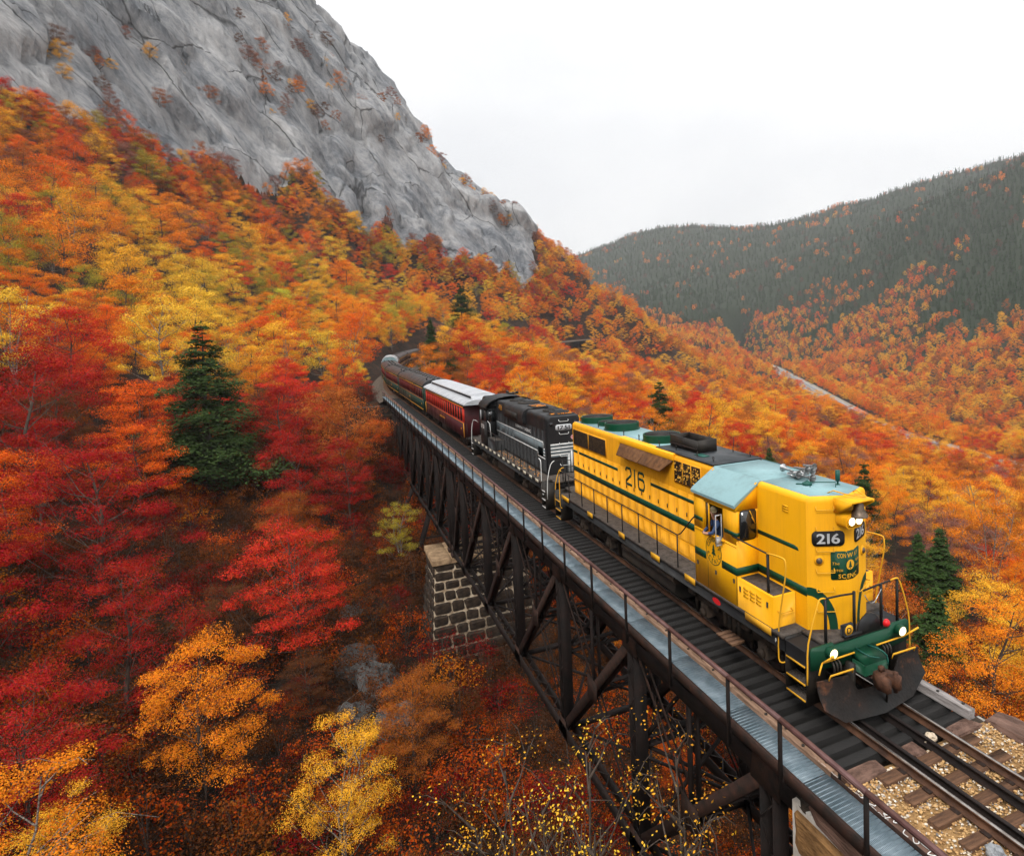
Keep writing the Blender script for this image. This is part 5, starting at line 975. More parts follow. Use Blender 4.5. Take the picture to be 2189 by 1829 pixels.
for k, (a, b) in enumerate(((Y0+d_, -2.6), (-2.58, 0), (.02, 2.6), (2.62, Y1-d_))): MB().box(X0+d_, X1-d_, a, b, Z1, Z1+.42, .03).build('cap_stone', pm('tan_cap_stone', (.16, .10, .055), (.34, .23, .13), 2, .85, bump=.5, bscale=9) if k == 0 else bpy.data.materials['tan_cap_stone'], pier)
ab = thing('stone_abutment', (1.0, 0, -.3), 'ochre stone abutment with white mortar under the near end of the walkway', 'abutment')
m = MB(); m.box(1.0, 17, -2.75, 2.7, -7.5, -.66); m.build('mortar_core', pm('white_mortar', (.45, .40, .34), (.68, .64, .58), 3, .9, bump=.4, bscale=14), ab)
courses(ab, ST_O, (.98, -2.74, -7.5), (1, 0, 0), (0, -1, 0), 9, -7.5, -.75, .95, 1.7, 5, gap=.09, depth=.6); courses(ab, ST_B, (1.02, -2.74, -7.5), (0, 1, 0), (-1, 0, 0), 5.4, -7.5, -.6, .7, 1.2, 6, gap=.08)
gs = np.random.default_rng(8)
for y0, y1, z1 in ((-2.92, -1.70, -.19), (1.95, 2.75, -.14)):
    x = 1.5
    while x < 15: L_ = 2.3+1.6*gs.random(); o = link('coping_stone', stone_mesh(int(x*10)), ab, M_COPE); o.location = (x+L_/2-1.0, (y0+y1)/2, z1-.24+.3); o.scale = (L_-.06, y1-y0, .48+.04*gs.random()); o.rotation_euler = (gs.normal()*.02, gs.normal()*.008, gs.normal()*.02); x += L_
for y0, y1 in ((-1.95, -1.0), (-.35, .1), (.95, 1.75)): o = link('backwall_stone', stone_mesh(int(y0*10)+90), ab, M_COPE); o.location = (1.62-1.0, (y0+y1)/2, -.36+.3); o.scale = (.42, y1-y0, .42)
fa = thing('stone_abutment', (-92, -2, -1), 'dark coursed stone abutment where the walkway ends beside the last trees', 'abutment')
m = MB(); m.box(-97, -88.6, -7.6, 4.0, -9, -1.3); m.build('mortar_core', M_STB, fa); courses(fa, ST_B, (-88.58, -7.6, -9), (0, 1, 0), (1, 0, 0), 11.6, -9, -1.0, .8, 1.5, 9, gap=.05); courses(fa, ST_B, (-97, -7.6, -9), (1, 0, 0), (0, -1, 0), 8.4, -9, -1.0, .8, 1.5, 10, gap=.05)
# paint scrawls on the coping and the rail
gr_ = np.random.default_rng(14)
def scrawl(o, right, up, w, h, n, r, parent, name='graffiti'):
    m = MB(); o, right, up = (np.asarray(q, float) for q in (o, right, up)); P = [o+right*(w*i/n)+up*(h*gr_.normal()*.45)+right*gr_.normal()*w/n*.8 for i in range(n)]; m.tube(P, r, 4, smooth=4); return m.build(name, M_WHT, parent)
for k in range(3): scrawl((2.2+k*.5, -1.98, -.165), (.5, 0, 0), (0, .14, 0), 1, 1, 9, .010, ab)
scrawl((.95, -2.24, .04), (1, 0, 0), (0, .006, .022), .8, 1, 26, .0035, br); scrawl((2.2, -2.24, .04), (1, 0, 0), (0, .006, .022), .8, 1, 26, .0035, br)
# ------------------------------------------------------------------ black locomotive
M_BLKH = paint('dusty_black_hood', (.011, .011, .012), (.04, .036, .032), .5, .4); M_BRED = pm('red_badge', (.55, .02, .04), None, rough=.4); M_CREAM = pm('cream_reflector', (.62, .56, .42), (.72, .66, .52), 8, .5)
def black_loco():
    X = -26.5; root = thing('diesel_locomotive', (X, 0, 0), 'black diesel locomotive numbered 1751 with grey and white stripe, second in the train', 'locomotive', 'locomotives of the train'); ZD, ZR, HW, W = 1.57, 4.48, .90, 1.5
    xe, xc1, xc0, xs, xd = -19.85, -30.05, -31.95, -33.9, -35.3; up = np.array([0, 0, 1.])
    m = MB(); m.box(xd+.7, -19.0, -W, W, 1.16, 1.47, .02); m.box(xd, -18.5, -.95, .95, 1.1, 1.47); m.build('underframe', M_BLK, root); m = MB(); m.box(xd+.7, -19.0, -1.53, 1.53, 1.47, ZD); m.box(xd, xd+.699, -1, 1, 1.47, ZD); m.box(-18.999, -18.4, -1, 1, 1.47, ZD); m.build('walkway', M_DECK, root)
    for i in range(14):
        x = -33.9+i*1.08; a = MB().box(x, x+.5, -1.537, -1.531, 1.40, 1.545).build('sill_reflector', M_CREAM, root)
    def prof(hw, zr, r=.2): p = [(-hw, ZD), (-hw, zr-r)]+[(-hw+r-r*math.cos(R_(a)), zr-r+r*math.sin(R_(a))) for a in (18, 36, 54, 72, 90)]; return p+[(-y, z) for y, z in p[::-1]]
    m = MB(); m.prism(prof(HW, ZR), xe-.28, xc1+.01, 'x')
    # rounded end: two shrinking rings
    P0 = np.array(prof(HW, ZR)); v = []; rings = [(xe-.28, 0), (xe-.10, .035), (xe-.02, .10), (xe, .2)]
    for x, d_ in rings: q = P0.copy(); q[:, 0] *= (HW-d_)/HW; q[:, 1] = np.where(q[:, 1] > ZD+.1, ZD+(q[:, 1]-ZD)*(ZR-d_*.7-ZD)/(ZR-ZD), q[:, 1]); v.append(np.c_[np.full(len(q), x), q])
    n_ = len(P0); f = []
    for k in range(3): f += [(k*n_+i, k*n_+(i+1) % n_, (k+1)*n_+(i+1) % n_, (k+1)*n_+i) for i in range(n_)]
    f.append(tuple(range(3*n_, 4*n_))); m.add(np.concatenate(v), f); m.build('long_hood', M_BLKH, root, smooth=True)
    m = MB(); m.prism(prof(HW, ZR-.05), xs, xc0-.01, 'x'); m.build('short_hood', M_BLKH, root, smooth=True)
    # dynamic-brake blister
    m = MB(); m.prism([(-1.08, 3.75), (-1.12, 4.15), (-1.0, 4.42), (-.8, 4.53), (.8, 4.53), (1.0, 4.42), (1.12, 4.15), (1.08, 3.75)], -27.4, -23.3, 'x'); m.build('brake_blister', M_BLKH, root, smooth=True); m = MB(); m.box(-27.0, -24.4, -1.135, -1.10, 3.85, 4.2); m.build('blister_grille', M_BLKR, root)
    # cab with arched roof
    cab = bpy.data.objects.new('cab', None); COL.objects.link(cab); cab.parent = root; arch = lambda w, z0, rise: [(w*math.cos(R_(a)), z0+rise*math.sin(R_(a))) for a in range(0, 181, 15)]
    for sy in (-1, 1):
        y0, y1 = sorted((sy*W, sy*(W-.06))); m = MB(); a, b, c, d_ = xc0+.55, xc1-.6, 3.10, 3.80
        m.box(xc0, xc1, y0, y1, ZD, c); m.box(xc0, xc1, y0, y1, d_, 4.02); m.box(xc0, a, y0, y1, c, d_); m.box(b, xc1, y0, y1, c, d_); m.box((a+b)/2-.03, (a+b)/2+.03, y0, y1, c, d_); m.build('cab_side', M_BLKH, cab); MB().box(a, b, (y0+y1)/2-.004, (y0+y1)/2+.004, c, d_).build('side_window', M_GLASS, cab)
        MB().box(a-.25, a-.1, *sorted((sy*(W+.01), sy*(W+.05))), 3.15, 3.75).build('sun_visor', M_SIL, cab)
        m = MB(); m.box(xc1-.05, xc1, *sorted((sy*(W-.001), sy*HW)), ZD, 4.05); m.box(xc0, xc0+.05, *sorted((sy*(W-.001), sy*HW)), ZD, 4.05); m.build('cab_end', M_BLKH, cab); m = MB(); m.prism(rrect(*sorted((sy*1.42, sy*.98)), 3.15, 3.85, .06), xc1, xc1+.012, 'x'); m.build('end_window', M_GLASS, cab)
    p = arch(W+.07, 4.0, .68); pi_ = arch(W+.01, 3.97, .64); m = MB(); n_ = len(p); v = [(x, *q) for x in (xc0-.1, xc1+.22) for q in p+pi_[::-1]]; k = 2*n_; m.add(v, [(i, (i+1) % k, k+(i+1) % k, k+i) for i in range(k)]); 
    m.build('cab_roof', M_BLKH, cab, smooth=True)
    for x in (xc0+.0, xc1-.04): m = MB(); m.prism(arch(W-.02, 3.98, .63), x, x+.04, 'x'); m.build('cab_gable', M_BLKH, cab)
    m = MB(); text(m, '1751', (xc0+.22, -W-.004, 2.62), (1, 0, 0), up, .36, width=.85); m.build('cab_number', M_WHT, cab)
    # stripe: grey field edged white, stepping down at the end
    for sy in (-1, 1):
        y = sy*(HW+.004); yy = sorted((y, y+sy*.004)); y2 = sorted((y+sy*.004, y+sy*.007))
        m = MB(); m.box(xc1+.02, -20.45, *yy, 2.62, 3.12); m.prism([(-21.25, 2.62), (-20.45, 2.62), (-20.45, 2.40), (-21.25, 2.40)], *yy, 'y'); m.box(-21.25, -20.15, *yy, 2.40, 2.85); m.build('grey_stripe', M_STRG, root)
        m = MB(); m.box(xc1+.02, -20.35, *y2, 3.12, 3.18); m.box(xc1+.02, -21.3, *y2, 2.56, 2.62); m.box(-20.41, -20.35, *y2, 2.86, 3.12); m.box(-21.36, -21.3, *y2, 2.32, 2.62); m.box(-21.3, -20.14, *y2, 2.32, 2.385); m.box(-20.35, -20.14, *y2, 2.80, 2.86); m.build('white_edging', M_WHT, root)
        for k in range(2): m = MB(); m.box(-20.40, -20.14, *y2, 2.47+.155*k, 2.53+.155*k); m.build('white_edging', M_WHT, root)
    m = MB(); text(m, 'CONWAY SCENIC', (-25.5, -HW-.006, 3.36), (1, 0, 0), up, .21, width=3.0); m.build('company_lettering', M_WHT, root)
    # louvres and doors
    lv_ = MB(); [lv_.prism([(-.0, -.02-k*.05), (-.02, -.045-k*.05), (0, -.05-k*.05)], 0, .55, 'x') for k in range(9)]; lm = lv_.mesh('louvre_bank'); lm.materials.append(M_STRG); lmb = lv_.mesh('louvre_bank'); lmb.materials.append(M_BLKH)
    for x in (-29.3, -28.0, -27.2, -26.4): o = link('louvre_bank', lm, root); o.location = (x-X, -HW-.006, 3.10); o['kind'] = 'stuff'
    for x in (-28.2, -27.4): o = link('louvre_bank', lmb, root); o.location = (x-X, -HW-.002, 3.72); o['kind'] = 'stuff'
    dm = MB().box(0, .66, -.01, 0, 1.7, 3.75, .004).mesh('hood_door'); dm.materials.append(M_BLKH)
    for i in range(14): o = link('hood_door', dm, root); o.location = (-29.7+i*.7-X, -HW+.008, 0)
    m = MB(); m.box(-29.2, -28.4, -HW-.03, -HW, 3.95, 4.3); o = m.build('leafy_grille', M_GRILLE, root); gg = np.random.default_rng(4); n = 60; pp = np.c_[-29.15+gg.random(n)*.7, np.full(n, -HW-.035), 3.97+gg.random(n)*.31]; V, F, l_ = leaves(pp, np.c_[gg.normal(size=n)*.3, np.full(n, -1.), gg.normal(size=n)*.3], .09, gg); me = leafmesh('caught_leaves', V-[X, 0, 0], F, l_, M_LEAF); q = link('caught_leaves', me, o); q['kind'] = 'stuff'; q['tint'] = [.8, .35, .05]
    # near end face
    xf = xe+.004; R1 = np.array([0, 1., 0])
    m = MB(); m.prism(rrect(-.42, .42, 3.74, 4.03, .10), xe-.02, xe+.03, 'x'); nb = m.build('number_board', M_SIL, root); m = MB(); text(m, '1751', (xe+.032, 0, 3.785), R1, up, .27, width=.62, centre=True); m.build('board_digits', M_BLK, nb)
    for z in (4.18, 3.55, 3.05, 2.45, 2.0): g_ = MB(); g_.tube([(xe, -.24, z+.09), (xe+.06, -.24, z+.04), (xe+.06, -.2, z), (xe+.06, .2, z), (xe+.06, .24, z+.04), (xe, .24, z+.09)], .014, 6); g_.build('grab_iron', M_WHT, root)
    for s in (-1, 1): m = MB(); m.lathe([(.11, -.03), (.11, .04), (.08, .07)], (xe-.02, s*.62, 4.08), (1, 0, 0), 16); m.build('marker_lamp', M_BLKH, root); m = MB(); m.lathe([(.08, .04), (.05, .09)], (xe-.02, s*.62, 4.08), (1, 0, 0), 14); m.build('marker_lens', M_GLASS, root)
    for z in (3.95, 3.7): m = MB(); m.lathe([(.09, 0), (.09, .03), (.06, .04)], (xe+.0, .72, z), (1, 0, 0), 16); m.build('headlight_lens', M_SIL, root)
    m = MB(); an = np.arange(24)*2*math.pi/24; m.add(np.c_[np.full(24, xf+.004), .52+.17*np.cos(an), 3.36+.13*np.sin(an)], [tuple(range(24))]); ov = m.build('oval_badge', M_BRED, root); m = MB(); m.add(np.c_[np.full(48, xf+.006), np.r_[.52+.16*np.cos(an), .52+.14*np.cos(an)], np.r_[3.36+.12*np.sin(an), 3.36+.10*np.sin(an)]], [(i, (i+1) % 24, 24+(i+1) % 24, 24+i) for i in range(24)]); text(m, 'NEW YORK'.replace('K', 'K'), (xf+.007, .52, 3.38), R1, up, .05, width=.2, centre=True); text(m, 'CENTRAL'.replace('L', 'L'), (xf+.007, .52, 3.31), R1, up, .05, width=.2, centre=True); m.build('badge_lettering', M_WHT, ov)
    for k in range(4):    # nested white and grey bars turning down the middle of the end
        z = 3.06-.17*k; yb = .66-.15*k
        m = MB(); m.box(xf, xf+.003, -.70, yb+.05, z-.045, z+.03); m.box(xf, xf+.003, yb-.03, yb+.05, 1.62, z-.045); m.build('white_chevron', M_WHT, root)
        m = MB(); m.box(xf-.001, xf+.001, -.70, yb-.03, z-.11, z-.045); m.box(xf-.001, xf+.001, yb-.09, yb-.03, 1.62, z-.11); m.build('grey_chevron', M_STRG, root)
    # roof fans, hatches
    for x, r in ((-28.4, .55), (-26.3, .62), (-21.9, .5), (-20.9, .5)):
        fo = bpy.data.objects.new('roof_fan', None); COL.objects.link(fo); fo.parent = root; zt = 4.53 if -27.4 < x < -23.3 else ZR
        m = MB(); m.lathe([(r*1.05, 0), (r*1.05, .05), (r*.98, .10), (r*.9, .11), (r*.88, .06)], (x, .15, zt), n=24); m.build('fan_ring', M_BLKR, fo, smooth=True); m = MB(); m.lathe([(r*.55, .12), (r*.5, .16), (r*.2, .19), (.03, .2)], (x, .15, zt), n=18); m.build('fan_cap', M_BLKH, fo, smooth=True); m = MB()
        for k in range(12): a = R_(30*k); m.bar((x+r*.5*math.cos(a), .15+r*.5*math.sin(a), zt+.115), (x+r*.95*math.cos(a), .15+r*.95*math.sin(a), zt+.10), .05, .012)
        m.build('fan_vanes', M_BLKR, fo)['kind'] = 'stuff'
    m = MB(); m.box(-24.7, -23.4, -.4, .4, 4.53, 4.58); m.box(-20.5, -20.1, -.6, .7, ZR, ZR+.03); m.build('roof_hatch', M_BLKR, root)
    gg = np.random.default_rng(6); n = 150; pp = np.c_[-24.6+gg.random(n)*1.1, -.35+gg.random(n)*.7, np.full(n, 4.60)]; pp[90:] = np.c_[-20.5+gg.random(60)*.4, -.5+gg.random(60)*1.1, np.full(60, ZR+.05)]; V, F, l_ = leaves(pp, np.c_[gg.normal(size=(n, 2))*.3, np.ones(n)], .11, gg); me = leafmesh('fallen_leaves', V-[X, 0, 0], F, l_, M_LEAF); q = link('fallen_leaves', me, root); q['kind'] = 'stuff'; q['tint'] = [.7, .25, .05]
    n = 130; pp = np.c_[-28.5+gg.random(n)**1.5*8.5, -1.45+gg.random(n)*.5, np.full(n, ZD+.015)]; V, F, l_ = leaves(pp, np.c_[gg.normal(size=(n, 2))*.3, np.ones(n)], .10, gg); me = leafmesh('fallen_leaves', V-[X, 0, 0], F, l_, M_LEAF); q = link('fallen_leaves', me, root); q['kind'] = 'stuff'; q['tint'] = [.7, .3, .06]
    m = MB(); m.box(-30.0, -28.2, *(-W, -HW), ZD, ZD+.62, .02); m.build('battery_box', M_BLKH, root); m = MB(); m.box(-29.95, -28.25, -W+.05, -HW-.05, ZD+.62, ZD+.63); m.build('box_lid', M_DECK, root)
    for sy in (-1, 1):
        y = sy*1.48; m = MB(); m.tube([(-30.0, y, 2.6), (-28.3, y, 2.58), (-19.35, y, 2.58)], .018, 6); m.build('handrail', M_BLK, root)
        for i in range(7): rail = MB(); rail_post(rail, -28.0+i*1.35, y, 1.45, 2.58); rail.build('stanchion', M_BLK, root)
        m = MB(); m.tube([(-19.35, y, 2.58), (-19.05, y, 2.54), (-19.0, y, 2.2), (-19.02, y, 1.2), (-19.0, sy*1.46, .95), (-18.9, sy*1.42, .92)], .02, 6, smooth=2); m.tube([(-18.45, sy*1.0, 2.55), (-18.4, sy*1.2, 2.4), (-18.38, sy*1.38, 1.7), (-18.38, sy*1.42, .8)], .02, 6, smooth=2); m.build('step_handrail', M_WHT, root)
        m = MB(); m.tube([(-18.45, sy*1.0, 2.55), (-18.45, sy*.2, 2.5)], .018, 6); m.box(-18.47, -18.43, sy*.6-.02, sy*.6+.02, 1.5, 2.52); m.build('end_rail', M_BLK, root)
        m = MB(); m.tube([(xd+.2, sy*1.0, 2.5), (xd+.1, sy*1.3, 2.7), (xd+.1, sy*1.45, 2.0), (xd+.1, sy*1.48, .8)], .02, 6, smooth=2); m.tube([(xc1+.1, y, 3.2), (xc1+.7, y, 3.1), (xc1+.9, y, 2.3)], .018, 6); m.build('step_handrail', M_WHT, root)
        step_well(root, -19.0+.02, -18.42, sy, edge=M_WHT); step_well(root, xd+.05, xd+.68, sy, edge=M_WHT)
    knuckle(root, -18.45, 1); knuckle(root, xd, -1); truck(root, -21.9); truck(root, -31.6)
    m = MB(); m.prism([(-.95, 1.1), (-1.25, .95), (-1.3, .55), (-1.05, .32), (1.05, .32), (1.3, .55), (1.25, .95), (.95, 1.1)], -28.6, -24.8, 'x'); m.build('fuel_tank', M_BLKR, root, smooth=True)
    m = MB(); m.cyl((xc1-1.2, .55, 4.62), (xc1-1.2, .55, 4.8), .05, n=8); m.lathe([(.03, 0), (.05, .3), (.1, .45)], (xc1-1.3, .3, 4.78), (-1, 0, 0), 12); m.lathe([(.03, 0), (.05, .3), (.1, .42)], (xc1-1.2, .7, 4.78), (1, 0, 0), 12); m.box(xc1-1.5, xc1-1.1, .25, .8, 4.66, 4.74); m.build('air_horn', M_BLKR, root)
    return root
black_loco()
# ------------------------------------------------------------------ passenger cars (built about their own centre, x runs back along the train)
M_MAR = paint('maroon_paint', (.060, .009, .012), (.03, .008, .008), .4, .42); M_CRED = paint('bright_red_paint', (.62, .035, .018), (.35, .03, .02), .3, .42); M_WROOF = pm('chalky_white_roof', (.30, .31, .33), (.52, .53, .55), 1.6, .5, c3=(.62, .63, .65), stretch=(2.5, .6, 1)); M_GOLD = pm('gold_line_paint', (.75, .33, .02), None, rough=.45)
M_PULL = paint('pullman_green_paint', (.012, .034, .022), (.02, .022, .016), .5, .42); M_DROOF = pm('wet_black_roof', (.022, .022, .024), (.055, .055, .058), 1.3, .3, rough2=.5); M_WIND = pm('coach_window_dark', (.015, .007, .006), (.05, .02, .015), 2, .15); M_DRED = paint('dark_red_window_paint', (.16, .014, .014), (.08, .01, .01), .3, .45); M_DOME = pm('blue_grey_glass', (.16, .24, .25), (.28, .37, .38), 2, .12); M_BRN = paint('brown_coach_paint', (.10, .045, .022), (.05, .03, .02), .4, .45)
def coach_truck(root, x):
    t = bpy.data.objects.new('truck', None); COL.objects.link(t); t.parent = root; m = MB()
    for s in (-1, 1): m.prism([(x-1.6, .82), (x+1.6, .82), (x+1.55, .6), (x+.9, .55), (x+.5, .4), (x-.5, .4), (x-.9, .55), (x-1.55, .6)], s*1.0-.07, s*1.0+.07, 'y'); [m.box(x+d-.15, x+d+.15, s*1.0-.11, s*1.0+.11, .34, .62) for d in (-1.2, 1.2)]; [m.cyl((x+d, s*1.02, .42), (x+d, s*1.02, .72), .08, n=8) for d in (-.25, .25)]
    m.box(x-.3, x+.3, -1, 1, .55, .8); m.build('side_frame', M_GRIME, t)
    for d in (-1.2, 1.2): w = MB(); w.cyl((x+d, -.9, .46), (x+d, .9, .46), .07, n=8); [w.lathe([(.36, 0), (.49, 0), (.46, .035), (.455, .12), (.36, .12), (.15, .08)], (x+d, s*.685, .465), (0, s, 0), 16) for s in (-1, 1)]; w.build('wheelset', M_RUSTD, t)
def coach(label, L_, body, roofmat, winmat, linemat, style, name='passenger_car', nwin=17, pil=None, letter=None):
    root = thing(name, (0, 0, 0), label, 'passenger car', 'passenger cars of the train'); h = L_/2; W = 1.5; ZB, ZW0, ZW1, ZT = 1.12, 2.26, 3.24, 3.56
    m = MB(); m.box(-h+.3, h-.3, -1.2, 1.2, .88, ZB); m.box(-3, 1, -1.1, 1.1, .45, .88); m.build('underframe', M_BLKR, root)
    e = .75 if style == 'clerestory' else .05
    for s in (-1, 1):
        y0, y1 = sorted((s*W, s*(W-.07))); m = MB(); m.box(-h+e, h-e, y0, y1, ZB, ZW0); m.box(-h+e, h-e, y0, y1, ZW1, ZT); m.build('side_panel', body, root)
        m = MB(); m.box(-h+e+.02, h-e-.02, s*(W-.06)-.01, s*(W-.06)+.01, ZW0, ZW1); m.build('window_glass', M_WIND, root)
        w = (L_-2*e-1.0)/nwin; pm_ = MB().box(-.07, .07, -.035, .035, ZW0, ZW1).mesh('window_post'); pm_.materials.append(pil or winmat)
        for i in range(nwin+1): o = link('window_post', pm_, root); o.location = (-h+e+.5+i*w, s*(W-.034), 0)
        for a, b in ((-h+e, -h+e+.44), (h-e-.44, h-e)): MB().box(a, b, y0, y1, ZW0, ZW1).build('end_panel', body if style != 'clerestory' else winmat, root)
        MB().box(-h+e, h-e, *sorted((s*W, s*(W+.02))), ZW0-.06, ZW0-.01).build('window_sill', winmat, root); MB().box(-h+e, h-e, *sorted((s*W, s*(W+.02))), ZW1+.0, ZW1+.06).build('window_header', winmat, root)
        for z in (ZW0-.11, ZW1+.08)+((ZB+.03,) if style == 'arch' else ()): MB().box(-h+e, h-e, *sorted((s*W, s*(W+.008))), z, z+.045).build('gold_line', linemat, root)
    for x in (-h+e, h-e-.06): m = MB(); m.box(x, x+.06, -W+.07, W-.07, ZB, ZT); m.build('end_wall', body, root)
    for x in (-h+e-.02, h-e): m = MB(); m.box(x, x+.02, -.38, .38, ZB, 3.1); m.build('end_door', M_BLK, root)
    if style == 'clerestory':
        arc = [(-W-.1, ZT-.02), (-W-.08, ZT+.06), (-1.35, ZT+.20), (-1.05, ZT+.30), (-.82, ZT+.34)]
        m = MB(); lo = arc+[(-y, z) for y, z in arc[::-1]]; m.prism(lo, -h, h, 'x'); m.build('lower_roof', roofmat, root, smooth=True)
        for i in range(18):
            x = -h+.5+i*(L_-1)/17; m = MB(); p0 = [(y-.01, z+.012) for y, z in arc]; p1 = [(y+.02, z-.03) for y, z in arc]; m.prism(p0+p1[::-1], x-.03, x+.03, 'x'); m.build('roof_rib', roofmat, root)
        m = MB(); m.box(-h+1.0, h-1.0, -.78, .78, ZT+.30, ZT+.56); m.build('clerestory_side', M_DROOF, root); up_ = [(-.92, ZT+.54), (-.9, ZT+.60), (-.5, ZT+.70), (0, ZT+.73)]; m = MB(); m.prism(up_+[(-y, z) for y, z in up_[::-1][1:]], -h+.85, h-.85, 'x'); m.build('clerestory_roof', roofmat, root, smooth=True)
        for s in (-1, 1):    # sloping ends of the clerestory
            m = MB(); xa, xb = s*(h-.85), s*(h-.05); m.add([(xa, -.9, ZT+.58), (xa, .9, ZT+.58), (xa, .5, ZT+.70), (xa, -.5, ZT+.70), (xb, -.85, ZT+.26), (xb, .85, ZT+.26), (xa, -.9, ZT+.3), (xa, .9, ZT+.3)], [(0, 3, 2, 1), (3, 0, 4), (1, 2, 5), (2, 3, 4, 5), (0, 6, 4), (1, 5, 7)]); m.build('roof_end', roofmat, root)
        m = MB()
        for s in (-1, 1):
            for y in (-1.42, 1.42, -1.05, 1.05): m.tube([(s*(h-.12), y, 1.1), (s*(h-.12), y, 2.2)], .02, 6)
            m.box(min(s*(h-e), s*h), max(s*(h-e), s*h), -1.4, 1.4, 1.05, 1.14); m.box(min(s*(h-.5), s*(h-.1)), max(s*(h-.5), s*(h-.1)), -1.45, -1.1, .5, .54); m.box(min(s*(h-.5), s*(h-.1)), max(s*(h-.5), s*(h-.1)), 1.1, 1.45, .5, .54)
        m.build('end_platform', M_BLKR, root)
        for s in (-1, 1):
            for y in (-1.45, 1.45): m = MB(); m.tube([(s*(h-.7), y*1.05, 1.15), (s*(h-.7), y*1.06, 2.2)], .025, 6); m.build('grab_rail', M_GOLD, root)
    else:
        arc = [(-W-.03, ZT-.02), (-W, ZT+.10), (-1.32, ZT+.32), (-1.0, ZT+.50), (-.55, ZT+.62), (0, ZT+.66)]; m = MB(); m.prism(arc+[(-y, z) for y, z in arc[::-1][1:]], -h, h, 'x'); m.build('roof', roofmat, root, smooth=True)
        for i in range(12): x = -h+.9+i*(L_-1.8)/11; m = MB(); m.box(x-.2, x+.2, -.35, -.12, ZT+.64, ZT+.72); m.box(x-.2, x+.2, .12, .35, ZT+.64, ZT+.72); m.build('roof_vent', M_BLKR, root)
        for x in (-h+1.1, h-1.1): m = MB(); m.cyl((x, -.9, ZT+.5), (x, -.9, ZT+.72), .06, n=8); m.box(x-.12, x+.12, -1.0, -.8, ZT+.72, ZT+.76); m.build('roof_stack', M_BLKR, root)
        for x in (-h-.25, h): m = MB(); m.box(x, x+.25, -.5, .5, .95, 3.5); m.build('vestibule_bellows', M_BLKR, root)
    if letter:
        m = MB(); mid, low = letter; text(m, mid, (0, -W-.012, ZW1+.12), (1, 0, 0), (0, 0, 1), .15, width=L_*.34, centre=True); [m.box(-low*.09+i*.18, -low*.09+i*.18+.10, -W-.014, -W-.010, 1.62, 1.72+.03*(i % 3)) for i in range(low) if i % 8 != 7]; [m.box(x, x+.09, -W-.014, -W-.010, 1.6, 1.76) for x in (h-e-1.2, h-e-1.06, -h+e+1.2)]; m.build('car_lettering', M_GOLD, root)
    coach_truck(root, -h+3.2); coach_truck(root, h-3.2); return root
def on_track(root, s0, s1):
    a, _ = track(s0); b, _ = track(s1); c = (a+b)/2; root.location = c; root.rotation_euler = (0, -math.atan2(a[2]-b[2], np.hypot(*(a-b)[:2])), math.atan2(a[1]-b[1], a[0]-b[0]))
on_track(coach('maroon wooden coach with red window frames and white clerestory roof behind the black locomotive', 20.6, M_MAR, M_WROOF, M_CRED, M_GOLD, 'clerestory', nwin=17, letter=('CONWAY SCENIC RAILROAD', 15)), 36.9, 57.5)
def copy_tree(o, parent=None):
    c = o.copy(); COL.objects.link(c); c.parent = parent
    for ch in list(o.children): copy_tree(ch, c)
    return c
gcar = coach('dark green coach with gold lines and red windows right behind the maroon coach', 23.0, M_PULL, M_DROOF, M_DRED, M_GOLD, 'arch', nwin=16, letter=('CONWAY SCENIC', 7)); on_track(gcar, 59.0, 82.0)
M_DMAR = paint('dull_maroon_paint', (.035, .014, .014), (.02, .012, .01), .4, .45); g2 = copy_tree(gcar); g2['label'] = 'dark green coach at the far end of the trestle, second of the green coaches'; on_track(g2, 83.2, 102.8); g2.scale = (.85, 1, 1)
g3 = copy_tree(gcar); g3['label'] = 'dark green coach just in front of the glass domed car'; on_track(g3, 104.0, 123.0); g3.scale = (.82, 1, 1)
dm = coach('grey car with a glazed rounded dome, in the bend beyond the green coaches', 24.0, M_PULL, M_DROOF, M_DRED, M_GOLD, 'arch', nwin=16)
m = MB(); arc = [(-1.45, 3.5), (-1.42, 3.9), (-1.2, 4.42), (-.8, 4.78), (0, 4.9)]; m.prism(arc+[(-y, z) for y, z in arc[::-1][1:]], 2.0, 11.4, 'x'); m.build('dome_glass', M_DOME, dm, smooth=True)
for i in range(6): x = 2.0+i*1.88; m = MB(); p0 = [(y*1.012, z+.02) for y, z in arc]; p1 = [(y*.97, z-.05) for y, z in arc]; p0 += [(-y, z) for y, z in p0[::-1][1:]]; p1 += [(-y, z) for y, z in p1[::-1][1:]]; m.prism(p0+p1[::-1], x-.04, x+.04, 'x'); m.build('dome_rib', M_SIL, dm)
for k in (1, 2, 3): y, z = arc[k]; [MB().box(2.0, 11.4, s*y-.02, s*y+.02, z-.01, z+.035).build('dome_bar', M_SIL, dm) for s in (-1, 1)]
on_track(dm, 124.2, 148.2)
b1 = coach('brown coach in the bend half hidden by the pointed spruce', 23.5, M_BRN, M_DROOF, M_BRN, M_GOLD, 'arch', nwin=16); on_track(b1, 149.5, 173.0)
b2 = copy_tree(b1); b2['label'] = 'last brown coach glimpsed behind the spruces beside the curve'; on_track(b2, 174.3, 197.8)
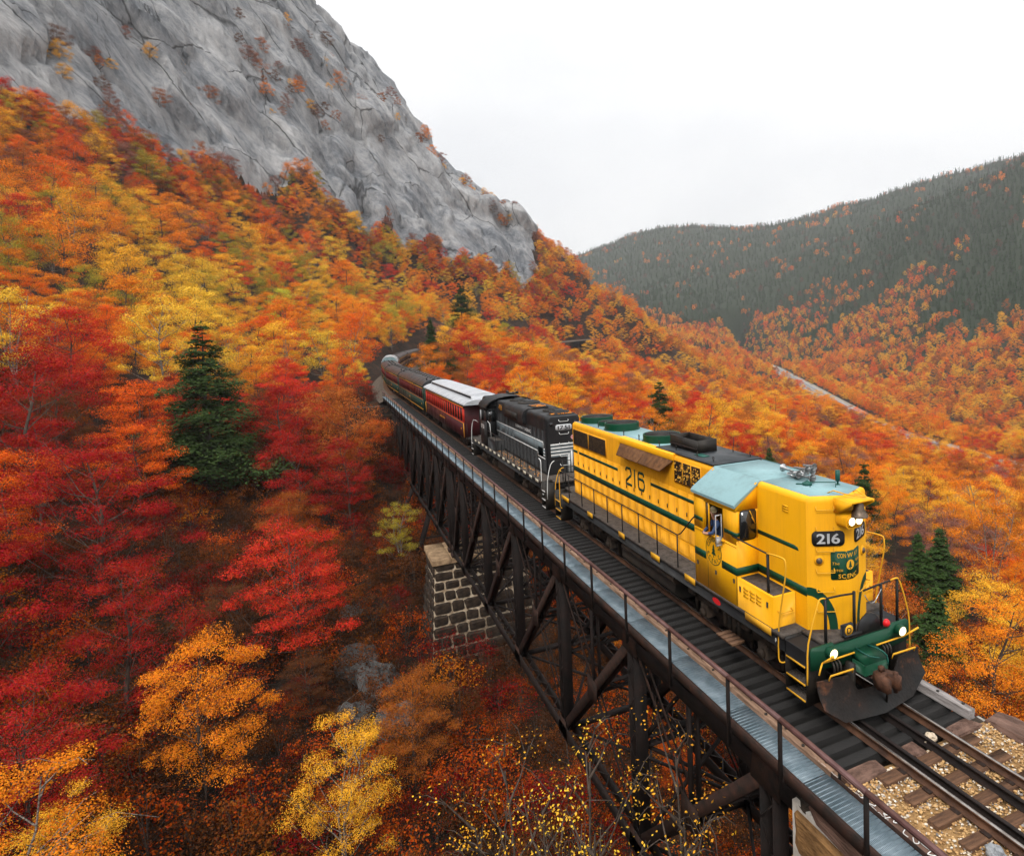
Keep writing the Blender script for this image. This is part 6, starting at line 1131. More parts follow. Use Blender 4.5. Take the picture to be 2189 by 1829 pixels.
# ------------------------------------------------------------------ the engineer at the cab window
M_JKT = pm('blue_jacket', (.020, .040, .10), (.045, .075, .16), 8, .8); M_SKIN = pm('skin', (.52, .27, .18), (.46, .22, .15), 10, .5); M_CAP = pm('olive_cap', (.13, .10, .05), (.2, .16, .09), 10, .8)
def engineer():
    bx, by, bz = -3.76, -1.33, 2.40; me = bpy.data.meshes.new('person'); J = {'pelvis': (bx, by+.12, bz+.45), 'waist': (bx, by+.08, bz+.62), 'chest': (bx+.02, by-.02, bz+.90), 'neck': (bx+.03, by-.08, bz+1.08), 'head0': (bx+.05, by-.11, bz+1.17), 'head1': (bx+.06, by-.12, bz+1.28), 'head2': (bx+.05, by-.12, bz+1.36),
        'sl': (bx+.20, by-.10, bz+1.01), 'el': (bx+.26, by-.30, bz+.80), 'wl': (bx+.10, by-.42, bz+.78), 'hl': (bx+.03, by-.43, bz+.78), 'sr': (bx-.17, by+.02, bz+1.00), 'er': (bx-.24, by-.14, bz+.80), 'wr': (bx-.08, by-.36, bz+.775), 'hr': (bx-.01, by-.40, bz+.775), 'kl': (bx+.25, by-.0, bz+.40), 'kr': (bx-.2, by-.0, bz+.40)}
    for hand, y in (('hl', .0), ('hr', .0)):
        b = np.array(J[hand])
        for f in range(4): J['%s_f%d' % (hand, f)] = tuple(b+np.array([(-.055 if hand == 'hl' else .055)-.008*(f % 2), -.02+.013*f, .01-.004*f]))
        J[hand+'_t'] = tuple(b+np.array([.0, -.045, .015]))
    R = dict(pelvis=(.16, .14), waist=(.17, .13), chest=(.19, .14), neck=(.06, .06), head0=(.075, .085), head1=(.085, .10), head2=(.06, .07), sl=(.075, .075), el=(.055, .055), wl=(.035, .035), hl=(.038, .025), sr=(.075, .075), er=(.055, .055), wr=(.035, .035), hr=(.038, .025), kl=(.09, .09), kr=(.09, .09))
    E = [('pelvis', 'waist'), ('waist', 'chest'), ('chest', 'neck'), ('neck', 'head0'), ('head0', 'head1'), ('head1', 'head2'), ('chest', 'sl'), ('sl', 'el'), ('el', 'wl'), ('wl', 'hl'), ('chest', 'sr'), ('sr', 'er'), ('er', 'wr'), ('wr', 'hr'), ('pelvis', 'kl'), ('pelvis', 'kr')]+[(h, '%s_f%d' % (h, f)) for h in ('hl', 'hr') for f in range(4)]+[(h, h+'_t') for h in ('hl', 'hr')]
    nm = list(J); root = thing('person', (bx, by, bz), 'engineer in a blue jacket and cap leaning at the open cab window', 'person')
    me.from_pydata([tuple(np.array(J[n])-[bx, by, bz]) for n in nm], [(nm.index(a), nm.index(b)) for a, b in E], []); o = link('body', me, root); sk = o.modifiers.new('skin', 'SKIN'); sk.use_smooth_shade = True; o.modifiers.new('sub', 'SUBSURF').levels = 2; o.modifiers['sub'].render_levels = 2
    for i, n in enumerate(nm): me.skin_vertices[0].data[i].radius = R.get(n, (.009, .009)); me.skin_vertices[0].data[i].use_root = (n == 'pelvis')
    # skin above the collar and beyond the cuffs, jacket elsewhere (by height and reach in the figure's own space)
    m, nt, N, K, b = nodes('jacket_and_skin'); tc = N.new('ShaderNodeTexCoord'); sp = N.new('ShaderNodeSeparateXYZ'); K.new(tc.outputs['Object'], sp.inputs[0]); g1 = N.new('ShaderNodeMath'); g1.operation = 'GREATER_THAN'; g1.inputs[1].default_value = 1.085; K.new(sp.outputs['Z'], g1.inputs[0]); g2_ = N.new('ShaderNodeMath'); g2_.operation = 'LESS_THAN'; g2_.inputs[1].default_value = -.395; K.new(sp.outputs['Y'], g2_.inputs[0]); mx = N.new('ShaderNodeMath'); mx.operation = 'MAXIMUM'; K.new(g1.outputs[0], mx.inputs[0]); K.new(g2_.outputs[0], mx.inputs[1]); mc = N.new('ShaderNodeMix'); mc.data_type = 'RGBA'; mc.inputs[6].default_value = (.035, .065, .15, 1); mc.inputs[7].default_value = (.50, .26, .17, 1); K.new(mx.outputs[0], mc.inputs[0]); K.new(mc.outputs[2], b.inputs['Base Color']); b.inputs['Roughness'].default_value = .75
    me.materials.append(m)
    H = np.array(J['head1']); c = MB(); c.lathe([(.105, .0), (.108, .04), (.095, .09), (.05, .125), (.01, .135)], H+[0, 0, .045], n=16); c.prism([(H[0]+.02, H[1]-.09), (H[0]+.13, H[1]-.16), (H[0]+.19, H[1]-.14), (H[0]+.19, H[1]-.05), (H[0]+.10, H[1]+.04)], H[2]+.05, H[2]+.065, 'z'); c.build('cap', M_CAP, root, smooth=True)
    F = np.array([.80, -.60, 0.]); S = np.array([.60, .80, 0.]); f = MB(); f.lathe([(.012, 0), (.02, .03), (.006, .055)], H+F*.088+[0, 0, .012], (F[0]*.5, F[1]*.5, -.9), 8)
    for s in (-1, 1): f.lathe([(.006, -.02), (.026, -.012), (.028, .02), (.008, .03)], H+S*s*.088+[0, 0, -.005], (0, 0, 1), 8)
    f.build('nose_and_ears', M_SKIN, root, smooth=True); e = MB()
    for s in (-1, 1): e.lathe([(.004, -.004), (.012, 0), (.004, .006)], H+F*.090+S*s*.034+[0, 0, .02], F, 8)
    e.bar(H+F*.088-S*.028+[0, 0, -.052], H+F*.088+S*.028+[0, 0, -.052], .01, .008); e.build('eyes_and_mouth', M_LATCH, root)
engineer()
# ------------------------------------------------------------------ trees
M_BARK = pm('brown_bark', (.045, .032, .024), (.12, .09, .07), 9, .9, bump=.5, bscale=30, stretch=(1, 1, .25))
M_BIRCH = pm('white_birch_bark', (.07, .055, .045), (.36, .31, .26), 7, .8, lo=.40, hi=.62, bump=.3, bscale=25, stretch=(1, 1, 3))

def broadleaf(seed, H=9.0, CR=2.9, base=.28, nl=6000, leaf=.13, nclump=30, flat=.5, bare=0.0, stems=1, droop=0.0, thin=4):
    """a broadleaved tree: stem(s), limbs, twigs, leaves gathered in clumps at the twig ends. Height H, crown radius CR"""
    g = np.random.default_rng(seed); paths = []; cl = []
    tops = []
    for st in range(stems):
        lean = g.normal(size=2)*.05*H+(np.array([math.cos(st*2.1), math.sin(st*2.1)])*.10*H if stems > 1 else 0)
        zz = np.linspace(-.6, H*.93, 7); cr = np.c_[lean[0]*(zz/H)**1.4+.02*H*np.sin(zz*.9+seed), lean[1]*(zz/H)**1.4+.02*H*np.cos(zz*.7+seed), zz]
        r0 = .013*H*(1 if stems == 1 else .62); paths.append((cr, r0*(1-.93*np.clip(zz/H, 0, 1))+.008, 6)); tops.append(cr)
    for k in range(nclump):
        t = base+(1-base)*((k+g.random())/nclump); hrel = (t-base)/(1-base)
        prof = math.sqrt(max(0.0, 1-(1.7*hrel-.65)**2/1.1))*(.95+.25*g.random()) if hrel < .98 else .12
        ang = k*2.399+g.normal()*.4; rr = CR*prof*(.12+.93*math.sqrt(g.random()))
        c0 = tops[k % stems]; ax = np.array([np.interp(t*H, c0[:, 2], c0[:, i]) for i in (0, 1)])
        c = np.array([ax[0]+rr*math.cos(ang), ax[1]+rr*math.sin(ang), t*H+g.normal()*.02*H])
        z0 = max(base*H*.55, c[2]-rr*(.65+.35*g.random())-.03*H); p0 = np.array([np.interp(z0, c0[:, 2], c0[:, 0]), np.interp(z0, c0[:, 2], c0[:, 1]), z0])
        mid = p0*.5+c*.5+np.array([0, 0, -.12*rr])+g.normal(size=3)*.06*rr
        rl = .0034*H; paths.append((np.array([p0, mid, c+[0, 0, -.05*H*droop]]), np.array([rl, rl*.6, .008]), thin)); cl.append((c, rr))
        for q in range(3):   # twigs
            e = c+g.normal(size=3)*[.34*CR*.8, .34*CR*.8, .14*CR]; paths.append((np.array([mid*.35+c*.65, (c+e)/2+[0, 0, .04*CR], e]), np.array([.012, .008, .004])*H/9, 3))
    n = int(nl*(1-bare)); ci = g.integers(0, nclump, n); cc = np.array([c for c, _ in cl])[ci]
    u = g.normal(size=(n, 3)); u /= np.linalg.norm(u, axis=1)[:, None]; rad = (g.random(n)**.38)
    csz = CR*(.24+.19*_jit[(ci*7+seed) % 512, 1])*math.sqrt(26/nclump); off = u*rad[:, None]*csz[:, None]*np.array([1.15, 1.15, flat])
    lump = .35*csz[:, None]*np.c_[pnoise(cc*3+off*2.2), pnoise(cc*3+off*2.2+40), .4*pnoise(cc*3+off*2.2+80)]
    pos = cc+off+lump; nrm = np.array([0, 0, .65])+1.0*u+g.normal(size=(n, 3))*.34
    V, F, lv = leaves(pos, nrm, leaf, g); tv, tf = tubes(paths); return V, F, lv, tv, tf
def conifer(seed, H=14.0, R=2.6, nw=26, base=.12, leaf=.5, dens=1.0, droop=.25, open_=0.0, ragged=.25, tuft=0.0):
    """spruce or pine: tapering whorls of drooping boughs carrying flat needle sprays"""
    g = np.random.default_rng(seed); paths = [(np.array([[0, 0, -.6], [.01*H, 0, H*.5], [0, .01*H, H]]), np.array([.016*H, .01*H, .01]), 6)]; P, Nn, S = [], [], []
    for w in range(nw):
        t = base+(1-base)*(w+g.random()*.7)/nw
        if open_ and g.random() < open_: continue
        L = R*((1-t)**.8*1.05+.05)*(1-ragged+2*ragged*g.random()); nb = int(5+2*g.random())
        for b in range(nb):
            a = b*2*math.pi/nb+w*1.1+g.normal()*.25; l = L*(.7+.45*g.random() if not tuft else .45+.75*g.random()); dr = np.array([math.cos(a), math.sin(a), 0])
            z0 = (t+(g.normal()*1.6/nw if tuft else g.normal()*.35/nw))*H; z0 = min(z0, .985*H); tip = dr*l+np.array([0, 0, z0-droop*l+.12*l*t]); paths.append((np.array([[0, 0, z0], dr*l*.55+[0, 0, z0-droop*.3*l], tip]), np.array([.006*H*(1-t)+.01, .012, .004]), 3))
            m = max(4, int(l/leaf*7*dens)); s = tuft+(1-tuft)*g.random(m)**.7; pp = np.array([0, 0, z0])+dr*l*s[:, None]+np.c_[np.zeros(m), np.zeros(m), -droop*l*s**1.6]
            side = np.array([-dr[1], dr[0], 0]); wd = (.30*l*(1-s*.75)+.05) if tuft == 0 else np.full(m, .16*l+.05); pp = pp+side*(g.normal(size=m)*wd)[:, None]+np.c_[np.zeros(m), np.zeros(m), (-.15*g.random(m)*l*.5 if tuft == 0 else g.normal(size=m)*.085*l+.05*l)]
            P.append(pp); Nn.append(np.array([0, 0, 1.])+g.normal(size=(m, 3))*.35+dr*.25)
    tp = g.normal(size=(14, 3))*[.06, .06, .3]*H*.08+[0, 0, H*.985]; P.append(tp); Nn.append(g.normal(size=(14, 3)))
    P = np.concatenate(P); Nn = np.concatenate(Nn); V, F, lv = leaves(P, Nn, leaf, g, .42); tv, tf = tubes(paths); return V, F, lv, tv, tf

# palette of leaf colours (true leaf reflectance)
PAL = {'gold': (.92, .45, .035), 'yellow': (.93, .55, .05), 'orange': (.86, .255, .018), 'flame': (.82, .135, .014), 'red': (.62, .042, .018), 'crimson': (.36, .018, .012),
       'rust': (.40, .115, .022), 'brown': (.16, .060, .024), 'olive': (.40, .31, .035), 'lime': (.58, .54, .05), 'mauve': (.30, .12, .085), 'green': (.050, .090, .026), 'pine': (.044, .072, .022), 'spruce': (.026, .066, .018)}
WORDS = {'gold': 'golden yellow', 'yellow': 'bright yellow', 'orange': 'orange', 'flame': 'flame orange', 'red': 'scarlet', 'crimson': 'dark crimson', 'rust': 'rust brown', 'brown': 'dull brown', 'olive': 'olive green', 'lime': 'lime yellow', 'mauve': 'mauve brown'}
# near (individual) kinds: separate trunk and crown meshes
NEAR = []
for i, kw in enumerate([dict(H=9, CR=3.0, nl=20000, leaf=.095, nclump=24, flat=.66), dict(H=10.5, CR=2.8, nl=20000, leaf=.092, nclump=26, flat=.6), dict(H=8.5, CR=3.2, nl=20000, leaf=.095, nclump=26, flat=.5), dict(H=11, CR=2.7, nl=15000, leaf=.098, nclump=36, stems=2, flat=.6),
                        dict(H=9.5, CR=3.1, nl=20000, leaf=.092, nclump=32, flat=.42), dict(H=10, CR=2.8, nl=13000, leaf=.095, nclump=34, stems=3, flat=.65)]):
    V, F, lv, tv, tf = broadleaf(11+i, **kw); NEAR.append((leafmesh('crown', V, F, lv, M_LEAF), npmesh('trunk', tv, [tf], True), kw['H'], kw['CR'], i in (3, 5)))
for i, kw in enumerate([dict(H=9, CR=3.0, nl=30000, leaf=.072, nclump=40), dict(H=10, CR=2.8, nl=22000, leaf=.072, nclump=36, stems=2, flat=.6), dict(H=9.5, CR=3.1, nl=28000, leaf=.072, nclump=30, flat=.5), dict(H=10.5, CR=2.7, nl=26000, leaf=.07, nclump=34, flat=.55)]):
    V, F, lv, tv, tf = broadleaf(31+i, **kw); NEAR.append((leafmesh('crown', V, F, lv, M_LEAF), npmesh('trunk', tv, [tf], True), kw['H'], kw['CR'], i == 1))
for c, t, H, CR, birch in NEAR: t.materials.append(M_BIRCH if birch else M_BARK)
def unit_variant(fn, seed, mat, wood, **kw):
    V, F, lv, tv, tf = fn(seed, **kw); return leafmesh('variant', V, F, lv, mat, (tv, tf, wood))
C_MID = variant_collection('mid_kinds', [unit_variant(broadleaf, 40+i, M_LEAF, M_BIRCH if i == 4 else M_BARK, H=9.5, CR=3.0+.1*i, nl=10000, leaf=.135, nclump=18+2*i, flat=.45+.06*i, stems=2 if i == 4 else 1) for i in range(6)])
C_FAR = variant_collection('far_kinds', [unit_variant(broadleaf, 60+i, M_LEAF, M_BARK, H=10, CR=3.3, nl=2400, leaf=.36, nclump=16, flat=.7, base=.12) for i in range(4)] + [unit_variant(conifer, 66+i, M_NEEDLE, M_BARK, H=11, R=2.4, nw=11, leaf=1.1, dens=.55, droop=.35) for i in range(3)])
C_BUSH = variant_collection('bush_kinds', [unit_variant(broadleaf, 80+i, M_LEAF, M_BARK, H=2.4, CR=1.5, nl=900+300*i, leaf=.105, nclump=16, base=.12, flat=.6, stems=3) for i in range(3)])
# ---- where trees stand
def polar(p): d = p[:, :2]-CAM[:2]; return np.hypot(d[:, 0], d[:, 1]), np.arctan2(d[:, 1], d[:, 0]) % (2*math.pi)
AZ0, AZ1 = R_(116), R_(205)        # compass sweep worth planting, as seen from above the near abutment
def jgrid(x0, x1, y0, y1, s, g):
    x = np.arange(x0, x1, s); y = np.arange(y0, y1, s); X, Y = np.meshgrid(x, y); p = np.c_[X.ravel(), Y.ravel()]; return p+(g.random(p.shape)-.5)*s*.85
def seen(p, top, margin=3.0):
    """can the top of a tree be seen over the ground from the flight path"""
    ok = np.ones(len(p), bool); tgt = np.c_[p, hz(p)+top]
    for t in np.r_[np.linspace(.06, .9, 26), .94, .97]:
        q = CAM+(tgt-CAM)*t; ok &= hz(q[:, :2]) < q[:, 2]+margin
    return ok
def track_dist(p):
    d2 = ((p[:, None, :2]-_tp[None, :, :2])**2).sum(-1); k = d2.argmin(1); return np.sqrt(d2[np.arange(len(p)), k]), _ts[k]
def thin(p, r, g):
    """keep points at least r (per point) apart"""
    o = g.permutation(len(p)); cell = {}; keep = []; rm = float(np.max(r))
    for i in o:
        x, y = p[i]; cx_, cy_ = int(x//rm), int(y//rm); ok = True
        for a in (-1, 0, 1):
            for b in (-1, 0, 1):
                for j in cell.get((cx_+a, cy_+b), ()):
                    if (p[j, 0]-x)**2+(p[j, 1]-y)**2 < (.5*(r[i]+r[j]))**2: ok = False; break
                if not ok: break
            if not ok: break
        if ok: cell.setdefault((cx_, cy_), []).append(i); keep.append(i)
    return np.array(sorted(keep))
def plantable(p):
    d, s = track_dist(p); D, a = polar(p); ok = (a > AZ0) & (a < AZ1)
    ok &= ~((d < 5.5) & (s > 88)) & ~((d < 7.5) & (s > 150) & (s < 420))
    ok &= ~((p[:, 0] > -92) & (np.abs(p[:, 1]) < 6.0))                                   # under and beside the trestle
    ok &= ~((p[:, 0] > -1.5) & (np.abs(p[:, 1]) < 8.0)) & (D > 13)
    far = (p[:, 1] > 60) & (D > 120); 
    if far.any(): rd, _ = road_dist(p[far]); ok[far] &= rd > 10
    ok &= rockness(p) < .35
    return ok
def colour(p, D, g):
    """autumn colours in drifts: crimson low in the ravine, orange on the middle slopes, gold above, rust and orange towards the valley"""
    n = len(p); k1 = fbm(np.c_[p/26, np.zeros(n)], 2); k2 = fbm(np.c_[p/9, np.full(n, 5.)], 2); v = g.random(n); z = hz(p); left = p[:, 1] < -4+.0*z
    names = np.empty(n, object)
    BRUSH = ['brown', 'crimson', 'brown', 'rust', 'rust', 'brown', 'gold', 'brown']; NEARL = ['orange', 'rust', 'flame', 'rust', 'crimson', 'red', 'rust', 'gold']; LOW = ['crimson', 'red', 'crimson', 'rust', 'crimson', 'red', 'flame', 'brown']; MID = ['flame', 'red', 'orange', 'gold', 'orange', 'yellow', 'gold', 'olive']; UP = ['orange', 'gold', 'rust', 'mauve', 'flame', 'orange', 'olive', 'gold']
    RT = ['orange', 'flame', 'orange', 'rust', 'gold', 'red', 'orange', 'mauve']; FARR = ['orange', 'orange', 'gold', 'flame', 'rust']
    for i in range(n):
        if p[i, 1] > 6 and p[i, 0] > -210 or p[i, 1] > 110: pal = RT if D[i] < 330 else FARR
        elif p[i, 0] > -62 and p[i, 1] > -19 and p[i, 1] < 0: pal = BRUSH
        elif D[i] < 46: pal = NEARL
        elif z[i] < 2 and D[i] < 118: pal = LOW
        elif z[i] < 40: pal = MID
        else: pal = UP
        t = np.clip(.5+.55*k1[i]+.35*k2[i]+(v[i]-.5)*.75, 0, .999); names[i] = pal[int(t*len(pal))]
    tint = np.array([PAL[c] for c in names])*(1+.22*(g.random((n, 1))-.5)); return names, np.clip(tint*(1+.10*(g.random((n, 3))-.5)), 0, .95)

g = np.random.default_rng(99)
P1 = jgrid(-330, 20, -160, 240, 2.2, g); D, a = polar(P1); P1 = P1[(D < 150)]; P1 = P1[plantable(P1)]
P2 = jgrid(-680, -20, -260, 560, 3.6, g); D, a = polar(P2); P2 = P2[(D >= 150) & (D < 640)]; P2 = P2[plantable(P2)]
P3 = jgrid(-1700, -150, 100, 1500, 8.2, g); D, a = polar(P3); P3 = P3[(D >= 640) & (D < 1300)]; P3 = P3[plantable(P3)]
P4 = jgrid(-3000, -600, 100, 2300, 13.0, g); D, a = polar(P4); P4 = P4[(D >= 1300) & (D < 2750)]; P4 = P4[plantable(P4)]
P1 = P1[seen(P1, 9)]; P2 = P2[seen(P2, 9)]
P1 = P1[~((P1[:, 0] > -62) & (P1[:, 1] > -19) & (P1[:, 1] < 0) & (g.random(len(P1)) < .93))]
S1 = (.62+.75*g.random(len(P1))**1.3)*np.where(P1[:, 1] < -4, 1.38, 1.08); k_ = thin(P1, 4.9*S1, g); P1, S1 = P1[k_], S1[k_]
S2 = (.62+.75*g.random(len(P2))**1.3)*np.where(P2[:, 1] < 40, 1.25, 1.0); k_ = thin(P2, 5.0*S2, g); P2, S2 = P2[k_], S2[k_]
P3 = P3[seen(P3, 10)]; P4 = P4[seen(P4, 10, 8)]
LEDGE = np.array([(-374, -13), (-389, 0), (-394, 13), (-407, 32), (-421, 47), (-423, 63), (-425, 81), (-427, 93), (-427, 103), (-374, -4), (-354, -30), (-359, -18), (-283, -74), (-272, -77), (-265, -83), (-305, -62), (-311, -54), (-247, -85)])
PL = np.concatenate([LEDGE[:12][g.integers(0, 12, 90)]+g.normal(size=(90, 2))*[5, 6], LEDGE[12:][g.integers(0, 6, 16)]+g.normal(size=(16, 2))*4])
# hero conifers: x, y, height, crown radius, label
HERO = [(-78.5, -22.5, 19.0, 6.6, 'big dark green pine standing alone among crimson maples on the left slope'),
        (-163, 14.5, 14.0, 3.6, 'pointed dark spruce just right of the curving train'), (-150, 17, 10.0, 3.2, 'small bushy spruce at the foot of the pointed spruce beside the train'),
        (-200, 29.5, 21.0, 5.8, 'tall ragged pine beyond the train, below the bare rock face'), (-91.5, 42.3, 13.5, 4.2, 'dark pine rising above the yellow locomotive radiator fans'),
        (-49, 48.7, 13.0, 3.2, 'thin pine behind the bell of the yellow locomotive'), (-34.2, 41.2, 8.8, 2.6, 'left spruce of the close pair beyond the locomotive nose'), (-34.4, 44.6, 9.0, 3.0, 'right spruce of the close pair beyond the locomotive nose'),
        (-22.5, 29.7, 8.8, 3.0, 'small dark spruce right of the snow plow above the bushes'), (-78, 56, 7, 2.2, 'little spruce among orange trees behind the black hatch of the roof')]
HXY = np.array([[h[0], h[1]] for h in HERO])
def clear_of(p, q, r): return (((p[:, None]-q[None])**2).sum(-1) > r*r).all(1)
HT = HXY+(CAM[:2]-HXY)/np.linalg.norm(CAM[:2]-HXY, axis=1)[:, None]*5.5; HT2 = np.concatenate([HXY[4:9]+(CAM[:2]-HXY[4:9])/np.linalg.norm(CAM[:2]-HXY[4:9], axis=1)[:, None]*q for q in (5, 9)]); HT3 = np.concatenate([HXY[:1]+(CAM[:2]-HXY[:1])/np.linalg.norm(CAM[:2]-HXY[:1])*q for q in (6, 12, 18, 24, 30)]); k_ = clear_of(P1, HT3, 5.2) & clear_of(P1, HT2, 3.0) & clear_of(P1, HXY, 4.0) & clear_of(P1, HT, 3.6) & clear_of(P1, HT[:1]*2-HXY[:1], 4); P1, S1 = P1[k_], S1[k_]; k_ = clear_of(P2, HXY, 4.5); P2, S2 = P2[k_], S2[k_]
# 300 individuals: those that show largest
D1, A1 = polar(P1); size1 = S1.copy()
side = (np.abs(P1[:, 1]) < 17) & (P1[:, 0] > -60) & (P1[:, 1] < 0); size1[side] *= .55      # young growth between the viewpoint and the trestle
sideR = (P1[:, 1] > 0) & (P1[:, 1] < 16); size1[sideR] *= .6
size1[D1 < 34] *= .72; farl = (P1[:, 0] < -80) & (P1[:, 0] > -150) & (P1[:, 1] > -15) & (P1[:, 1] < 0); size1[farl] *= .5
names1, tint1 = colour(P1, D1, g); order = np.argsort(-(size1/D1))
N_IND = 262
REG = lambda x, y, D: ('in the ravine below the trestle' if x > -46 and -20 < y < 0 else 'on the left slope by the far trestle' if y < 0 and D > 62 else 'low on the left slope' if y < 0 else 'just behind the train' if y < 26 else 'on the valley slope')
ORD = 'first second third fourth fifth sixth seventh eighth ninth tenth eleventh twelfth thirteenth fourteenth fifteenth sixteenth seventeenth eighteenth nineteenth twentieth twenty-first twenty-second twenty-third twenty-fourth twenty-fifth twenty-sixth twenty-seventh twenty-eighth twenty-ninth thirtieth thirty-first thirty-second thirty-third thirty-fourth thirty-fifth thirty-sixth thirty-seventh thirty-eighth thirty-ninth fortieth'.split()
def make_tree(kind, x, y, s, rz, name, tint, label, cat, group):
    c, t, H, CR, birch = NEAR[kind]; r = thing('birch_tree' if birch else 'maple_tree', (x, y, float(hz(np.array([[x, y]]))[0])-.15), label, cat, group, rz); r.scale = (s*(.92+.16*random.random()),)*2+(s*(.84 if s > 1.1 else 1.0),)
    o = link('crown', c, r); o['tint'] = [float(v) for v in tint]; link('trunk', t, r); return r
HEROD = [(-24.3, -10.9, .86, 7, 'gold', 'large golden birch with pale stems in front, left of the trestle foot'), (-41.3, -13.0, 1.42, 6, 'red', 'broad scarlet maple left of the stone pier'), (-21.9, -20.3, .78, 7, 'gold', 'golden birch at the bottom corner of the left slope'),
         (-25.3, -22.6, 1.0, 6, 'crimson', 'crimson maple at the left edge above the corner birch'), (-52.9, -5.2, .62, 3, 'olive', 'small olive yellow birch against the trestle above the pier'), (-87.3, -13.5, 1.35, 4, 'red', 'spreading scarlet maple left of the far abutment'), (-80, -5.6, .6, 2, 'flame', 'small flame orange maple against the far end of the trestle'),
         (-31.5, -17.5, 1.1, 6, 'orange', 'orange maple between the boulders and the corner birch'), (-189, -19.7, 1.5, 0, 'lime', 'lime yellow tree high on the slope below the cliff')]
HSH = [(-.7, 4.9, .30, 'gold', 'golden leafy bush beside the grey guard timber'), (-.9, 7.1, .34, 'gold', 'golden bush at the right edge beyond the coping stones'), (-5.3, 11.4, .36, 'rust', 'rusty bush beyond the snow plow'), (-4.8, 8.0, .28, 'brown', 'thin brown bush close behind the plow')]
HD = np.array([(h[0], h[1]) for h in HEROD+HSH]); okm = clear_of(P1, HD[:len(HEROD)], 3.6) & clear_of(P1, HD[len(HEROD):], 1.8); order = np.array([k for k in order if okm[k]])
for x, y, s, kd, nm, lab in HEROD: make_tree(kd, x, y, s, x, nm, np.array(PAL[nm])*(1.05 if nm != 'crimson' else 1.2), lab, 'tree', None)
for x, y, s, nm, lab in HSH:
    r = make_tree(6, x, y, s, x, nm, np.array(PAL[nm]), lab, 'shrub', None); r.name = 'shrub'
plan = []
for k in order[:N_IND]:
    kind = int(g.integers(0, 6)); nm = names1[k]
    if nm in ('crimson', 'red', 'flame', 'brown', 'rust') and NEAR[kind][4]: kind = int(g.integers(0, 3))
    if D1[k] < 62: kind = 7 if (nm in ('gold', 'yellow', 'orange', 'olive') and g.random() < .55) else (6, 8, 9)[int(g.integers(0, 3))]
    sz = 'young ' if size1[k] < .7 else 'tall ' if size1[k] > 1.4 else ''; reg = REG(P1[k, 0], P1[k, 1], D1[k])
    plan.append((k, kind, '%s%s %s' % (sz, WORDS[nm], 'birch' if NEAR[kind][4] else 'maple'), reg))
by = {}
for q in plan: by.setdefault((q[2], q[3]), []).append(q)
for (what, reg), L_ in by.items():
    L_.sort(key=lambda q: -A1[q[0]])
    for i, (k, kind, _, _) in enumerate(L_):
        lab = '%s %s' % (what, reg) if len(L_) == 1 else '%s %s from the left %s' % (ORD[i] if i < 40 else 'number %d' % (i+1), what, reg)
        make_tree(kind, P1[k, 0], P1[k, 1], size1[k], g.random()*6.28, names1[k], tint1[k], lab, 'tree', '%s trees %s' % (what, reg))
def road_young(p):
    rd, _ = road_dist(p); k = ((p[:, None, :2]-RL[None, :, :2])**2).sum(-1).argmin(1); D, _ = polar(p); Dr, _ = polar(RL[k]); return np.where((D < Dr) & (p[:, 1] > 60) & ((RL[k, 0] < -345) & (RL[k, 0] > -590) | (RL[k, 0] < -142) & (RL[k, 0] > -178)), np.clip(rd/95, .2, 1.0), 1.0)
def mass(name, P, D, A, names, tint, sz, coll, nk, label, con=None):
    n = len(P); z = hz(P)-.3; vid = g.integers(0, nk, n) if con is None else con
    s = np.c_[sz*(.9+.25*g.random(n)), sz*(.9+.25*g.random(n)), sz*(.85+.35*g.random(n))*np.where(np.asarray(sz) > 1.1, .84, 1.0)]
    return scatter(name, np.c_[P, z], g.random(n)*6.28, s, vid, tint, coll, label, 'forest')
tl = np.array([PAL[q] for q in ('rust', 'mauve', 'orange', 'rust', 'gold', 'mauve', 'brown')])[g.integers(0, 7, len(PL))]*(.8+.3*g.random((len(PL), 1)))
PF = np.concatenate([a_+(b_-a_)*g.random((64, 1))+g.normal(size=(64, 2))*[4.5, 4.5]+_unit(np.cross(np.r_[b_-a_, 0], [0, 0, 1]))[:2]*3.0 for a_, b_ in zip(FOOT[1:-2], FOOT[2:-1])])
PF = PF[rockness(PF) < .75]; tf_ = np.array([PAL[q] for q in ('orange', 'rust', 'gold', 'mauve', 'flame', 'orange', 'olive', 'red')])[g.integers(0, 8, len(PF))]*(.8+.3*g.random((len(PF), 1)))
PL = np.r_[PL, PF]; tl = np.r_[tl, tf_]
mass('ledge_wood', PL, None, None, None, tl, .45+.55*g.random(len(PL)), C_MID, 6, 'rusty trees clinging to the ledges and foot of the cliff')
rest = order[N_IND:]
mass('autumn_wood', P1[rest], D1[rest], A1[rest], names1[rest], tint1[rest], size1[rest], C_MID, 6, 'orange and red wood filling the slopes between the nearer trees')
D2, A2 = polar(P2); n2, t2 = colour(P2, D2, g); con2 = (g.random(len(P2)) < .035)
vid2 = np.where(D2 < 330, g.integers(0, 6, len(P2)), g.integers(0, 6, len(P2)))
s2 = S2*road_young(P2)
mass('hillside_wood', P2, D2, A2, n2, t2, s2, C_MID, 6, 'autumn wood covering the hillside under the cliff and the slope to the road', vid2)
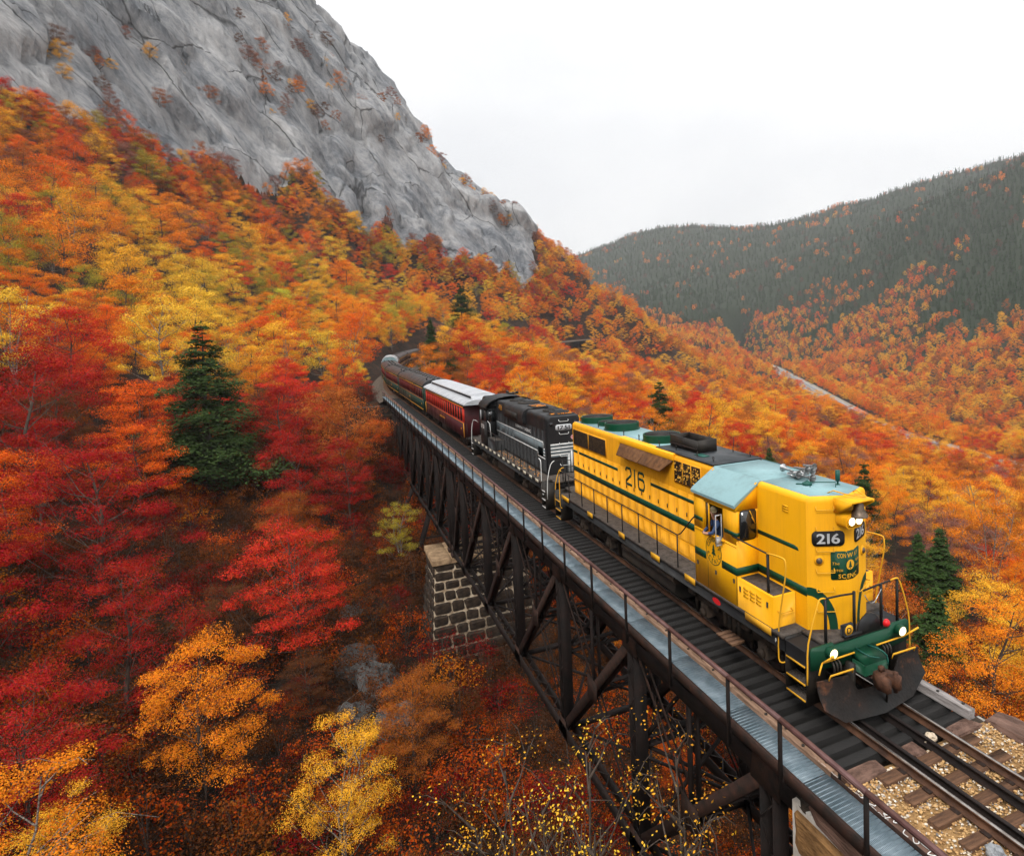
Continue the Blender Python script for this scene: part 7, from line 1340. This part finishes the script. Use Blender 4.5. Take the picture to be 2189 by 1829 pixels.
def mountain(P, name, label, s0):
    D, A = polar(P); nm, t = colour(P, D, g); z = hz(P); n = len(P)
    up = sstep(-42, 110, z)+.75*fbm(np.c_[P/190, np.full(n, 2.)], 3)+.45*fbm(np.c_[P/45, np.full(n, 8.)], 2); con = (up+g.normal(size=n)*.13) > .34
    far = g.random(n) < .5*sstep(60, 240, z); bare = con & (g.random(n) < .05)
    t = np.where(con[:, None], np.array(PAL['spruce'])*(1+.5*(g.random((n, 1))-.5)), t); pat = con & (fbm(np.c_[P/75, np.full(n, 12.)], 2) > .36) & (g.random(n) < .30); con = con & ~pat; t = np.where(pat[:, None], np.array(PAL['orange'])*(.75+.4*g.random((n, 1))), t); t = np.where(bare[:, None], np.array(PAL['mauve'])*.6, t)
    vid = np.where(con & ~bare, 4+g.integers(0, 3, n), g.integers(0, 4, n))
    mass(name, P, D, A, nm, t, s0*(.5+.85*g.random(n))*road_young(P), C_FAR, 7, label, vid)
mountain(P3, 'valley_wood', 'orange and dark green wood on the valley floor and lower mountainside', .92)
mountain(P4, 'mountain_forest', 'dark hazy conifer forest on the far mountainsides', 1.15)
# undergrowth
PB = jgrid(-130, 14, -55, 40, 1.55, g); D, a = polar(PB); dt, st = track_dist(PB); m = (a > AZ0-.1) & (a < AZ1) & (D > 10) & (D < 125) & ~((dt < 4.5) & (st > 89)) & ~((dt < 4.5) & (st < 1.0)) & (rockness(PB) < .3)
m &= ~((np.abs(PB[:, 0]+42.5) < 4) & (np.abs(PB[:, 1]) < 5)); m &= g.random(len(PB)) < .8
PB = PB[m]; PB = PB[seen(PB, 2)]; D, a = polar(PB); nb = len(PB)
bp_ = np.array([PAL[c] for c in ('rust', 'brown', 'rust', 'brown', 'flame', 'crimson', 'brown', 'orange')]); tb = bp_[np.clip(((.5+.5*fbm(np.c_[PB/7, np.full(nb, 4.)], 2)+.4*(g.random(nb)-.5))*8).astype(int), 0, 7)]*(.32+.40*g.random((nb, 1)))
sb = .55+.95*g.random(nb)**1.5; scatter('undergrowth', np.c_[PB, hz(PB)-.15], g.random(nb)*6.28, np.c_[sb, sb, sb*(.7+.5*g.random(nb))], g.integers(0, 3, nb), np.clip(tb, 0, .9), C_BUSH, 'rust and brown undergrowth on the ravine floor', 'undergrowth')
# hero conifers
CON = []
for i, (H, R, op, dr, rg) in enumerate([(18, 4.6, .12, .10, .35), (14, 3.0, 0, .35, .15), (20, 5.0, .12, .08, .35), (9, 2.4, .0, .3, .2)]):
    V, F, lv, tv, tf = conifer(120+i, H=H, R=R, nw=int(24+H*1.1), base=.1, leaf=(.30 if op else .36) if H > 10 else .27, dens=3.6 if op else 2.4, droop=dr, open_=op, ragged=rg, tuft=.30 if op else 0.0); me = npmesh('trunk', tv, [tf], True); me.materials.append(M_BARK)
    CON.append((leafmesh('crown', V, F, lv, M_NEEDLE), me, H, R))
for i, (x, y, H, R, lab) in enumerate(HERO):
    c, t, h0, r0 = CON[(0, 1, 3, 2, 2, 2, 3, 3, 3, 3)[i]]; r = thing('pine_tree' if 'pine' in lab else 'spruce_tree', (x, y, float(hz(np.array([[x, y]]))[0])-.2), lab, 'conifer', 'dark conifers among the autumn trees', i*1.3); r.scale = (R/r0, R/r0, H/h0)
    o = link('crown', c, r); o['tint'] = [v*(1.25 if i == 0 else 1.0) for v in PAL['pine' if 'pine' in lab else 'green']]; link('trunk', t, r)
print('trees', len(P1), len(P2), len(P3), len(P4), 'bush', nb)

# slender saplings with a few bright leaves in front of the trestle foot
for i, (x, y, zt, H_, lab) in enumerate([(-5.6, -6.0, -2.4, 15.0, 'slender sapling with sparse yellow leaves overlapping the trestle bottom chord'), (-3.6, -4.3, -2.0, 14.0, 'sparse golden sapling at the bottom edge against the near trestle posts'), (-8.9, -7.2, -4.8, 13.0, 'thin golden sapling right of the large golden birch'), (-4.9, -7.2, -4.0, 14.0, 'thin yellow leaved sapling at the bottom edge below the pier')]):
    g0 = float(hz(np.array([[x, y]]))[0])-.2; H_ = zt-g0
    V, F, lv, tv, tf = broadleaf(330+i, H=H_, CR=1.9, nl=950, leaf=.08, nclump=30, base=.55, flat=.9, stems=2); r = thing('birch_sapling', (x, y, g0), lab, 'tree', 'thin saplings in front of the trestle'); o = link('crown', leafmesh('crown', V, F, lv, M_LEAF), r); o['tint'] = [float(v) for v in PAL[('yellow', 'gold', 'gold', 'yellow')[i]]]; me = npmesh('trunk', tv, [tf], True); me.materials.append(M_BARK); link('trunk', me, r)
# leafless pale shrubs beyond the locomotive nose
for i, (x, y, H_, lab) in enumerate([(-9.5, 11.5, 6.5, 'leafless white twigged sapling right of the locomotive nose'), (-30, 33, 6.0, 'bare pale sapling among orange crowns below the spruce pair'), (-62, 40, 7.0, 'bare pale sapling above the black roof hatch')]):
    V, F, lv, tv, tf = broadleaf(300+i, H=H_, CR=1.6, nl=8, leaf=.06, nclump=16, base=.25, stems=3); me = npmesh('branches', tv, [tf], True); me.materials.append(pm('bleached_twig', (.34, .28, .24), (.6, .53, .48), 8, .8) if i == 0 else bpy.data.materials['bleached_twig']); o = link('bare_sapling', me); o.location = (x, y, float(hz(np.array([[x, y]]))[0])-.2); tag(o, lab, 'sapling')
# boulders in the ravine
for i, (x, y, s) in enumerate([(-41, -9.6, 1.5), (-38.5, -8.4, 1.9), (-36, -9.8, 1.3), (-34.5, -7.6, 1.5), (-32, -9.0, .9), (-24, -11.5, 1.2), (-22, -9.0, .8), (-17, -12.0, .9), (-13.5, -9.5, .7), (-27, -16, .8), (-46, -9.5, 1.0), (-20, -15.5, .7)]):
    boulder('boulder', (x, y, float(hz(np.array([[x, y]]))[0])+.15*s), s, i*2.7+1, M_BOULDER, '%s grey boulder from the pier down the brushy ravine' % ORD[i], 'boulder', 'boulders in the ravine left of the trestle', .9)
# ------------------------------------------------------------------ air
def build_haze():
    bm = bmesh.new(); bmesh.ops.create_cube(bm, size=1.0)
    lo = Vector((-3400, -1200, float(gz.min())-3)); hi = Vector((120, 2700, max(float(GZ.max())+30, 330)))
    for v in bm.verts: v.co = Vector((lo[i]+(v.co[i]+.5)*(hi[i]-lo[i]) for i in range(3)))
    me = bpy.data.meshes.new('haze'); bm.to_mesh(me); bm.free()
    m = bpy.data.materials.new('mountain_air'); m.use_nodes = True; nt = m.node_tree; nt.nodes.clear()
    o = nt.nodes.new('ShaderNodeOutputMaterial'); v = nt.nodes.new('ShaderNodeVolumePrincipled')
    v.inputs['Color'].default_value = (.99, .99, 1.0, 1); v.inputs['Density'].default_value = HAZE_DENSITY; v.inputs['Anisotropy'].default_value = .25
    nt.links.new(v.outputs[0], o.inputs['Volume'])
    link('haze', me, None, m, 'stuff')
HAZE_DENSITY = 0.00014
build_haze()
